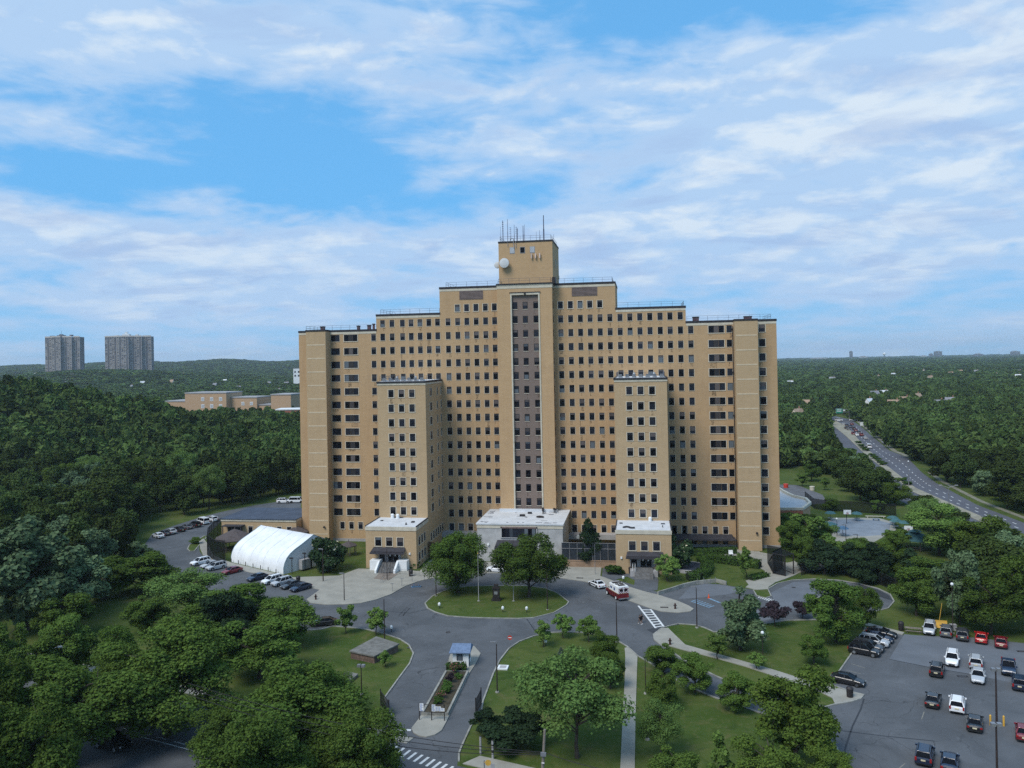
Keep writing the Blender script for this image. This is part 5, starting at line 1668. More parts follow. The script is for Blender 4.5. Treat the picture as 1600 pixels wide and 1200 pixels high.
def make_vehicle(kind, name, cat):
    S = SPEC[kind]
    t_ = thing(name, '', cat)
    body = MB()
    loft(body, [ring(*s) for s in S['st']])
    br, bf, rr, rf, zr, hb, hr = S['gh']
    zb = 1.0 if kind == 'sedan' else 1.08 if kind == 'suv' else 1.12 if kind == 'pickup' else 1.2
    zb -= .06
    th = .07
    # roof skin, slightly crowned
    b0 = MB()
    xs = [rr, rr + (rf - rr) * .33, rr + (rf - rr) * .67, rf]
    for i in range(3):
        for (y0, y1, z0, z1) in ((-hr, -hr * .5, zr - .03, zr), (-hr * .5, hr * .5, zr, zr), (hr * .5, hr, zr, zr - .03)):
            body.face([(xs[i], y0, z0), (xs[i + 1], y0, z0), (xs[i + 1], y1, z1), (xs[i], y1, z1)])
    body.face([(rr, -hr, zr - .03), (rr, -hr * .5, zr), (rr, hr * .5, zr), (rr, hr, zr - .03), (rr - .05, hr, zr - .09), (rr - .05, -hr, zr - .09)][::-1])
    body.face([(rf, -hr, zr - .03), (rf, -hr * .5, zr), (rf, hr * .5, zr), (rf, hr, zr - .03), (rf + .05, hr, zr - .09), (rf + .05, -hr, zr - .09)])
    for s in (-1, 1):   # side rails and pillars
        def bar(p, q, w):
            p, q = Vector(p), Vector(q)
            body.tube(p, q, w, w, 4, 0, False)
        bar((rr - .05, s * hr, zr - .06), (rf + .05, s * hr, zr - .06), .055)
        bar((bf, s * hb, zb), (rf + .05, s * hr, zr - .06), .05)
        bar((br, s * hb, zb), (rr - .05, s * hr, zr - .06), .07)
        xm = (bf + br) / 2 + (.25 if kind in ('sedan', 'suv', 'pickup') else .9)
        bar((xm - .1, s * hb, zb), (xm - .2, s * hr, zr - .06), .045)
        if kind == 'suv': bar((br + .75, s * hb, zb), (rr + .65, s * hr, zr - .06), .06)
        body.box(bf - .28, bf - .08, s * hb + (0 if s > 0 else -.22), s * hb + (.22 if s > 0 else 0), zb + .02, zb + .2)   # mirror
        for xw in S['wheels']:
            st_y = .93 if kind == 'sedan' else .955 if kind == 'suv' else .97 if kind == 'pickup' else .985
            body.tube((xw, s * (st_y - .25), S['r'] + .04), (xw, s * (st_y - .005), S['r'] + .04), S['r'] + .07, S['r'] + .07, 16, 1)
    f = S['st'][-1]; bk = S['st'][0]
    body.box(f[0] - .03, f[0] + .02, -.42, .42, f[1] + .02, f[2] - .12, 1)
    body.box(f[0] - .3, f[0] - .02, -.78, .78, f[1] - .06, f[1] + .06, 1)
    body.box(bk[0] - .03, bk[0] + .2, -.76, .76, bk[1] - .08, bk[1] + .06, 1)
    if kind == 'pickup':
        body.box(-2.60, -.86, -.78, .78, 1.125, 1.135, 1)
    if kind == 'suv':
        for s in (-1, 1): body.box(rr + .1, rf - .1, s * (hr - .08) - .03, s * (hr - .08) + .03, zr, zr + .05, 1)
    ob = body.build('body', [PAINT, TYRE], t_)
    me = ob.data
    for p in me.polygons: p.use_smooth = False
    # glazing
    m_ = MB(); i = .02
    m_.face([(bf, -hb + .06, zb), (bf, hb - .06, zb), (rf + .05, hr - .05, zr - .07), (rf + .05, -hr + .05, zr - .07)]); m_.build('windscreen', CARGLASS, t_)
    m_ = MB(); m_.face([(br, hb - .06, zb), (br, -hb + .06, zb), (rr - .05, -hr + .05, zr - .07), (rr - .05, hr - .05, zr - .07)]); m_.build('rear_window', CARGLASS, t_)
    for s in (-1, 1):
        m_ = MB(); q = [(br + .05, s * (hb - .01), zb), (bf - .05, s * (hb - .01), zb), (rf, s * (hr - .01), zr - .08), (rr, s * (hr - .01), zr - .08)]
        m_.face(q[::-1] if s > 0 else q); m_.build('side_window', CARGLASS, t_)
    r = S['r']
    wm = MB(); wm.tube((0, -.12, 0), (0, .12, 0), r, r, 18); wme = wm.mesh('wheel', TYRE)
    rm = MB(); rm.tube((0, -.135, 0), (0, .135, 0), r * .62, r * .62, 14); rme = rm.mesh('rim', RIM)
    yy = (.90 if kind == 'sedan' else .93 if kind == 'suv' else .95) - .03
    for xw in S['wheels']:
        for s in (-1, 1):
            w_ = link('wheel', wme, t_, (xw, s * (yy - .08), r)); link('rim', rme, w_)
    fz = f[2] - .02
    for s in (-1, 1):
        h_ = MB(); h_.box(-.10, .14, -.17, .17, -.08, .08); h_.build('headlight', LAMP, t_).location = (f[0] - .18, s * (f[3] - .06), fz + .02)
        h_ = MB(); h_.box(-.05, .12, -.13, .13, -.09, .09) if kind == 'sedan' else h_.box(-.05, .10, -.10, .10, -.20, .20)
        h_.build('taillight', TAIL, t_).location = (bk[0] - .0, s * (bk[3] - .02), bk[2] - .02)
    h_ = MB(); h_.box(-.04, .02, -.24, .24, -.08, .08); h_.build('number_plate', PLATE, t_).location = (bk[0] - .02, 0, bk[2] - .10)
    return t_


PROTO = {k: make_vehicle(k, n, c) for k, n, c in (('sedan', 'parked_sedan', 'car'), ('suv', 'parked_suv', 'car'), ('pickup', 'parked_pickup', 'pickup'), ('van', 'parked_van', 'van'))}
USED = set()
BLACK, DGREY, NAVY, SILV, WHT, REDC, DRED, GREY, DBLUE = (.012, .012, .014), (.045, .048, .055), (.012, .020, .045), (.42, .44, .46), (.78, .79, .80), (.42, .012, .012), (.17, .010, .016), (.12, .125, .135), (.02, .035, .07)


def park(kind, p, rz, col, label, group=None, scale=1.0):
    root = PROTO[kind]
    if kind not in USED:
        USED.add(kind)
        o = root
        o.location = (p[0], p[1], 0.012); o.rotation_euler = (0, 0, rz); o['label'] = label
    else:
        o = copy_tree(root, (p[0], p[1], 0.012), rz, label)
    o.scale = (scale,) * 3
    for ch in o.children:
        ch.color = (*col, 1)
    if group: o['group'] = group
    return o


def heading(px0, px1):
    a, b = G(*px0), G(*px1)
    return math.atan2(b[1] - a[1], b[0] - a[0])


LOTR = heading((1385, 1040), (1353, 985)) - math.pi / 2
UPA = math.atan2(*(G(1412, 991) - G(1378, 1050))[[1, 0]])       # direction away from the camera along the parking bays
g_lot = 'cars parked in the open lot'
LOT = [  # kind, px, py (ground centre), faces camera?, colour, label
    ('suv', 1452.5, 988, 1, SILV, 'silver suv facing the camera at the lot edge beside the picnic bench'),
    ('suv', 1479, 991.5, 0, GREY, 'grey car parked at the lot edge in front of the yellow plough'),
    ('suv', 1504, 997, 0, DGREY, 'dark grey suv between the grey car and the bright red car at the lot edge'),
    ('sedan', 1533.5, 1001, 0, REDC, 'bright red sedan parked at the lot edge by the lawn'),
    ('sedan', 1564, 1008, 0, DRED, 'dark red sedan parked at the lot edge next to the bright red one'),
    ('suv', 1488, 1036, 1, WHT, 'white suv facing the camera beside the black suv in the lot'),
    ('suv', 1464, 1052, 0, BLACK, 'black suv with its tail to the camera left of the white suv'),
    ('suv', 1525, 1040, 0, SILV, 'silver suv with tail to the camera, parked nose to tail with a silver sedan'),
    ('sedan', 1528.5, 1062, 1, SILV, 'silver sedan facing the camera, parked right behind the silver suv'),
    ('pickup', 1576, 1049, 1, DBLUE, 'dark blue pickup facing the camera near the tall lot lamp'),
    ('suv', 1593, 1073, 0, NAVY, 'dark navy suv at the picture edge behind the pickup'),
    ('sedan', 1458, 1099, 0, BLACK, 'black sedan alone left of the white suv with roof rails'),
    ('suv', 1496, 1107, 0, WHT, 'white suv with its tail to the camera between two dark sedans'),
    ('sedan', 1523, 1135, 0, BLACK, 'black sedan beside the two yellow posts in the lot'),
    ('sedan', 1600, 1150, 0, DRED, 'dark red sedan cut off by the picture edge beside the yellow posts'),
    ('suv', 1445, 1186, 0, NAVY, 'dark navy suv at the bottom of the lot, the left one of a pair'),
    ('sedan', 1484, 1197, 0, NAVY, 'dark blue sedan at the bottom of the lot beside the navy suv'),
]
LOTDIR = math.atan2(*(G(1500, 1080)[:2] - G(1508, 1118)[:2])[::-1])
LOTDIR = math.atan2(1.0, -0.02)
for (k, px, py, fc, c, lb) in LOT:
    p = G(px, py)
    park(k, p, rad(69) + (math.pi if fc else 0) + random.uniform(-.02, .02), c, lb, g_lot, 1.0)
SIDE = math.radians(-27)
for (k, px, py, c, lb, fl) in (('sedan', 1378, 994, BLACK, 'black sedan farthest along the grass side of the lot', 0), ('sedan', 1372, 1001.5, NAVY, 'dark blue sedan second in the row on the grass side of the lot', 0), ('suv', 1366, 1008, SILV, 'silver suv in the middle of the dark row beside the grass', 0),
                               ('suv', 1357, 1016, DGREY, 'dark grey suv next to the silver one in the row beside the grass', 0), ('suv', 1351, 1022.5, BLACK, 'black suv nearest end of the row beside the grass', 0), ('sedan', 1325, 1068, BLACK, 'black sedan parked alone by the rounded kerb and bin', 0)):
    park(k, G(px, py), SIDE, c, lb, g_lot, 1.0)
TDIR = math.radians(60 + 180)      # noses towards the lower left of the picture, away from the hall
for (k, px, py, c, lb) in (('suv', 313, 882, WHT, 'white suv first in the row before the white hall'), ('sedan', 329, 886, SILV, 'silver sedan half hidden between two suvs before the white hall'), ('suv', 337.5, 889.5, SILV, 'silver suv third in the row before the white hall'),
                           ('sedan', 362.5, 895.5, DRED, 'dark red sedan parked before the white hall'), ('sedan', 402, 906, NAVY, 'dark navy sedan between the red sedan and a white suv by the hall'), ('suv', 425, 911, WHT, 'white suv by the corner of the white hall'),
                           ('suv', 440, 914, SILV, 'silver suv beside the white suv by the hall corner'), ('sedan', 455, 918, DGREY, 'dark grey sedan next to the plaza kerb'), ('sedan', 470, 922, NAVY, 'navy sedan last in the row at the plaza kerb')):
    park(k, G(px, py), TDIR, c, lb, 'cars parked before the white hall', 1.0)
LD = heading((250, 838), (300, 822))
for (k, px, py, c, lb) in (('sedan', 247, 840, WHT, 'white sedan at the tree end of the row along the wood'), ('sedan', 257, 836, DGREY, 'dark sedan second in the row along the wood'), ('sedan', 267, 833.5, SILV, 'silver sedan in the row along the wood'),
                           ('sedan', 280, 830, BLACK, 'black sedan in the row along the wood'), ('sedan', 292, 826, GREY, 'grey sedan in the row along the wood before the vans'), ('suv', 305, 823, BLACK, 'black suv in front of the white van by the wood'),
                           ('van', 317, 818.5, WHT, 'white van parked by the wood near the annex'), ('suv', 331, 814.5, WHT, 'white suv behind the white van near the annex')):
    park(k, G(px, py), LD + rad(62), c, lb, 'cars parked along the wood', 1.0)
park('suv', G(444, 786), math.radians(8), WHT, 'white suv behind the annex roof, the one farther from the tower', 'white cars behind the annex', 1.05)
park('van', G(464, 785.5), math.radians(8), WHT, 'white van behind the annex roof touching the tower edge', 'white cars behind the annex', 1.0)
park('sedan', G(505, 977), math.radians(200), BLACK, 'black car at the lawn corner half hidden by a leafy tree')
park('suv', G(776, 893.5), math.radians(175), WHT, 'white suv under the trees at the marble entrance')
pol = park('sedan', G(932.5, 916.5), math.radians(124), WHT, 'white patrol car with dark roof light bar in front of the ambulance', None, 1.0)
mb = MB(); mb.box(-.55, -.25, -.55, .55, 1.46, 1.58); mb.build('light_bar', DARKMETAL, pol)
mb = MB(); mb.box(-.9, .9, -.945, -.925, .55, .75); mb.box(-.9, .9, .925, .945, .55, .75); mb.build('door_stripe', DARKMETAL, pol)
g_hw = 'cars on the highway'
for (k, px, py, c, lb, an) in (('sedan', 1323, 666, BLACK, 'black car on the highway farthest from the camera under the green sign', 0), ('suv', 1322, 670.5, DGREY, 'dark suv on the highway next to the median below the green sign', 0), ('sedan', 1329, 668, DBLUE, 'dark blue car in the middle lane of the highway', 0), ('sedan', 1337, 674, DRED, 'dark red car in the middle of the highway group', 0),
                               ('suv', 1333, 679, DRED, 'dark red suv beside the highway median', 0), ('sedan', 1342.5, 677.5, BLACK, 'black car in the outer highway lane', 0), ('suv', 1346, 681, DRED, 'red suv nearest the camera in the highway group', 0), ('van', 1358, 700, WHT, 'white van alone on the highway beside the median shrubs', 0),
                               ('sedan', 1318, 664, SILV, 'silver car at the far bend of the highway beneath the green sign', 0), ('sedan', 1326, 672, GREY, 'grey car low in the far highway group near the median', 0), ('suv', 1334, 671, BLACK, 'black suv in the middle of the far highway group', 0), ('sedan', 1339, 681, WHT, 'white car just behind the dark red suv at the median', 0), ('sedan', 1331, 664, DRED, 'red car in the outer lane at the far bend', 0), ('sedan', 1352, 686, SILV, 'silver car behind the nearest red suv on the highway', 0),
                               ('van', 1311, 658, WHT, 'white van crossing beneath the green highway sign', 1.2), ('pickup', 1334, 658, WHT, 'white pickup turning in beside the sign gantry', 1.2), ('suv', 1382, 693.5, SILV, 'silver suv on the far shoulder of the highway by the trees', .1)):
    p = G(px, py); q = G(px + 12, py + 11)
    park(k, p, math.atan2(q[1] - p[1], q[0] - p[0]) + math.pi * (1 if an == 0 else 0) + an, c, lb, g_hw, 1.05)
park('suv', G(176, 1168), math.atan2(STREET_D[1], STREET_D[0]), BLACK, 'black suv on the avenue under the street trees', None, 1.1)
park('sedan', G(150, 1150), math.atan2(STREET_D[1], STREET_D[0]), WHT, 'white car glimpsed through the street trees on the avenue', None, 1.0)

# ambulance: red lower half, white box, chevrons on the tail
amb = thing('ambulance', 'red and white ambulance with striped tail parked at the kerb behind the patrol car', 'ambulance', (*G(963.5, 932.5)[:2], 0.012), math.radians(118.2))
mb = MB()
loft(mb, [ring(1.2, .5, 1.35, 1.0), ring(2.0, .5, 1.30, 1.0), ring(2.9, .5, 1.22, .95), ring(3.15, .6, 1.05, .85)], 0)
mb.box(-3.1, 1.2, -1.12, 1.12, .45, 1.42, 0)
mb.box(-3.1, 1.2, -1.13, 1.13, 1.42, 1.5, 2)
mb.build('body', [mat('ambulance_red', (0.11, 0.010, 0.012), .35, .1), WHITE, mat('gold_stripe', (0.45, 0.28, 0.08), .5, .1)], amb)
mb = MB(); mb.box(-3.1, .9, -1.12, 1.12, 1.5, 2.75, 0); mb.box(-3.05, .85, -1.05, 1.05, 2.75, 2.85, 0)
loft(mb, [[(1.0, -.9, 1.4), (1.0, .9, 1.4), (.95, .8, 2.2), (.95, -.8, 2.2)], [(2.2, -.85, 1.35), (2.2, .85, 1.35), (1.55, .72, 2.2), (1.55, -.72, 2.2)]])
mb.build('box', WHITE, amb)
mb = MB()
for s in (-1, 1):
    for i in range(7):
        z = .55 + i * .34
        a = [(-3.115, s * .05, z + .35), (-3.115, s * 1.08, z - .35), (-3.115, s * 1.08, z - .18), (-3.115, s * .05, z + .52)]
        a = [(p[0], p[1], min(2.7, max(.5, p[2]))) for p in a]
        mb.face(a if s < 0 else a[::-1], 0)
mb.build('chevron', mat('ambulance_chevron', (0.20, 0.02, 0.03), .4, .1), amb)
mb = MB(); mb.box(-3.13, -3.12, -.8, -.15, 1.9, 2.35); mb.box(-3.13, -3.12, .15, .8, 1.9, 2.35); mb.build('rear_window', CARGLASS, amb)
mb = MB(); mb.box(-2.6, -1.9, -.7, .7, 2.85, 2.95); mb.box(-1.5, -.9, -.8, -.1, 2.85, 2.97); mb.box(-1.5, -.9, .1, .8, 2.85, 2.97); mb.box(-.4, .3, -.9, .9, 2.85, 2.95); mb.build('roof_hatch', DARKMETAL, amb)
mb = MB(); mb.box(.6, .85, -.9, .9, 2.85, 2.96); mb.build('light_bar', PALEGREY, amb)
for s in (-1, 1):
    mb = MB(); q = [(1.15, s * .91, 1.5), (2.05, s * .86, 1.5), (1.5, s * .74, 2.1), (1.1, s * .8, 2.1)]; mb.face(q[::-1] if s > 0 else q); mb.build('side_window', CARGLASS, amb)
    mb = MB(); mb.box(-1.6, -1.0, s * 1.125 - .01, s * 1.125 + .01, 1.75, 2.35); mb.box(-.3, .5, s * 1.125 - .01, s * 1.125 + .01, 1.9, 2.3); mb.build('side_panel', mat('ambulance_blue', (.05, .09, .22), .4, .1), amb)
    mb = MB(); mb.box(-3.15, -3.1, s * .95 - .12, s * .95 + .12, .7, .95); mb.build('taillight', TAIL, amb)
    for xw in (2.1, -1.9):
        wm = MB(); wm.tube((0, -.14, 0), (0, .14, 0), .42, .42, 16); w_ = wm.build('wheel', TYRE, amb); w_.location = (xw, s * 1.0, .42)
        rm = MB(); rm.tube((0, -.155, 0), (0, .155, 0), .27, .27, 12); rm.build('rim', WHITE, w_)
mb = MB(); mb.face([(2.22, -.78, 1.36), (2.22, .78, 1.36), (1.57, .66, 2.14), (1.57, -.66, 2.14)]); mb.build('windscreen', CARGLASS, amb)
mb = MB(); mb.box(-3.35, -3.1, -1.1, 1.1, .42, .58); mb.build('rear_step', METAL, amb)

# ================================================================== STREET FURNITURE
def at(px, py, z=0.0):
    g = G(px, py)
    return (g[0], g[1], z)


def lamp_post(px, py, ytop, label, style=0, r=.085, name='lamp_post', mtl=None, group=None, arm=None):
    p = at(px, py)
    h = top_z(p, ytop)
    mtl = mtl or MATS['pole_brown']
    t_ = thing(name, label, 'lamp post', p, 0, group)
    mb = MB(); mb.tube((0, 0, 0), (0, 0, h), r * 1.25, r * .8, 8); mb.build('pole', mtl, t_)
    mb = MB(); mb.tube((0, 0, 0), (0, 0, .18), .30, .26, 10); mb.build('footing', KERB, t_)
    mb = MB()
    if style == 0:      # single box head
        mb.box(-.95, -.05, -.14, .14, h - .05, h + .12); mb.box(-.1, .1, -.1, .1, h - .2, h + .05)
    elif style == 1:    # flood cluster
        mb.box(-.55, -.1, -.25, .25, h - .1, h + .25); mb.box(.1, .55, -.25, .25, h - .1, h + .25); mb.box(-.1, .1, -.08, .08, h - .15, h + .1)
    elif style == 2:    # globe
        for i in range(5):
            a0, a1 = math.pi * i / 5, math.pi * (i + 1) / 5
            mb.tube((0, 0, h + .25 - .27 * math.cos(a0)), (0, 0, h + .25 - .27 * math.cos(a1)), max(.03, .27 * math.sin(a0)), max(.03, .27 * math.sin(a1)), 10)
    elif style == 3:    # double cobra arms
        for s in (-1, 1):
            mb.tube((0, 0, h), (s * 2.2, .2, h + .7), .06, .05, 6); mb.box(s * 2.2 - .45, s * 2.2 + .45, .05, .35, h + .6, h + .8)
    elif style == 4:    # single cobra arm
        ax, ay = arm
        mb.tube((0, 0, h - .3), (ax * .8, ay * .8, h + .4), .05, .05, 6); mb.obox((ax, ay), (ax, ay), 1.0, .35, h + .35, h + .55)
    mb.build('lamp_head', WHITE if style in (2, 4) else (PALEGREY if style == 3 else METAL), t_)
    return t_


mat('pole_brown', (0.038, 0.026, 0.024), 0.6, 0.2)
lamp_post(601, 1001, 936, 'brown lamp post at the lawn edge by the young tree, beside the drive', 5)
lamp_post(538, 939, 896, 'brown lamp post on the plaza pavement before the west pavilion', 0)
lamp_post(777, 1082, 1004, 'brown lamp post with side arm on the entrance lawn by the booth', 0)
lamp_post(565, 1086, 1041, 'lamp post with twin floodlights on the lawn near the small hatch', 1)
lamp_post(964, 1003, 941, 'tall brown lamp post at the lawn edge below the ambulance', 5)
lamp_post(1089, 981, 917, 'brown lamp post on the lawn nose near the accessible bays', 0)
lamp_post(1009, 1084, 1032, 'thin brown lamp post on the grass beside the straight path', 5, .06)
lamp_post(1011.5, 1156, 1120, 'thin brown lamp post among trees lower down the straight path', 5, .06)
lamp_post(681.5, 932, 885, 'brown lamp post at the edge of the oval lawn under the leafy tree', 5)
lamp_post(855.5, 953.5, 895, 'dark lamp post at the tip of the oval lawn', 5)
lamp_post(605, 907, 858, 'brown lamp post by the ramp railing before the white stairs', 5, .07)
lamp_post(505, 909, 858, 'dark lamp post with side arm at the corner of the white hall', 0, .10)
lamp_post(930, 898, 850, 'thin pale lamp post on the pavement beside the retaining wall', 5, .05, 'lamp_post', METAL)
lamp_post(1557.5, 1133, 1047, 'tall black lot lamp standing between the two yellow posts', 1, .12, 'lot_lamp', MATS['pole_brown'])
lamp_post(1558.5, 1232, 1133, 'black lot lamp cut off by the bottom of the picture', 1, .12, 'lot_lamp', MATS['pole_brown'])
lamp_post(1553, 1046, 994, 'thin lamp post with pale globe on the grassy slope left of the big lot', 2, .05) if False else None
lamp_post(1192, 1030, 991, 'slim post with white globe on the lawn beyond the curved path', 2, .05, 'globe_lamp')
lamp_post(1420, 760, 722, 'pale street lamp on the highway median', 2, .11, 'street_lamp', METAL)
lamp_post(1483, 800, 762, 'pale street lamp with two long arms at the highway edge', 3, .11, 'street_lamp', METAL)
lamp_post(1489, 990, 915, 'slim lamp post at the wood edge behind the parked cars', 2, .06, 'globe_lamp')
lamp_post(60, 1075, 1018, 'pale street lamp with a long arm rising from the street trees', 4, .10, 'street_lamp', METAL, None, (3.0, 1.2))
lamp_post(15, 1085, 1034, 'pale street lamp at the picture edge among the street trees', 4, .10, 'street_lamp', METAL, None, (2.4, 1.0))

# flagpoles, monument, lawn lights on the oval
for (px, py, yt, lb) in ((748, 940, 866, 'white flagpole on the oval lawn between the two big trees'), (802.5, 940, 868, 'white flagpole on the oval lawn under the crown of the broad tree')):
    p = at(px, py, .11); h = top_z(p, yt)
    t_ = thing('flagpole', lb, 'flagpole', p)
    mb = MB(); mb.tube((0, 0, 0), (0, 0, h), .075, .04, 8); mb.build('pole', PALEGREY, t_)
    mb = MB(); mb.tube((0, 0, h), (0, 0, h + .2), .10, .03, 8); mb.build('finial', YELLOW, t_)
    mb = MB(); mb.tube((0, 0, 0), (0, 0, .15), .28, .22, 10); mb.build('footing', KERB, t_)
mn = thing('monument', 'dark monument block with small plaque on the oval lawn', 'monument', at(775.5, 939, .11))
mb = MB(); mb.box(-.9, .9, -.6, .6, 0, .4); mb.box(-.65, .65, -.4, .4, .4, 2.4); mb.box(-.75, .75, -.5, .5, 2.4, 2.65); mb.box(-.4, .4, -.3, .3, 2.65, 3.2); mb.build('stone', DARKMETAL, mn)
mb = MB(); mb.box(-.35, .35, -.43, -.40, 1.3, 1.9); mb.build('plaque', METAL, mn)
LLM = None
for (px, py, lb) in ((686.5, 951.5, 'small white lawn light near the rounded left end of the oval lawn'), (785.7, 957.5, 'small white lawn light on the oval lawn below the monument'), (823, 958, 'small white lawn light on the oval lawn nearest its pointed end'),
                     (611.5, 988, 'small white lawn light at the drive edge beside the tall lamp post'), (974, 909, 'small white sign light behind the ambulance'), (852.5, 1010, 'small white lawn light under the young tree on the entrance lawn')):
    t_ = thing('lawn_light', lb, 'lawn light', at(px, py, .1))
    mb = MB(); mb.tube((0, 0, 0), (0, 0, .5), .07, .07, 6); mb.build('stem', DARKMETAL, t_)
    mb = MB(); mb.tube((0, 0, .5), (0, 0, .65), .14, .26, 10); mb.tube((0, 0, .65), (0, 0, 1.0), .26, .26, 10); mb.tube((0, 0, 1.0), (0, 0, 1.15), .26, .12, 10); mb.build('head', WHITE, t_)

# hydrants and bins
for (px, py, lb, r) in ((493.5, 937.5, 'dark hydrant on the rounded tip of the west plaza', 0), (1055, 952, 'dark hydrant on the kerb nose near the ladder crossing', 1), (1047, 1008, 'dark red hydrant on the path tip below the ladder crossing', 1)):
    t_ = thing('fire_hydrant', lb, 'hydrant', at(px, py, .12))
    mb = MB(); mb.tube((0, 0, 0), (0, 0, .1), .24, .22, 10); mb.tube((0, 0, .1), (0, 0, .85), .17, .16, 10); mb.tube((0, 0, .85), (0, 0, 1.08), .19, .06, 10); mb.build('barrel', mat('hydrant_dark', (0.05, .016, .012), .5, .1), t_)
    mb = MB(); mb.tube((-.32, 0, .6), (.32, 0, .6), .09, .09, 8); mb.tube((0, -.3, .55), (0, 0, .55), .11, .11, 8); mb.build('nozzle', DARKMETAL, t_)
for (px, py, lb) in ((642, 901, 'dark waste bin on the pavement by the ramp railing'), (1328, 1090, 'dark waste bin on the rounded kerb by the lone black sedan'), (1408, 985, 'dark waste bin on the grass beside the picnic bench'), (466, 911, 'dark waste bin on the pavement by the hall corner'), (985, 896, 'dark waste bin beside the steps of the east pavilion')):
    t_ = thing('waste_bin', lb, 'waste bin', at(px, py, .1))
    mb = MB(); mb.tube((0, 0, 0), (0, 0, 1.2), .42, .48, 12); mb.build('body', DARKMETAL, t_); mb = MB(); mb.tube((0, 0, 1.2), (0, 0, 1.45), .52, .3, 12); mb.build('lid', DARKMETAL, t_)

# yellow posts, yellow plough, bench
for (px, lb) in ((1547.6, 'yellow post on the sedan side of the tall lot lamp'), (1568.5, 'yellow post on the open side of the tall lot lamp')):
    t_ = thing('yellow_post', lb, 'bollard', at(px, 1133 if px < 1550 else 1134.5))
    mb = MB(); mb.tube((0, 0, 0), (0, 0, 1.25), .13, .13, 10); mb.build('post', YELLOW, t_); mb = MB(); mb.tube((0, 0, 1.25), (0, 0, 1.34), .13, .05, 10); mb.build('cap', YELLOW, t_)
t_ = thing('snow_plough', 'yellow plough blade with a thin upright pole at the lot edge', 'plough', at(1467, 982), rad(-8))
mb = MB()
for i in range(5):
    a0, a1 = .3 * i, .3 * (i + 1)
    mb.face([(-1.4, .5 * math.sin(a0), .1 + .24 * i), (1.4, .5 * math.sin(a0), .1 + .24 * i), (1.4, .5 * math.sin(a1), .1 + .24 * (i + 1)), (-1.4, .5 * math.sin(a1), .1 + .24 * (i + 1))])
mb.box(-1.4, 1.4, .5, .8, .0, 1.1); mb.build('blade', YELLOW, t_)
mb = MB(); mb.tube((.1, .6, .5), (.7, .8, 4.2), .05, .04, 6); mb.build('marker_pole', YELLOW, t_)
t_ = thing('picnic_bench', 'weathered wooden picnic bench on the pale patch at the lot edge', 'bench', at(1427, 988), rad(-12))
mb = MB()
for i in range(4): mb.box(-1.3, 1.3, -.42 + i * .22, -.24 + i * .22, .72, .78)
mb.build('tabletop', WOOD, t_)
for s in (-1, 1):
    mb = MB(); mb.box(-1.3, 1.3, s * .8 - .14, s * .8 + .14, .42, .48); mb.build('seat', WOOD, t_)
    mb = MB(); mb.tube((s * .95, -.75, 0), (s * .95, .3, .72), .05, .05, 6); mb.tube((s * .95, .75, 0), (s * .95, -.3, .72), .05, .05, 6); mb.tube((s * .95, -.85, .4), (s * .95, .85, .4), .05, .05, 6); mb.build('leg', WOOD, t_)
t_ = thing('stone_block', 'grey stone block on the grass behind the parked grey car', 'block', at(1489.5, 984.5)); mb = MB(); mb.box(-.45, .45, -.35, .35, 0, .9); mb.box(-.5, .5, -.4, .4, .9, 1.0); mb.build('stone', PALEGREY, t_)

for (px, py, lb) in ((906, 904, 'dark drain cover in the pavement near the patrol car'), (1038, 950, 'dark drain cover in the pavement near the dark hydrant'), (724, 946, 'round drain cover on the oval lawn edge') if False else (640, 1012, 'round iron cover in the drive beside the vault lawn'), (700, 988, 'round iron cover in the drive below the oval lawn'), (1504, 1057, 'dark drain grate in the lot between the parked cars'), (1597, 1018, 'dark drain grate at the picture edge of the lot'), (1240, 918, 'small iron cover in the turning loop')):
    g_ = G(px, py); zz = .13 if 'pavement' in lb else .015
    t_ = thing('drain_cover', lb, 'drain cover', (g_[0], g_[1], zz)); mb = MB()
    if 'grate' in lb or 'pavement' in lb: mb.box(-.75, .75, -.35, .35, 0, .012, 0, 'b')
    else: mb.tube((0, 0, 0), (0, 0, .012), .45, .45, 14)
    mb.build('cover', DARKMETAL, t_); mb = MB(); mb.box(-.5, .5, -.04, .04, .012, .02, 0, 'b'); mb.build('slot', METAL, t_)
# traffic cone
t_ = thing('traffic_cone', 'orange traffic cone by the blue accessible bay', 'traffic cone', at(1107.5, 934.5))
mb = MB(); mb.box(-.25, .25, -.25, .25, 0, .05); mb.build('foot', RED, t_); mb = MB(); mb.tube((0, 0, .05), (0, 0, .85), .2, .04, 12); mb.build('cone', mat('cone_orange', (.62, .10, .03), .5, .05), t_)
# barricade lying at the kerb
t_ = thing('barricade', 'blue and white barricade boards lying near the plaza kerb', 'barricade', at(651, 917), rad(8))
for y, z, m_ in ((-.3, .0, BLUE), (.25, .06, WHITE), (.0, .3, MATS['railing_grey'])):
    mb = MB(); mb.box(-1.2, 1.0, y - .14, y + .14, z + .02, z + .16); mb.box(-1.0, -.7, y - .3, y + .3, z, z + .02); mb.build('board', m_, t_)
mb = MB(); mb.tube((-.8, -.4, 0), (-.5, .1, .7), .06, .06, 6); mb.tube((.6, -.4, 0), (.4, .1, .6), .06, .06, 6); mb.build('leg', BLUE, t_)

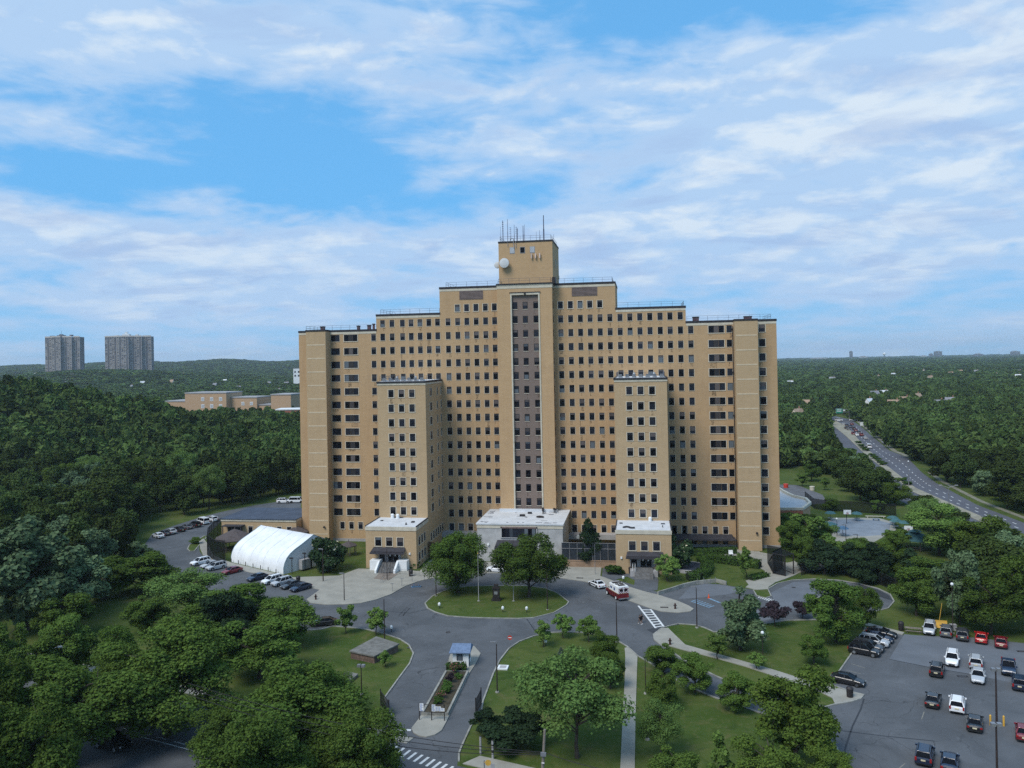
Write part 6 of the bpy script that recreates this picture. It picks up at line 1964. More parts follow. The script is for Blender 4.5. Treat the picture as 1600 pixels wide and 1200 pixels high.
# ramp railing before the pavilion, barrier rail near the accessible bays
t_ = thing('ramp_railing', 'grey pipe railing round the sunken ramp before the white stairs', 'railing', at(598, 905, .13)); o_ = t_.location
mb = MB(); pts = [Vector((*G(*q)[:2], .13)) - o_ for q in ((595, 912), (600, 906), (609, 896), (625, 898), (641, 899), (656, 901))]; railing(mb, pts, 1.05, 1.6, .035); mb.build('rail', METAL, t_)
t_ = thing('kerb_railing', 'low pipe railing along the plaza kerb by the barricade', 'railing', at(613, 925, .13)); o_ = t_.location
mb = MB()
for q in ((613, 925), (628, 917), (644, 910), (663, 909)):
    v = Vector((*G(*q)[:2], .13)) - o_
    mb.tube(v, v + Vector((0, 0, 1.7)), .05, .05, 6); mb.box(v.x - .4, v.x + .4, v.y - .03, v.y + .03, v.z + 1.55, v.z + 1.65)
mb.build('rail', METAL, t_)
t_ = thing('low_wall', 'low pale curved wall along the lawn above the accessible bays', 'wall', at(1028, 930)); o_ = t_.location
mb = MB(); mb.ribbon([(G(*q)[0] - o_.x, G(*q)[1] - o_.y) for q in ((1028, 930), (1050, 923.5), (1068, 917.5), (1088, 913), (1103, 911.5), (1119, 909.9), (1128, 912), (1135, 914))], .3, 0, .75); mb.build('wall', KERB, t_)
mb = MB()
for q in ((1090, 914), (1100, 913), (1110, 913), (1118, 912)):
    v = Vector((*G(*q)[:2], 0)) - o_; mb.tube(v, v + Vector((0, 0, 1.4)), .05, .05, 6)
mb.build('post', METAL, t_)
# retaining wall with tall screen fence between the marble block and the east wing
q0, q1 = G(874, 886), G(943, 886)
t_ = thing('retaining_wall', 'low tan retaining wall below the tall glass screen fence', 'wall', (0, 0, 0)); mb = MB(); mb.box(10.2, 22.9, -22.6, -22.2, -.2, 1.5); mb.box(10.1, 23.0, -22.7, -22.1, 1.5, 1.65); mb.build('wall', REDBRICK if False else mat('tan_wall', (.30, .20, .13), .9, .2, .5), t_)
t_ = thing('screen_fence', 'tall dark screen fence with pale posts beside the marble block', 'fence', (0, 0, 0))
mb = MB(); mb.box(10.3, 22.8, -22.42, -22.40, 1.7, 5.6); mb.build('screen', mat('smoked_screen', (.028, .034, .042), .25, .2, .8), t_)
for i in range(8):
    x = 10.4 + 12.3 * i / 7; mb = MB(); mb.tube((x, -22.5, 1.65), (x, -22.5, 5.7), .07, .07, 6); mb.build('post', METAL, t_)
mb = MB(); mb.tube((10.4, -22.5, 4.3), (22.7, -22.5, 4.3), .04, .04, 6); mb.tube((10.4, -22.5, 5.6), (22.7, -22.5, 5.6), .04, .04, 6); mb.build('rail', METAL, t_)

# dark mesh fences
def mesh_fence(name, label, pxs, h, step=2.5, z=0.0, solid=True):
    t_ = thing(name, label, 'fence', (*G(*pxs[0])[:2], z)); o_ = t_.location
    P = [Vector((*G(*q)[:2], 0)) - Vector((o_.x, o_.y, 0)) for q in pxs]
    if solid:
        mb = MB(); mb.ribbon(P, .04, .15, h); mb.build('mesh_panel', MATS['mesh_fine'], t_)
    for i in range(len(P) - 1):
        L_ = (P[i + 1] - P[i]).length; n = max(1, round(L_ / step))
        for k in range(n + (i == len(P) - 2)):
            q = P[i].lerp(P[i + 1], k / n); mb = MB(); mb.tube(q, q + Vector((0, 0, h + .1)), .06, .06, 6); mb.build('post', DARKMETAL, t_)
    mb = MB()
    for i in range(len(P) - 1):
        for zz in (h, .2): mb.tube(P[i] + Vector((0, 0, zz)), P[i + 1] + Vector((0, 0, zz)), .04, .04, 6)
    mb.build('rail', DARKMETAL, t_)
    return t_


def wire_mat(nm='mesh_see_through', op=.8):
    M = bpy.data.materials.new(nm); M.use_nodes = True; t = NT(M.node_tree); t.n.remove(t.n['Principled BSDF'])
    d = t.new('ShaderNodeBsdfDiffuse'); d.inputs[0].default_value = (.012, .014, .016, 1); tr = t.new('ShaderNodeBsdfTransparent'); mx = t.new('ShaderNodeMixShader'); mx.inputs[0].default_value = op
    t.l.new(tr.outputs[0], mx.inputs[1]); t.l.new(d.outputs[0], mx.inputs[2]); t.l.new(mx.outputs[0], t.n['Material Output'].inputs[0]); MATS[nm] = M


wire_mat()
wire_mat('mesh_fine', .5)
mesh_fence('mesh_fence', 'tall dark mesh fence curving round the yard beside the white hall', [(346, 838), (334, 846), (325, 856), (324, 868), (334, 876), (352, 878)], 5.2, 3)
mesh_fence('yard_fence', 'long black mesh fence behind the courtyard court', [(1258, 783), (1272, 795), (1290, 798), (1330, 800), (1368, 803), (1400, 806)], 3.2, 4)
mesh_fence('loop_fence', 'dark mesh fence on the grass along the turning loop', [(1252, 899), (1285, 893), (1320, 897), (1352, 906), (1378, 915), (1400, 926)], 2.6, 4)
mesh_fence('pavilion_fence', 'dark mesh fence joining the west pavilion to the tall leafy tree', [(654, 868), (668, 872), (690, 876)], 4.0, 4)
# cage gate at the courtyard
t_ = thing('gate_cage', 'black steel gate cage with sagging mesh at the courtyard entrance', 'gate', at(1226, 898)); o_ = t_.location
Pg = [Vector((*G(*q)[:2], 0)) - o_ for q in ((1208, 897), (1227, 901), (1240, 897.5), (1222, 889.5))]
for q in Pg:
    mb = MB(); mb.tube(q, q + Vector((0, 0, 4.6)), .13, .13, 6); mb.build('post', DARKMETAL, t_)
mb = MB()
for i in range(4):
    a, b_ = Pg[i], Pg[(i + 1) % 4]
    for zz in (4.5, .15) if i != 1 else (4.5, ): mb.tube(a + Vector((0, 0, zz)), b_ + Vector((0, 0, zz)), .09, .09, 6)
mb.build('rail', DARKMETAL, t_)
mb = MB(); q = [p + Vector((0, 0, 4.55)) for p in Pg]; mb.face(q)
mb.face([Pg[0] + Vector((0, 0, .2)), Pg[3] + Vector((0, 0, .2)), Pg[3] + Vector((0, 0, 5.0)), Pg[0] + Vector((0, 0, 5.0))])
mb.face([Pg[0] + Vector((0, 0, .2)), Pg[1] + Vector((0, 0, .2)), Pg[1] + Vector((0, 0, 4.4)), Pg[0] + Vector((0, 0, 4.4))]); mb.build('mesh_panel', MATS['mesh_see_through'], t_)
a_ = Vector((*G(1199, 880)[:2], 0)) - o_
mb = MB(); mb.face([Pg[0] + Vector((0, 0, .1)), a_, a_ + Vector((0, 0, 4.2)), Pg[3] + Vector((0, 0, 4.8)), Pg[0] + Vector((0, 0, 4.4))]); mb.build('mesh_screen', MATS['mesh_see_through'], t_)

# entrance gate leaves
for (a, b_, lb) in (((595, 1103), (608, 1121), 'black mesh gate leaf swung open on the lawn side of the exit lane'), ((752, 1101), (743.5, 1118), 'black mesh gate leaf swung open beside the entry lane')):
    t_ = thing('gate_leaf', lb, 'gate', at(*b_)); A_ = Vector((*G(*a)[:2], 0)) - t_.location
    mb = MB(); mb.face([(0, 0, .15), tuple(A_ + Vector((0, 0, .15))), tuple(A_ + Vector((0, 0, 2.1))), (0, 0, 2.1)]); mb.build('mesh_panel', MATS['mesh_see_through'], t_)
    mb = MB()
    for q in (Vector((0, 0, 0)), A_): mb.tube(q, q + Vector((0, 0, 2.4)), .08, .08, 6)
    for zz in (.15, 1.1, 2.1): mb.tube((0, 0, zz), A_ + Vector((0, 0, zz)), .05, .05, 6)
    mb.build('gate_frame', DARKMETAL, t_)
# sign board at the planter
t_ = thing('notice_fence', 'black mesh fence with white notices across the head of the planter', 'notice fence', at(675, 1127)); o_ = t_.location
Ps = [Vector((*G(*q)[:2], 0)) - o_ for q in ((655.5, 1126), (674.5, 1127), (694.5, 1127.5))]
for q in Ps:
    mb = MB(); mb.tube(q, q + Vector((0, 0, 2.3)), .07, .07, 6); mb.build('post', DARKMETAL, t_)
mb = MB()
for i in (0, 1):
    for zz in (2.2, 1.2): mb.tube(Ps[i] + Vector((0, 0, zz)), Ps[i + 1] + Vector((0, 0, zz)), .04, .04, 6)
mb.build('rail', DARKMETAL, t_)
GN = mat('notice_text', (.12, .20, .42), .7, .2)
for (f_, w, h, z) in ((.08, .55, 1.0, 1.35), (.56, .5, .9, 1.35), (.685, .34, .62, 1.4), (.80, .36, .62, 1.4), (.925, .5, .42, 1.4)):
    p = Ps[0] + (Ps[2] - Ps[0]) * (f_ + .02)
    mb = MB(); mb.box(p.x - w / 2, p.x + w / 2, p.y - .13, p.y - .09, z, z + h)
    R2 = random.Random(int(f_ * 100))
    for k in range(int(h / .14)):
        zz = z + h - .14 * (k + 1) + .02
        mb.box(p.x - w * .38, p.x - w * .38 + w * R2.uniform(.4, .76), p.y - .14, p.y - .13, zz, zz + .06, 1, 'k')
    mb.build('notice', [WHITE, GN], t_)
# road signs
t_ = thing('no_entry_sign', 'round red no entry sign at the curve of the entry lane', 'road sign', at(797, 1014), rad(5))
mb = MB(); mb.tube((0, 0, 0), (0, 0, 2.2), .04, .04, 6); mb.build('pole', METAL, t_)
mb = MB(); mb.tube((0, -.05, 1.9), (0, -.09, 1.9), .38, .38, 20); mb.box(-.26, .26, -.12, -.09, 1.84, 1.97, 1); mb.build('sign_plate', [RED, WHITE], t_)
t_ = thing('bus_stop_sign', 'yellow round bus stop sign on a pole at the bottom edge', 'road sign', at(757, 1212), rad(8)); hz = top_z(t_.location, 1188)
mb = MB(); mb.tube((0, 0, 0), (0, 0, hz), .06, .06, 8); mb.build('pole', METAL, t_)
mb = MB(); mb.tube((.45, -.05, hz - .25), (.45, -.10, hz - .25), .34, .34, 18); mb.tube((0, -.05, hz - .2), (.2, -.05, hz - .2), .04, .04, 5); mb.build('sign_plate', YELLOW, t_)
mb = MB(); mb.box(.75, 1.2, -.05, .0, hz - 2.2, hz - .4); mb.build('timetable', PALEGREY, t_)
for (px, py, yt, lb) in ((751, 1178, 1150.5, 'white wooden post standing alone near the entrance shrubs'), (770, 1186, 1157, 'white marker post with dark bands near the entrance shrubs')):
    t_ = thing('marker_post', lb, 'post', at(px, py)); h = top_z(t_.location, yt)
    mb = MB(); mb.tube((0, 0, 0), (0, 0, h), .14, .13, 8); mb.build('post', PALEGREY, t_)
    mb = MB(); mb.tube((0, 0, h), (0, 0, h + .08), .15, .05, 8)
    if px > 760:
        mb.tube((0, 0, h * .35), (0, 0, h * .5), .15, .15, 8); mb.tube((0, 0, h * .72), (0, 0, h * .8), .15, .15, 8)
    mb.build('band', DARKMETAL, t_)
# utility pole and overhead wires
up = thing('utility_pole', 'weathered wooden utility pole at the bottom edge of the entrance lawn', 'utility pole', at(845, 1252)); hz = top_z(up.location, 1141)
mb = MB(); mb.tube((0, 0, 0), (.55, .3, hz), .20, .13, 8); mb.build('pole', WOOD, up)
mb = MB(); mb.box(.1, .7, -.25, -.05, hz * .66 - .1, hz * .66 + .3); mb.tube((.2, -.2, hz * .55), (.5, -.2, hz * .55), .1, .1, 6); mb.build('bracket', METAL, up)
def wire(name, label, p, q, sag, r=.035):
    t_ = thing(name, label, 'wire', tuple(p)); mb = MB(); n = 18; d = Vector(q) - Vector(p)
    pts = [d * (i / n) - Vector((0, 0, sag * 4 * (i / n) * (1 - i / n))) for i in range(n + 1)]
    for i in range(n): mb.tube(pts[i], pts[i + 1], r, r, 5, 0, False)
    mb.build('cable', DARKMETAL, t_)
pt = Vector(up.location) + Vector((.4, .2, hz * .68))
for k, (pxa, pya) in enumerate(((600, 1127), (600, 1130.5), (600, 1135))):
    d = ray(pxa, pya); ts = 88.0
    far = Vector(CAM + d * ts)
    wire('overhead_wire', ('overhead wire crossing the entrance mouth, the upper strand', 'overhead wire crossing the entrance mouth, the middle strand', 'overhead wire crossing the entrance mouth, the lower strand')[k], pt + Vector((0, 0, -.12 * k)), far + (far - pt) * 1.2, 1.2 + .3 * k)
d = ray(1010, 1206)
far = Vector(CAM + d * 80.0)
wire('overhead_wire', 'overhead wire running from the wooden pole out of the picture', pt, far + (far - pt) * .3, .6)

# highway gantry sign
t_ = thing('highway_sign', 'green overhead sign on a pale gantry where the highway bends', 'road sign', at(1327, 657.5), YAW)
hz = top_z(t_.location, 639)
mb = MB(); mb.tube((0, 0, 0), (0, 0, hz), .25, .2, 8); mb.tube((0, 0, hz - .3), (-9.6, 0, hz - .3), .18, .15, 6); mb.tube((0, 0, hz - 2.2), (-9.6, 0, hz - 2.2), .18, .15, 6); mb.build('gantry', METAL, t_)
mb = MB(); mb.box(-9.4, -4.8, -.45, -.3, hz - 2.9, hz + .3, 0); mb.box(-9.5, -4.7, -.32, -.25, hz - 3.0, hz + .4, 1); mb.box(-4.4, -3.0, -.45, -.3, hz - 1.4, hz - .5, 1)
for z in (hz - .7, hz - 1.7): mb.box(-8.8, -5.6, -.5, -.45, z, z + .45, 1, 'k')
mb.build('sign_plate', [GREENSIGN, WHITE], t_)
t_ = thing('billboard', 'small white board at the wood edge beside the highway', 'sign', at(1348, 669), YAW); mb = MB(); mb.tube((-1, 0, 0), (-1, 0, 2.2), .1, .1, 6); mb.tube((1, 0, 0), (1, 0, 2.2), .1, .1, 6); mb.build('post', METAL, t_); mb = MB(); mb.box(-1.6, 1.6, -.1, .1, 1.6, 3.8); mb.build('board', WHITE, t_)

# courtyard umbrellas, hoop, benches
def umbrella(px, py, r, label, m_=TEAL):
    t_ = thing('courtyard_umbrella', label, 'umbrella', at(px, py))
    mb = MB(); mb.tube((0, 0, 0), (0, 0, 2.5), .06, .05, 6); mb.build('pole', DARKMETAL, t_)
    mb = MB(); n = 8
    for i in range(n):
        a0, a1 = 2 * math.pi * i / n, 2 * math.pi * (i + 1) / n
        mb.face([(r * math.cos(a0), r * math.sin(a0), 2.05), (r * math.cos(a1), r * math.sin(a1), 2.05), (r * .6 * math.cos(a1), r * .6 * math.sin(a1), 2.5), (r * .6 * math.cos(a0), r * .6 * math.sin(a0), 2.5)])
        mb.face([(r * .6 * math.cos(a0), r * .6 * math.sin(a0), 2.5), (r * .6 * math.cos(a1), r * .6 * math.sin(a1), 2.5), (0, 0, 2.75)])
    mb.build('canopy', m_, t_)
    mb = MB(); mb.tube((0, 0, .7), (0, 0, .76), .8, .8, 12); mb.build('table', METAL, t_)
for (px, py, r, lb, m_) in ((1297.5, 813, 1.6, 'teal umbrella by the back fence left of the basketball hoop', TEAL), (1339, 814, 1.6, 'teal umbrella by the back fence right of the basketball hoop', TEAL), (1395, 821, 1.6, 'teal umbrella beyond the blue court near the wood, the farthest of three', TEAL),
                            (1400, 826, 1.7, 'teal umbrella beyond the blue court near the wood, the middle of three', TEAL), (1414, 829, 1.6, 'teal umbrella nearest the gazebo', TEAL), (1294, 831, 2.6, 'large teal umbrella at the near left corner of the blue court', TEAL),
                            (1317, 838, 1.6, 'blue umbrella at the front edge of the blue court', BLUE), (1270, 875, 2.0, 'pale blue umbrella beside the dark conifers near the gate cage', BLUE), (1309, 872, 1.7, 'pale umbrella between the dark conifers', PALEGREY)):
    umbrella(px, py, r, lb, m_)
for (px, py, lb) in ((1323, 818, 'basketball hoop with white board at the back of the blue court'), (1418, 845, 'basketball hoop with white board beside the teal gazebo')):
    t_ = thing('basketball_hoop', lb, 'basketball hoop', at(px, py)); mb = MB(); mb.tube((0, 0, 0), (0, 0, 3.2), .09, .09, 8); mb.tube((0, 0, 3.1), (0, -.9, 3.3), .06, .06, 6); mb.build('pole', DARKMETAL, t_)
    mb = MB(); mb.box(-1.0, 1.0, -.98, -.9, 2.8, 4.0, 0); mb.box(-.3, .3, -1.0, -.98, 3.0, 3.4, 1, 'k'); mb.build('backboard', [WHITE, MATS['conc_slot'] if 'conc_slot' in MATS else PALEGREY], t_)
    mb = MB()
    for i in range(12):
        a0, a1 = i * math.pi / 6, (i + 1) * math.pi / 6; mb.tube((.24 * math.cos(a0), -1.25 + .24 * math.sin(a0), 3.0), (.24 * math.cos(a1), -1.25 + .24 * math.sin(a1), 3.0), .03, .03, 5)
    mb.build('rim', RED, t_)
for (px, py, yt, lb) in ((1308, 838, 812, 'courtyard lamp post left of the blue umbrella'), (1322, 852, 820, 'courtyard lamp post in front of the blue umbrella'), (1340, 862, 835, 'courtyard lamp post by the dark conifers')):
    lamp_post(px, py, yt, lb, 2 if px < 1310 else 0, .07, 'courtyard_lamp', DARKMETAL)
for (px, py, lb, m_) in ((1368, 809, 'long low pale bench behind the blue court', LIMESTONE), (1369, 813.5, 'blue box bench at the edge of the blue court', BLUE), (1333, 847, 'pale table with benches in front of the court', PALEGREY)):
    t_ = thing('court_bench', lb, 'bench', at(px, py), YAW - .2); w = 5.5 if m_ is LIMESTONE else 1.8
    mb = MB(); mb.box(-w / 2, w / 2, -.3, .3, .42, .52); mb.build('seat', m_, t_)
    for s in (-1, 1):
        mb = MB(); mb.box(s * w * .4 - .1, s * w * .4 + .1, -.25, .25, 0, .42); mb.build('leg', m_, t_)
for (px, py, m_, lb) in ((1228, 762, RED, 'red barrel at the edge of the play yard near the tower'), (1269, 766, LIMESTONE, 'pale stone marker at the grass edge of the play yard')):
    t_ = thing('yard_barrel', lb, 'barrel', at(px, py)); mb = MB(); mb.tube((0, 0, 0), (0, 0, 1.3), .8, .85, 12); mb.build('body', m_, t_); mb = MB(); mb.tube((0, 0, 1.3), (0, 0, 1.4), .9, .8, 12); mb.build('rim', m_, t_)
# sunken basin by the east pavilion
t_ = thing('round_basin', 'dark round walled basin on the lawn beside the blossoming magnolia', 'basin', at(1077, 889)); mb = MB(); mb.tube((0, 0, 0), (0, 0, .7), 4.2, 4.2, 28); mb.build('wall', PALEGREY, t_); mb = MB(); mb.tube((0, 0, .7), (0, 0, .72), 3.8, 3.8, 28); mb.build('cover', BLUE if False else mat('basin_dark', (.03, .04, .06), .6, .2), t_)
t_ = thing('lawn_boulder', 'pale boulder on the lawn below the silvery tree', 'boulder', at(1193, 994)); bmx = bmesh.new(); bmesh.ops.create_icosphere(bmx, subdivisions=2, radius=.75)
for v in bmx.verts: v.co *= 1 + .15 * math.sin(v.co.x * 7 + v.co.y * 5); v.co.z *= .6
me = bpy.data.meshes.new('stone'); bmx.to_mesh(me); bmx.free(); me.materials.append(KERB); link('stone', me, t_)
# grill-like white patio set near the terrace
t_ = thing('patio_chair', 'white patio chair on the terrace under the dark awning', 'chair', at(1142, 868)); mb = MB(); mb.box(-.5, .5, -.5, .5, .42, .5); mb.build('seat', WHITE, t_); mb = MB(); mb.box(-.5, .5, .42, .5, .5, 1.2); mb.build('backrest', WHITE, t_)
for sx in (-1, 1):
    for sy in (-1, 1): mb = MB(); mb.box(sx * .42 - .05, sx * .42 + .05, sy * .42 - .05, sy * .42 + .05, 0, .42); mb.build('leg', WHITE, t_)

# ------------------------------------------------------------------ two people walking on the drive
def person(px, py, rz, label, shirt, shorts, hair, phase, H=1.66):
    t_ = thing('person', label, 'person', at(px, py, .012), rz)
    k = H / 1.75
    V, E_, Rr = [], [], []
    def v(p, r, parent=None):
        V.append(tuple(c * k for c in p)); Rr.append(r * k)
        if parent is not None: E_.append((parent, len(V) - 1))
        return len(V) - 1
    pel = v((0, 0, .96), .135)
    ab = v((.01, 0, 1.10), .125, pel); ch = v((.02, 0, 1.30), .145, ab); nk = v((.02, 0, 1.46), .055, ch)
    hd0 = v((.035, 0, 1.55), .075, nk); hd1 = v((.04, 0, 1.63), .095, hd0); v((.03, 0, 1.71), .075, hd1)
    v((.125, 0, 1.60), .018, hd1)
    for s in (-1, 1):
        sw = .22 * s * phase
        hip = v((0, s * .09, .90), .095, pel); kn = v((sw * .8 + .03, s * .095, .50), .062, hip)
        an = v((sw * 1.5 - (.12 if sw < 0 else 0), s * .095, .10 + (.06 if sw < 0 else 0)), .042, kn); hl = v((sw * 1.5 - .02 - (.12 if sw < 0 else 0), s * .095, .05 + (.05 if sw < 0 else 0)), .04, an); v((sw * 1.5 + .15 - (.12 if sw < 0 else 0), s * .10, .035), .035, hl)
        sh = v((.02, s * .19, 1.40), .065, ch); el = v((-sw * .6 - .03, s * .25, 1.12), .045, sh); wr = v((-sw * 1.0 + .08, s * .25, .90), .032, el); pm = v((-sw * 1.05 + .10, s * .25, .83), .034, wr)
        for q in range(4): a = v((-sw * 1.05 + .08 + .022 * q, s * .25, .765), .009, pm); v((-sw * 1.05 + .085 + .022 * q, s * .235, .725 + .008 * abs(q - 1)), .008, a)
        a = v((-sw * 1.05 + .14, s * .225, .80), .010, pm); v((-sw * 1.05 + .155, s * .215, .765), .009, a)
    me = bpy.data.meshes.new('body'); me.from_pydata(V, E_, [])
    o = link('body', me, t_); me.skin_vertices or None
    md = o.modifiers.new('skin', 'SKIN')
    if not me.skin_vertices: pass
    for i, r in enumerate(Rr): me.skin_vertices[0].data[i].radius = (r, r)
    me.skin_vertices[0].data[0].use_root = True
    o.modifiers.new('smooth', 'SUBSURF').levels = 1; o.modifiers['smooth'].render_levels = 1
    me.materials.append(mat('skin_tone', (.30, .17, .11), .6, .1))
    mb = MB()
    def rg(z, rx, ry, x0=0.0, n=12): return [((x0 + rx * math.cos(a * 2 * math.pi / n)) * k, ry * math.sin(a * 2 * math.pi / n) * k, z * k) for a in range(n)]
    loft(mb, [rg(.92, .15, .185), rg(1.05, .145, .17), rg(1.25, .165, .20, .02), rg(1.38, .155, .235, .02), rg(1.455, .09, .10, .02)])
    for s in (-1, 1):
        sw = .22 * s * phase
        mb.tube(Vector((.02, s * .18, 1.40)) * k, Vector(((-sw * .6 - .03) * .75 + .005, s * .24, 1.19)) * k, .085 * k, .07 * k, 8)
    mb.build('shirt', shirt, t_)
    mb = MB(); loft(mb, [rg(.80, .145, .19), rg(.9, .155, .19), rg(.98, .15, .18)])
    for s in (-1, 1):
        sw = .22 * s * phase
        mb.tube(Vector((0, s * .095, .90)) * k, Vector((sw * .62 + .02, s * .1, .60)) * k, .115 * k, .10 * k, 9)
    mb.build('shorts', shorts, t_)
    mb = MB()
    loft(mb, [rg(1.58, .045, .10, -.045), rg(1.66, .09, .108, .005), rg(1.74, .095, .098, .01), rg(1.80, .05, .05, .01)]); mb.build('hair', hair, t_)
    for s in (-1, 1):
        mb = MB(); mb.tube((.128 * k, s * .034 * k, 1.635 * k), (.136 * k, s * .034 * k, 1.635 * k), .012, .012, 6); mb.build('eye', DARKMETAL, t_)
        mb = MB(); mb.box((.22 * s * phase * 1.5 - .08 - (.12 if s * phase < 0 else 0)) * k, (.22 * s * phase * 1.5 + .2 - (.12 if s * phase < 0 else 0)) * k, (s * .097 - .05) * k, (s * .097 + .05) * k, .0, .09 * k); mb.build('shoe', WHITE, t_)


CLB = mat('black_cloth', (.012, .012, .014), .9, .2)
person(999.8, 975, rad(-60), 'person in a black top with bare legs, the one farther from the ladder crossing', CLB, CLB, CLB, 1.0, 1.62)
person(1002.6, 974, rad(-58), 'person in a black top and dark shorts, the one nearer the ladder crossing', CLB, mat('brown_cloth', (.05, .025, .02), .9, .2), CLB, -1.0, 1.68)

# ================================================================== TREES
def leaf_mesh(name, pos, nrm, size, mats, mi=None, rng=None, aspect=1.0):
    """many small bent leaf-clump faces: pos (n,3), nrm (n,3), size (n,)"""
    n = len(pos)
    nrm = nrm / (np.linalg.norm(nrm, axis=1, keepdims=True) + 1e-9)
    rnd = rng.normal(size=(n, 3))
    t = np.cross(nrm, rnd); t /= np.linalg.norm(t, axis=1, keepdims=True) + 1e-9
    b = np.cross(nrm, t)
    s = size[:, None]
    j = lambda: (0.75 + 0.5 * rng.random((n, 1)))
    v = np.empty((n, 4, 3))
    v[:, 0] = pos + t * s * j()
    v[:, 1] = pos + b * s * aspect * j() - nrm * s * .25
    v[:, 2] = pos - t * s * j()
    v[:, 3] = pos - b * s * aspect * j() - nrm * s * .25
    me = bpy.data.meshes.new(name)
    me.vertices.add(n * 4); me.loops.add(n * 4); me.polygons.add(n)
    me.vertices.foreach_set('co', v.reshape(-1))
    me.loops.foreach_set('vertex_index', np.arange(n * 4, dtype=np.int32))
    me.polygons.foreach_set('loop_start', np.arange(0, n * 4, 4, dtype=np.int32))
    me.polygons.foreach_set('loop_total', np.full(n, 4, dtype=np.int32))
    for M in mats: me.materials.append(M)
    if mi is not None: me.polygons.foreach_set('material_index', mi.astype(np.int32))
    me.update(); me.validate()
    return me


def broadleaf(seed, H=12.0, R=5.0, base=0.18, nl=16, leaves=6000, leaf=.30, shape='round', mats=('maple',), accent=None, trunk_r=.22, acc_p=.05):
    """crown and trunk meshes of one broadleaf tree, foot at the origin"""
    rng = np.random.default_rng(seed)
    cz0 = H * base
    hc = (H - cz0) / 2; cz = cz0 + hc
    C_, Rl = [], []
    for i in range(nl):
        for _ in range(30):
            d = rng.normal(size=3); d /= np.linalg.norm(d)
            u = rng.random() ** .42 * (.84 if nl >= 26 else .78)
            p = d * u
            if shape == 'spread' and p[2] < -.35: continue
            if shape == 'cone' and math.hypot(p[0], p[1]) > .74 * (1.0 - (p[2] + .85) / 1.8) + .05: continue
            break
        rr = (rng.uniform(.17, .29) if nl >= 26 else rng.uniform(.22, .36)) * (1.0 if shape != 'cone' else .95 - .42 * (p[2] + .75) / 1.6)
        C_.append(p); Rl.append(rr)
    C_ = np.array(C_); Rl = np.array(Rl)
    w = Rl ** 2; w /= w.sum()
    li = rng.choice(nl, size=leaves, p=w)
    d = rng.normal(size=(leaves, 3)); d /= np.linalg.norm(d, axis=1, keepdims=True)
    flip = (d[:, 2] < -.2) & (rng.random(leaves) < .55); d[flip, 2] *= -1
    rad_ = np.where(rng.random(leaves) < .74, rng.uniform(.82, 1.10, leaves), rng.uniform(.35, .85, leaves))
    rough = 1 + .16 * np.sin(d[:, 0] * 9 + li) * np.sin(d[:, 1] * 8 + 2 * li) + .10 * np.sin(d[:, 2] * 17 + li * 3)
    q = C_[li] + d * (Rl[li] * rad_ * rough)[:, None] * np.array([1, 1, .82])
    pos = q * np.array([R, R, hc]) + np.array([0, 0, cz])
    ok = pos[:, 2] > .25
    pos, d = pos[ok], d[ok]
    nrm = d * .8 + rng.normal(size=d.shape) * .55 + np.array([0, 0, .45])
    sz = leaf * rng.uniform(.6, 1.35, len(pos))
    mi = None
    ml = [LEAF[m_] if isinstance(m_, str) else m_ for m_ in mats]
    if accent is not None:
        ml.append(accent)
        mi = np.where((rng.random(len(pos)) < acc_p) & (nrm[:, 2] > 0), len(ml) - 1, 0)
    crown = leaf_mesh('crown', pos, nrm, sz, ml, mi, rng)
    tb = MB()
    topz = cz + hc * .45
    segs = 6; pts = [Vector((0.12 * math.sin(i * 1.3 + seed) * (i > 0), .12 * math.cos(i * 1.7 + seed) * (i > 0), topz * i / segs)) for i in range(segs + 1)]
    for i in range(segs): tb.tube(pts[i], pts[i + 1], trunk_r * (1 - .13 * i) * (1.25 if i == 0 else 1), trunk_r * (1 - .13 * (i + 1)), 8, 0, False)
    for i in range(nl):
        e = Vector(C_[i] * np.array([R, R, hc]) + np.array([0, 0, cz]))
        z0 = max(H * base * .7, min(topz * .9, e.z - .55 * math.hypot(e.x, e.y)))
        s = Vector((0, 0, z0)); mid = s.lerp(e, .55) + Vector((0, 0, .04 * H))
        r0 = trunk_r * .42
        tb.tube(s, mid, r0, r0 * .6, 6, 0, False); tb.tube(mid, e, r0 * .6, r0 * .18, 5, 0, False)
        for q_ in range(2):
            dd = rng.normal(size=3); e2 = e + Vector(dd * np.array([R, R, hc]) * .12)
            tb.tube(mid.lerp(e, .4), e2, r0 * .3, r0 * .1, 4, 0, False)
    return crown, tb.mesh('trunk', BARK)


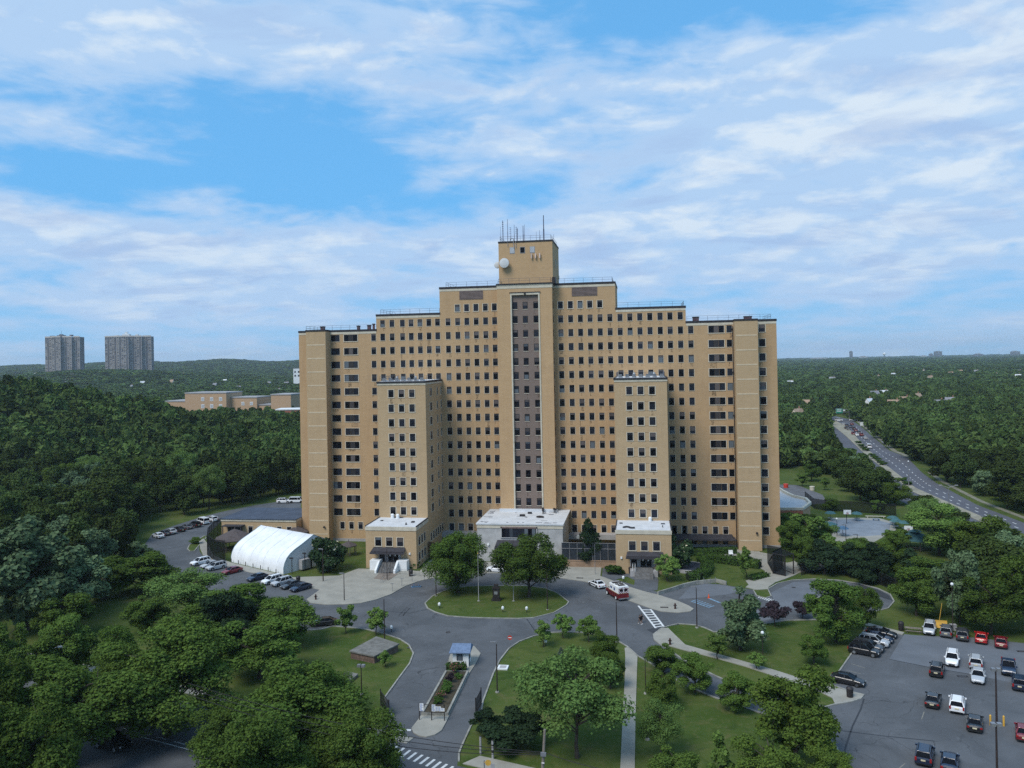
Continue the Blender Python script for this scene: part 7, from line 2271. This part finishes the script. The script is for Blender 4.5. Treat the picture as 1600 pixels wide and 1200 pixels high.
def conifer(seed, H=12.0, R=3.2, leaves=5200, m_='conifer', droop=.25, leaf=.26):
    rng = np.random.default_rng(seed)
    pos, nrm = [], []
    layers = 17
    tb = MB(); tb.tube((0, 0, 0), (0, 0, H * .97), .2, .03, 7)
    for k in range(layers):
        f_ = k / (layers - 1)
        z = H * (.10 + .88 * f_)
        rl = R * (1 - f_) ** .85 * rng.uniform(.8, 1.12) + .12
        nb = max(4, int(10 - 5 * f_))
        for b_ in range(nb):
            a = 2 * math.pi * (b_ + rng.random() * .7) / nb
            r_ = rl * rng.uniform(.75, 1.12)
            ca, sa = math.cos(a), math.sin(a)
            tb.tube((0, 0, z), (ca * r_ * .85, sa * r_ * .85, z - droop * r_ * .8), .04, .012, 4, 0, False)
            m = max(6, int(leaves / (layers * nb) * (.4 + 1.2 * (1 - f_))))
            t = rng.random(m) ** .7
            wid = .30 * r_ * (1 - t * .75) + .06
            x = t * r_; y = rng.normal(size=m) * wid * .6
            zz = z - droop * x - .05 * rng.random(m) * r_ + np.abs(rng.normal(size=m)) * .10 * r_ * (1 - t)
            pos.append(np.stack([x * ca - y * sa, x * sa + y * ca, zz], 1))
            nn = rng.normal(size=(m, 3)) * .45 + np.array([ca * .45, sa * .45, .9]); nrm.append(nn)
    pos = np.concatenate(pos); nrm = np.concatenate(nrm)
    crown = leaf_mesh('crown', pos, nrm, leaf * rng.uniform(.6, 1.3, len(pos)), [LEAF[m_]], None, rng, .55)
    return crown, tb.mesh('trunk', BARK)


TREE = {}
for i in range(4): TREE['big%d' % i] = (*broadleaf(110 + i, 12, 5, .03, 46, 48000, .092, 'round', ('maple',)), 12, 5)
for i in range(4): TREE['maple%d' % i] = (*broadleaf(10 + i, 12, 5, .06, 36, 24000, .135, 'round', ('maple',)), 12, 5)
for i in range(5): TREE['forest%d' % i] = (*broadleaf(30 + i, 15, 5.4, .0, 19, 8500, .28, 'round', ('forest',)), 15, 5.4)
for i in range(3): TREE['young%d' % i] = (*broadleaf(50 + i, 5, 1.9, .14, 27, 4200, .11, 'round', ('young',), None, .08), 5, 1.9)
for i in range(2): TREE['pale%d' % i] = (*broadleaf(60 + i, 13, 6.5, .05, 40, 17000, .13, 'spread', ('pale',)), 13, 6.5)
for i in range(2): TREE['locust%d' % i] = (*broadleaf(70 + i, 12, 5.5, .05, 42, 24000, .125, 'round', ('locust',)), 12, 5.5)
TREE['silver0'] = (*broadleaf(80, 12, 4.6, .05, 40, 13000, .17, 'cone', ('silver',)), 12, 4.6)
TREE['silver1'] = (*broadleaf(81, 16, 6.5, .06, 34, 16000, .28, 'round', ('silver',)), 16, 6.5)
TREE['conical0'] = (*broadleaf(83, 10, 3.4, .06, 26, 6000, .22, 'cone', ('young',)), 10, 3.4)
TREE['magnolia0'] = (*broadleaf(85, 8, 4.2, .03, 22, 6500, .25, 'round', ('magnolia',), CREAM), 8, 4.2)
TREE['plum0'] = (*broadleaf(87, 5, 3.0, .08, 18, 3800, .19, 'spread', ('plum',), None, .12), 5, 3.0)
TREE['yew0'] = (*broadleaf(88, 6, 4.5, .0, 26, 9000, .17, 'spread', ('conifer',), None, .15), 6, 4.5)
for i in range(2): TREE['pine%d' % i] = (*broadleaf(140 + i, 12, 5, .03, 40, 13000, .17, 'cone', ('conifer',), None, .2), 12, 5)
for i in range(2): TREE['lime%d' % i] = (*broadleaf(150 + i, 11, 5, .03, 40, 26000, .122, 'round', ('locust',) if i else ('young',)), 11, 5)
TREE['bush0'] = (*broadleaf(90, 2.2, 1.6, .0, 14, 2200, .13, 'round', ('hedge',), None, .05), 2.2, 1.6)
TREE['bush1'] = (*broadleaf(91, 2.2, 1.6, .0, 14, 1800, .13, 'round', ('plum',), None, .05), 2.2, 1.6)
TREE['flower0'] = (*broadleaf(92, 2.0, 1.3, .0, 12, 1600, .10, 'round', ('hedge',), PINK, .05, .30), 2.0, 1.3)
for i in range(2): TREE['conifer%d' % i] = (*conifer(95 + i, 12, 3.4), 12, 3.4)
TREE['spruce0'] = (*conifer(98, 8, 2.4, 3600, 'spruce'), 8, 2.4)
TREE['spruce1'] = (*conifer(99, 12, 3.6, 6500, 'conifer', .18), 12, 3.6)

Rt = random.Random(21)


def plant(kind, p, h, r, label, name='tree', cat='tree', group=None):
    cr, tr, H0, R0_ = TREE[kind]
    t_ = thing(name, label, cat, (p[0], p[1], p[2] if len(p) > 2 else 0.0), Rt.uniform(0, 6.28), group)
    t_.scale = (r / R0_, r / R0_, h / H0)
    link('crown', cr, t_)
    link('trunk', tr, t_)
    return t_


# (kind, foot x, foot y, top row, crown width in pixels, name, label): the trees one can tell apart
HAND = [
    ('big0', 716, 927, 820, 100, 'maple_tree', 'big leafy maple on the oval lawn nearer the west pavilion'),
    ('big1', 826, 934, 826, 112, 'maple_tree', 'big leafy maple on the oval lawn before the marble entrance'),
    ('young0', 541, 990, 944, 36, 'young_tree', 'young tree on the lawn corner left of the tall brown lamp'),
    ('young1', 588, 992, 947, 40, 'young_tree', 'young round tree touching the tall brown lamp by the drive'),
    ('young2', 602, 1042, 1016, 26, 'young_tree', 'small sapling at the corner of the large concrete vault'),
    ('pine1', 921, 884, 796, 56, 'spruce_tree', 'dark spruce behind the screen fence beside the marble block'),
    ('magnolia0', 513, 893, 831, 62, 'magnolia_tree', 'dark magnolia with cream blossoms beside the white hall'),
    ('magnolia0', 1057, 891, 831, 56, 'magnolia_tree', 'blossoming magnolia at the corner of the east pavilion'),
    ('young1', 1043, 908, 864, 46, 'young_tree', 'light green young tree before the steps of the east pavilion'),
    ('young2', 1166, 905, 853, 34, 'young_tree', 'slim young tree on the lawn before the east stair bay'),
    ('silver0', 1157, 1016, 895, 106, 'silver_tree', 'tall silvery green tree between the lawn nose and the turning loop'),
    ('plum0', 1211, 978, 938, 46, 'plum_tree', 'purple leaved plum shrub right of the silvery tree'),
    ('plum0', 1254, 966, 937, 34, 'plum_tree', 'purple leaved plum shrub half hidden by the big tree at the turning loop'),
    ('maple2', 1306, 1003, 906, 100, 'maple_tree', 'broad maple standing before the turning loop'),
    ('maple3', 1348, 982, 909, 54, 'maple_tree', 'maple whose crown meets the broad one at the turning loop'),
    ('maple0', 1272, 1038, 984, 50, 'maple_tree', 'low round maple below the broad one near the black suv row'),
    ('lime1', 1243, 1192, 1033, 155, 'locust_tree', 'large yellow green tree left of the rounded kerb of the lot'),
    ('locust1', 1206, 1262, 1140, 130, 'locust_tree', 'yellow green tree at the bottom beneath the large one'),
    ('conical0', 1126, 1242, 1126, 68, 'conical_tree', 'pointed bright green tree at the bottom of the lower lawn'),
    ('locust0', 1296, 1240, 1162, 80, 'locust_tree', 'low yellow green tree at the bottom edge beside the lot kerb'),
    ('young0', 849, 1011, 969, 32, 'young_tree', 'first young tree along the top edge of the entrance lawn'),
    ('young1', 880, 997, 956, 36, 'young_tree', 'second young tree along the top edge of the entrance lawn'),
    ('young2', 920, 1003, 961, 38, 'young_tree', 'third young tree along the top edge of the entrance lawn'),
    ('maple1', 945, 1046, 982, 46, 'maple_tree', 'dense dark tree at the upper corner of the entrance lawn by the path'),
    ('maple2', 954, 1076, 1018, 50, 'maple_tree', 'dense dark tree beside the straight path just below the corner one'),
    ('spruce0', 877, 1044, 1011, 26, 'spruce_tree', 'small blue spruce in the middle of the entrance lawn'),
    ('pale0', 902, 1184, 1018, 196, 'pale_tree', 'large airy tree with dark trunk in the middle of the entrance lawn'),
    ('pale1', 1033, 1186, 1092, 80, 'pale_tree', 'airy tree beside the straight path on the lower lawn'),
    ('maple3', 1036, 1054, 1006, 62, 'maple_tree', 'spreading tree between the path head and the hidden side road'),
    ('maple0', 1037, 1108, 1042, 56, 'maple_tree', 'dense round tree on the grass beside the straight path'),
    ('maple1', 1086, 1082, 1020, 66, 'maple_tree', 'spreading tree over the kerb of the hidden side road'),
    ('maple2', 1152, 1112, 1052, 62, 'maple_tree', 'spreading tree lower along the hidden side road'),
    ('young0', 1121, 1030, 989, 36, 'young_tree', 'young tree beside the curved path, the one nearer its head'),
    ('young1', 1183, 1046, 1018, 30, 'young_tree', 'young tree beside the curved path, the lower one'),
    ('maple3', 1060, 1250, 1165, 90, 'maple_tree', 'dark tree at the bottom edge right of the straight path'),
    ('big0', 262, 1150, 958, 215, 'street_tree', 'huge dark tree over the avenue with its trunk showing on the road'),
    ('big1', 105, 1196, 1022, 220, 'street_tree', 'huge tree over the avenue left of the one with the visible trunk'),
    ('big2', 462, 1216, 1030, 235, 'street_tree', 'huge bright tree on the lawn side of the avenue left of the gate'),
    ('big3', 0, 1215, 1015, 150, 'street_tree', 'tree cut by the picture edge over the avenue'),
    ('big0', 560, 1262, 1092, 150, 'street_tree', 'tree at the bottom edge over the zebra stripes'),
    ('big2', 360, 1200, 1090, 120, 'street_tree', 'low street tree between the two biggest ones'),
    ('yew0', 350, 1018, 928, 120, 'dark_tree', 'large very dark tree among the green ones below the parked row'),
    ('pale0', 296, 972, 890, 130, 'field_tree', 'yellowish tree just below the parked row, left of the bright one'),
    ('maple1', 222, 925, 862, 110, 'field_tree', 'round tree on the dark field nearest the road along the wood'),
    ('maple2', 372, 988, 914, 115, 'field_tree', 'bright round tree just below the dark car of the parked row'),
    ('maple3', 442, 1008, 928, 110, 'field_tree', 'round tree covering the lawn corner below the last parked car'),
    ('maple0', 405, 1060, 955, 130, 'field_tree', 'dark tree behind the huge bright one on the lawn'),
    ('maple1', 285, 1048, 955, 110, 'field_tree', 'dark tree behind the huge one over the avenue'),
    ('silver1', 42, 985, 800, 170, 'silver_tree', 'very large grey green tree at the edge of the dark field'),
    ('maple2', 108, 1062, 958, 90, 'field_tree', 'dark round tree at the lower edge of the dark field'),
    ('maple3', 178, 1062, 968, 62, 'field_tree', 'small dark tree in the gap at the lower edge of the dark field'),
    ('maple0', 8, 1062, 960, 70, 'field_tree', 'dark tree at the picture edge beside the dark field'),
    ('maple1', 60, 1080, 990, 80, 'field_tree', 'dark tree under the long armed street lamp'),
    ('yew0', 806, 1166, 1112, 110, 'dark_evergreen', 'dark spreading evergreen behind the two marker posts'),
    ('yew0', 762, 1150, 1108, 56, 'dark_evergreen', 'low dark evergreen beside the entry gate leaf'),
    ('pine0', 1288, 897, 822, 84, 'conifer_tree', 'dark conifer in front of the courtyard, beside the gate cage'),
    ('pine1', 1328, 899, 838, 70, 'conifer_tree', 'dark conifer in front of the courtyard between two others'),
    ('pine0', 1371, 908, 826, 82, 'conifer_tree', 'tall dark conifer right of the pale umbrella'),
    ('young0', 1262, 868, 800, 66, 'courtyard_tree', 'leafy tree beside the tan curved wing in the courtyard'),
    ('maple2', 1240, 872, 812, 56, 'courtyard_tree', 'leafy tree against the base of the tower end'),
    ('young2', 1298, 876, 838, 50, 'courtyard_tree', 'light tree behind the dark conifers'),
    ('young1', 1402, 860, 822, 40, 'courtyard_tree', 'light tree at the right edge of the blue court'),
    ('maple3', 1298, 798, 776, 26, 'courtyard_tree', 'dark round tree growing at the long black fence'),
    ('maple0', 1372, 802, 778, 24, 'courtyard_tree', 'dark round tree at the far end of the long black fence'),
    ('young0', 1254, 760, 738, 22, 'courtyard_tree', 'small tree at the corner of the play yard'),
    ('maple1', 1268, 752, 722, 32, 'courtyard_tree', 'round tree on the sunny grass beyond the play yard'),
    ('young2', 1289, 766, 744, 16, 'courtyard_tree', 'small tree alone on the grass beyond the play yard'),
    ('maple3', 305, 850, 838, 18, 'young_tree', 'small tree on the kerbed nose of grass by the yard fence'),
    ('maple2', 1432, 962, 884, 84, 'wood_edge_tree', 'rounded tree at the wood edge left of the parked silver suv'),
    ('silver1', 1500, 976, 848, 76, 'wood_edge_tree', 'grey green tree at the wood edge behind the dark suv'),
    ('maple0', 1548, 992, 886, 92, 'wood_edge_tree', 'rounded tree at the wood edge behind the red sedan'),
    ('maple1', 1606, 990, 850, 90, 'wood_edge_tree', 'tree at the picture edge of the wood behind the lot'),
    ('lime0', 1468, 868, 786, 110, 'wood_edge_tree', 'pale rounded tree standing out of the dark wood beyond the gazebo'),
    ('lime1', 1532, 888, 800, 100, 'wood_edge_tree', 'pale tree in the wood right of the other pale one'),
    ('big1', 20, 1320, 1070, 200, 'street_tree', 'huge tree at the lower left corner over the avenue'),
    ('big3', 400, 1310, 1110, 190, 'street_tree', 'broad street tree whose foot lies below the picture, left of the zebra stripes'),
    ('big2', 505, 1120, 1040, 90, 'street_tree', 'tree on the exit lane lawn behind the huge bright one'),
    ('big0', 178, 1120, 1000, 120, 'street_tree', 'dark tree between the two hugest trees of the avenue'),
    ('maple2', 318, 1010, 940, 90, 'field_tree', 'green tree behind the very dark one'),
    ('silver1', 120, 960, 850, 110, 'silver_tree', 'grey green tree at the near side of the very large one'),
    ('maple3', 1340, 886, 838, 60, 'courtyard_tree', 'tree in front of the blue court, behind the dark conifers'),
    ('maple0', 1402, 906, 848, 66, 'courtyard_tree', 'tree right of the tall dark conifer'),
    ('pine1', 1424, 912, 846, 70, 'conifer_tree', 'dark conifer below the teal gazebo'),
    ('maple1', 1452, 930, 866, 76, 'wood_edge_tree', 'tree at the wood edge below the pale rounded one'),
    ('maple2', 1258, 892, 838, 44, 'courtyard_tree', 'tree between the gate cage and the curved wing'),
    ('maple3', 1398, 862, 826, 40, 'courtyard_tree', 'tree at the gazebo side of the blue court'),
    ('lime0', 1282, 862, 812, 56, 'courtyard_tree', 'light tree at the near left corner of the blue court by the large umbrella'),
    ('maple2', 1346, 872, 842, 50, 'courtyard_tree', 'low tree before the front edge of the blue court'),
    ('lime1', 1375, 880, 846, 54, 'courtyard_tree', 'yellow green tree between the court and the tall dark conifer'),
    ('maple0', 1234, 832, 796, 36, 'courtyard_tree', 'tree standing before the wall of the tan curved wing'),
    ('pine1', 1352, 912, 850, 60, 'conifer_tree', 'dark conifer filling the gap left of the tallest one'),
    ('maple1', 1262, 830, 800, 40, 'courtyard_tree', 'tree covering the end of the tan curved wing'),
    ('maple2', 165, 936, 872, 92, 'field_tree', 'tree standing between the grey green giant and the road along the wood'),
    ('maple0', 95, 996, 915, 96, 'field_tree', 'tree in front of the grey green giant on the dark field'),
    ('maple3', 232, 990, 928, 70, 'field_tree', 'tree on the dark field left of the yellowish one'),
]
HANDPOS = []
for (k, px, py, yt, wpx, nm, lb) in HAND:
    p = G(px, py)
    z0 = ground_z(p[0], p[1]) if nm not in () else 0
    h = max(1.5, top_z((p[0], p[1]), yt))
    r = wpx / 2 / pxm(p) * 1.0
    cat = 'shrub' if 'plum' in k and wpx < 60 else 'tree'
    plant(k, (p[0], p[1], .0), h, r * 1.04, lb, nm, cat)
    HANDPOS.append((p[0], p[1], r))

# shrubs: hedges and beds
for (k, px, py, h, r, nm, lb) in (('bush0', 963, 897, 2.6, 2.6, 'shrub', 'round clipped shrub left of the east pavilion steps'), ('bush0', 646, 887, 2.0, 1.7, 'shrub', 'round clipped shrub at the corner of the west pavilion'),
                                  ('flower0', 713, 1055, 1.9, 1.0, 'flower_shrub', 'pink flowering shrub against the guard booth hedge'), ('flower0', 690, 1096, 1.4, .8, 'flower_shrub', 'pink flowering shrub halfway along the planter'),
                                  ('bush1', 702, 1070, 1.5, .9, 'shrub', 'dark purple shrub in the planter'), ('bush0', 697, 1078, 1.2, .9, 'shrub', 'green shrub in the planter below the purple one'), ('bush0', 699, 1086, 1.3, 1.0, 'shrub', 'larger green shrub in the middle of the planter'),
                                  ('bush0', 684, 1103, 1.0, .9, 'shrub', 'green shrub behind the white notices'), ('bush0', 716, 1064, .9, .8, 'shrub', 'small green shrub at the drive side of the planter')):
    p = G(px, py); plant(k, (p[0], p[1], .4 if 'planter' in lb or 'notices' in lb or 'booth' in lb else 0), h, r, lb, nm, 'shrub')


def hedge(name, label, pxs, w, h, z=0.0, dens=26, leaf=.13):
    rng = np.random.default_rng(len(label))
    P = [np.array(G(*q)[:2]) for q in pxs]
    pos, nrm = [], []
    for i in range(len(P) - 1):
        d = P[i + 1] - P[i]; L_ = np.linalg.norm(d); d = d / L_; nn = np.array([-d[1], d[0]])
        m = int(L_ * (w + 2 * h) * dens)
        t = rng.random(m) * L_; u = rng.random(m) * (w + 2 * h)
        off = np.where(u < h, -w / 2, np.where(u < h + w, u - h - w / 2, w / 2)) * rng.uniform(.85, 1.12, m)
        zz = np.where(u < h, u, np.where(u < h + w, h * rng.uniform(.93, 1.1, m), u - h - w))
        pos.append(np.stack([P[i][0] + d[0] * t + nn[0] * off, P[i][1] + d[1] * t + nn[1] * off, zz + z], 1))
        a = np.zeros((m, 3)); a[:, 2] = .5; a[:, :2] = nn * (off / (w / 2))[:, None]; nrm.append(a + rng.normal(size=(m, 3)) * .5)
    pos = np.concatenate(pos); nrm = np.concatenate(nrm)
    me = leaf_mesh('foliage', pos - np.array([*P[0], z]), nrm, leaf * rng.uniform(.7, 1.3, len(pos)), [LEAF['hedge']], None, rng)
    t_ = thing(name, label, 'hedge', (*P[0], z)); link('foliage', me, t_)
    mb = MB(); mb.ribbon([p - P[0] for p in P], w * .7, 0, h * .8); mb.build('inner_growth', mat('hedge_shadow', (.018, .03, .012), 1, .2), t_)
    return t_


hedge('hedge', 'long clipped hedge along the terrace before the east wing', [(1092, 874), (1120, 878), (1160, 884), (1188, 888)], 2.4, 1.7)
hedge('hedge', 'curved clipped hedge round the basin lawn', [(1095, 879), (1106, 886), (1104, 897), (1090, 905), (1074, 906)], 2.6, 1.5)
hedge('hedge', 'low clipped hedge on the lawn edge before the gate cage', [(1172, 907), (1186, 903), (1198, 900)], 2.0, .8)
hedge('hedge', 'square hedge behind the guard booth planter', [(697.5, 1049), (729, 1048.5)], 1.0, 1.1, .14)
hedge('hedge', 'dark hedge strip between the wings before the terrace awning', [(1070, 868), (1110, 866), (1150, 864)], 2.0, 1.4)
# shrubs on the highway median
for i, (px, py) in enumerate(((1342, 693), (1346, 698), (1350, 702), (1354, 705), (1363, 713), (1367, 717), (1371, 720), (1375, 724), (1380, 727), (1411, 752), (1419, 758))):
    p = G(px, py); plant('bush0', (p[0], p[1], .2), 1.6, 2.2, 'dark clipped shrub on the highway median', 'median_shrub', 'shrub', 'shrubs on the highway median')

# ------------------------------------------------------------------ the woods
CLEAR = [
    [(1303, 640), (1336, 655), (1368, 682), (1412, 709), (1452, 741), (1480, 757), (1545, 787), (1640, 824), (1640, 842), (1540, 806), (1480, 782), (1432, 760), (1405, 741), (1374, 724), (1346, 705), (1318, 694), (1306, 690), (1318, 672), (1300, 665)],
    [(250, 615), (350, 607), (438, 612), (438, 622), (420, 622), (345, 624), (325, 634), (300, 640), (286, 634), (250, 624)],
    [(238, 850), (250, 835), (300, 813), (322, 808), (345, 806), (350, 790), (400, 788), (436, 778), (475, 776), (475, 920), (330, 930), (280, 899), (230, 868)],
    [(1410, 985), (1610, 1000), (1620, 1200), (1300, 1200), (1290, 1060), (1345, 975)], [(1190, 900), (1395, 900), (1405, 950), (1190, 985)],
    [(1283, 800), (1402, 798), (1428, 822), (1450, 835), (1450, 860), (1400, 862), (1370, 845), (1285, 845)], [(1215, 740), (1300, 750), (1325, 775), (1400, 788), (1400, 802), (1215, 802)],
    [(120, 925), (230, 930), (260, 955), (180, 985), (120, 960)],
]
ROADCLEAR = [HWY_L + HWY_R[::-1], MEDL + CWL[::-1], DRIVE]
FOREST_PX = [
    [(-260, 1060), (-60, 985), (40, 960), (100, 932), (150, 916), (205, 906), (226, 876), (220, 850), (232, 828), (262, 812), (310, 800), (360, 792), (400, 783), (475, 774), (560, 752), (580, 700), (580, 560), (-260, 560)],
    [(1100, 560), (1100, 700), (1130, 735), (1214, 735), (1262, 736), (1300, 748), (1330, 776), (1400, 812), (1440, 842), (1450, 868), (1420, 905), (1440, 940), (1500, 962), (1560, 980), (1620, 1000), (1800, 1010), (1800, 560)],
]


def hits(p, h, r):
    x, y = PROJ((p[0], p[1], p[2]))
    for poly in ROADCLEAR:
        if inside((x, y), poly): return True
    k = pxm(p)
    for fz in (.25, .6, .97):
        q = PROJ((p[0], p[1], p[2] + h * fz))
        for fx in (-.8, 0, .8):
            for poly in CLEAR:
                if inside((q[0] + fx * r * k * (.5 if fz > .9 else 1), q[1]), poly): return True
    return False


cand = []
GRID = 8.6
for ix in range(-75, 75):
    for iy in range(-18, 120):
        x = CAM[0] + ix * GRID + Rt.uniform(-3.3, 3.3); y = -60 + iy * GRID + Rt.uniform(-3.3, 3.3)
        v = np.array([x, y, 0]) - CAM
        dep = v @ FW
        if dep < 60 or dep > 880: continue
        z = ground_z(x, y)
        q = PROJ((x, y, z)); q0 = PROJ((x, y, 0.0))
        if not (-150 < q[0] < 1720): continue
        if not any(inside(q0, poly) for poly in FOREST_PX): continue
        if any((x - hx) ** 2 + (y - hy) ** 2 < (hr + 2.5) ** 2 for hx, hy, hr in HANDPOS): continue
        h = Rt.uniform(10.5, 17.5) * (1.0 if q[0] < 700 else .88); r = Rt.choice((1, 1, 1, 1.25)) * Rt.uniform(4.2, 6.6)
        okk = False
        for f_ in (1.0, .86, .72, .6, .48, .38):
            if not hits((x, y, z), h * f_, r * (.4 + .6 * f_)):
                okk = True; break
        if not okk: continue
        h *= f_; r *= .4 + .6 * f_
        cand.append((dep, x, y, z, h, r, q[0]))
cand.sort()
NEARF = cand[:270]
for (dep, x, y, z, h, r, px) in NEARF:
    k = 'forest%d' % Rt.randrange(5)
    rr = Rt.random()
    if rr < .07: k = 'silver1'
    elif rr < .13: k = 'pale%d' % Rt.randrange(2)
    elif rr < .18: k = 'locust%d' % Rt.randrange(2)
    elif rr < .13 and px > 1200: k = 'conifer%d' % Rt.randrange(2)
    left = px < 700
    if 'conifer' in k:
        plant(k, (x, y, z - .1), h, r * .8, 'dark conifer among the broadleaf trees by the highway', 'conifer_tree', 'tree', 'conifers of the wood by the highway')
        continue
    plant(k, (x, y, z - .1), h, r, 'broadleaf tree in the dense dark wood beside the white hall and annex' if left else 'broadleaf tree in the wood between the grounds and the highway', 'wood_tree', 'tree', 'trees of the dark wood by the annex' if left else 'trees of the wood by the highway')

# the far woods: one mass of crowns as far as the horizon
FARC = []
for i in range(4):
    cr, tr = broadleaf(130 + i, 10, 5, .0, 12, 1100, .95, 'round', ('far',))
    FARC.append(cr)
pts, scl, idx = [], [], []
for (dep, x, y, z, h, r, px) in cand[270:]:
    pts.append((x, y, z)); scl.append((r / 5, r / 5, h / 10)); idx.append(Rt.randrange(4))
dep = 880.0
Rf = random.Random(77)
FARCLEAR = [[(1303, 636), (1345, 636), (1345, 662), (1303, 662)]]
HXY = [tuple(PROJ(o.location)) for o in bpy.data.objects if o.name.startswith('house')]
while dep < 9000:
    step = max(9.0, dep * .0135)
    half = dep * .70
    n = int(2 * half / step)
    for i in range(n):
        u = -half + step * (i + Rf.uniform(-.45, .45))
        dd = dep + Rf.uniform(-.5, .5) * step
        p = CAM + FW * dd + RT * u
        x, y = p[0], p[1]; z = ground_z(x, y)
        s = step / 9.0
        h = Rf.uniform(10, 14) * (1 + .10 * (s - 1)); r = Rf.uniform(5.2, 7.6) * s
        q = PROJ((x, y, z + h)); q1 = PROJ((x, y, z + h * .4))
        if 600 < q[0] < 1080: continue
        if any(inside(q, poly) or inside(q1, poly) for poly in FARCLEAR): continue
        if dd < 1600 and u < 0 and any(abs(hx - q[0]) < 3 and -2 < q1[1] - hy < 5 for hx, hy in HXY): continue
        pts.append((x, y, z - .4 * s)); scl.append((r / 5, r / 5, h / 10)); idx.append(Rf.randrange(4))
    dep += step * .9
me = bpy.data.meshes.new('far_wood')
me.from_pydata(pts, [], [])
a = me.attributes.new('tree_scale', 'FLOAT_VECTOR', 'POINT'); a.data.foreach_set('vector', np.array(scl, float).reshape(-1))
a = me.attributes.new('tree_turn', 'FLOAT', 'POINT'); a.data.foreach_set('value', np.array([Rf.uniform(0, 6.28) for _ in pts]))
a = me.attributes.new('tree_kind', 'INT', 'POINT'); a.data.foreach_set('value', np.array(idx, dtype=np.int32))
fw = link('far_wood', me)
tag(fw, kind='stuff')
srcs = []
for i in range(4):
    # one real tree of each far kind stands hidden in the mass of the wood behind the tower; the mass repeats it
    p = (CAM + FW * 900 + RT * (-(5 + 12 * i)))
    t_ = thing('wood_tree', 'broadleaf tree standing behind the hospital tower', 'tree', (p[0], p[1], 0), 0, 'trees behind the tower')
    c = link('crown', FARC[i], t_); tr = MB(); tr.tube((0, 0, 0), (0, 0, 6), .25, .15, 6); tr.build('trunk', BARK, t_)
    srcs.append(c)
ng = bpy.data.node_groups.new('far_wood_spread', 'GeometryNodeTree')
ng.interface.new_socket('Geometry', in_out='INPUT', socket_type='NodeSocketGeometry')
ng.interface.new_socket('Geometry', in_out='OUTPUT', socket_type='NodeSocketGeometry')
gi = ng.nodes.new('NodeGroupInput'); go = ng.nodes.new('NodeGroupOutput')
m2p = ng.nodes.new('GeometryNodeMeshToPoints'); ng.links.new(gi.outputs[0], m2p.inputs['Mesh'])
g2i = ng.nodes.new('GeometryNodeGeometryToInstance')
for c in reversed(srcs):
    oi = ng.nodes.new('GeometryNodeObjectInfo'); oi.transform_space = 'ORIGINAL'; oi.inputs['Object'].default_value = c
    ng.links.new(oi.outputs['Geometry'], g2i.inputs[0])
iop = ng.nodes.new('GeometryNodeInstanceOnPoints')
ng.links.new(m2p.outputs[0], iop.inputs['Points']); ng.links.new(g2i.outputs[0], iop.inputs['Instance'])
iop.inputs['Pick Instance'].default_value = True
def attr(nm, ty, out):
    n_ = ng.nodes.new('GeometryNodeInputNamedAttribute'); n_.data_type = ty; n_.inputs['Name'].default_value = nm
    return n_.outputs['Attribute']
ng.links.new(attr('tree_kind', 'INT', 0), iop.inputs['Instance Index'])
ng.links.new(attr('tree_scale', 'FLOAT_VECTOR', 0), iop.inputs['Scale'])
cx = ng.nodes.new('ShaderNodeCombineXYZ'); ng.links.new(attr('tree_turn', 'FLOAT', 0), cx.inputs[2])
try:
    e2r = ng.nodes.new('FunctionNodeEulerToRotation'); ng.links.new(cx.outputs[0], e2r.inputs[0]); ng.links.new(e2r.outputs[0], iop.inputs['Rotation'])
except Exception:
    ng.links.new(cx.outputs[0], iop.inputs['Rotation'])
ng.links.new(iop.outputs[0], go.inputs[0])
md = fw.modifiers.new('spread', 'NODES'); md.node_group = ng
print('trees', len(NEARF), 'far', len(pts))

# ------------------------------------------------------------------ the air
HZ = bpy.data.materials.new('haze_air'); HZ.use_nodes = True
t = NT(HZ.node_tree); t.n.remove(t.n['Principled BSDF'])
pv_ = t.new('ShaderNodeVolumePrincipled'); pv_.inputs['Color'].default_value = (.76, .86, .97, 1); pv_.inputs['Density'].default_value = 7.2e-5; pv_.inputs['Anisotropy'].default_value = .25
t.l.new(pv_.outputs[0], t.n['Material Output'].inputs['Volume'])
mb = MB(); mb.box(-12500, 12500, -12500, 12500, -40, 175)
tag(mb.build('haze', HZ), kind='stuff')
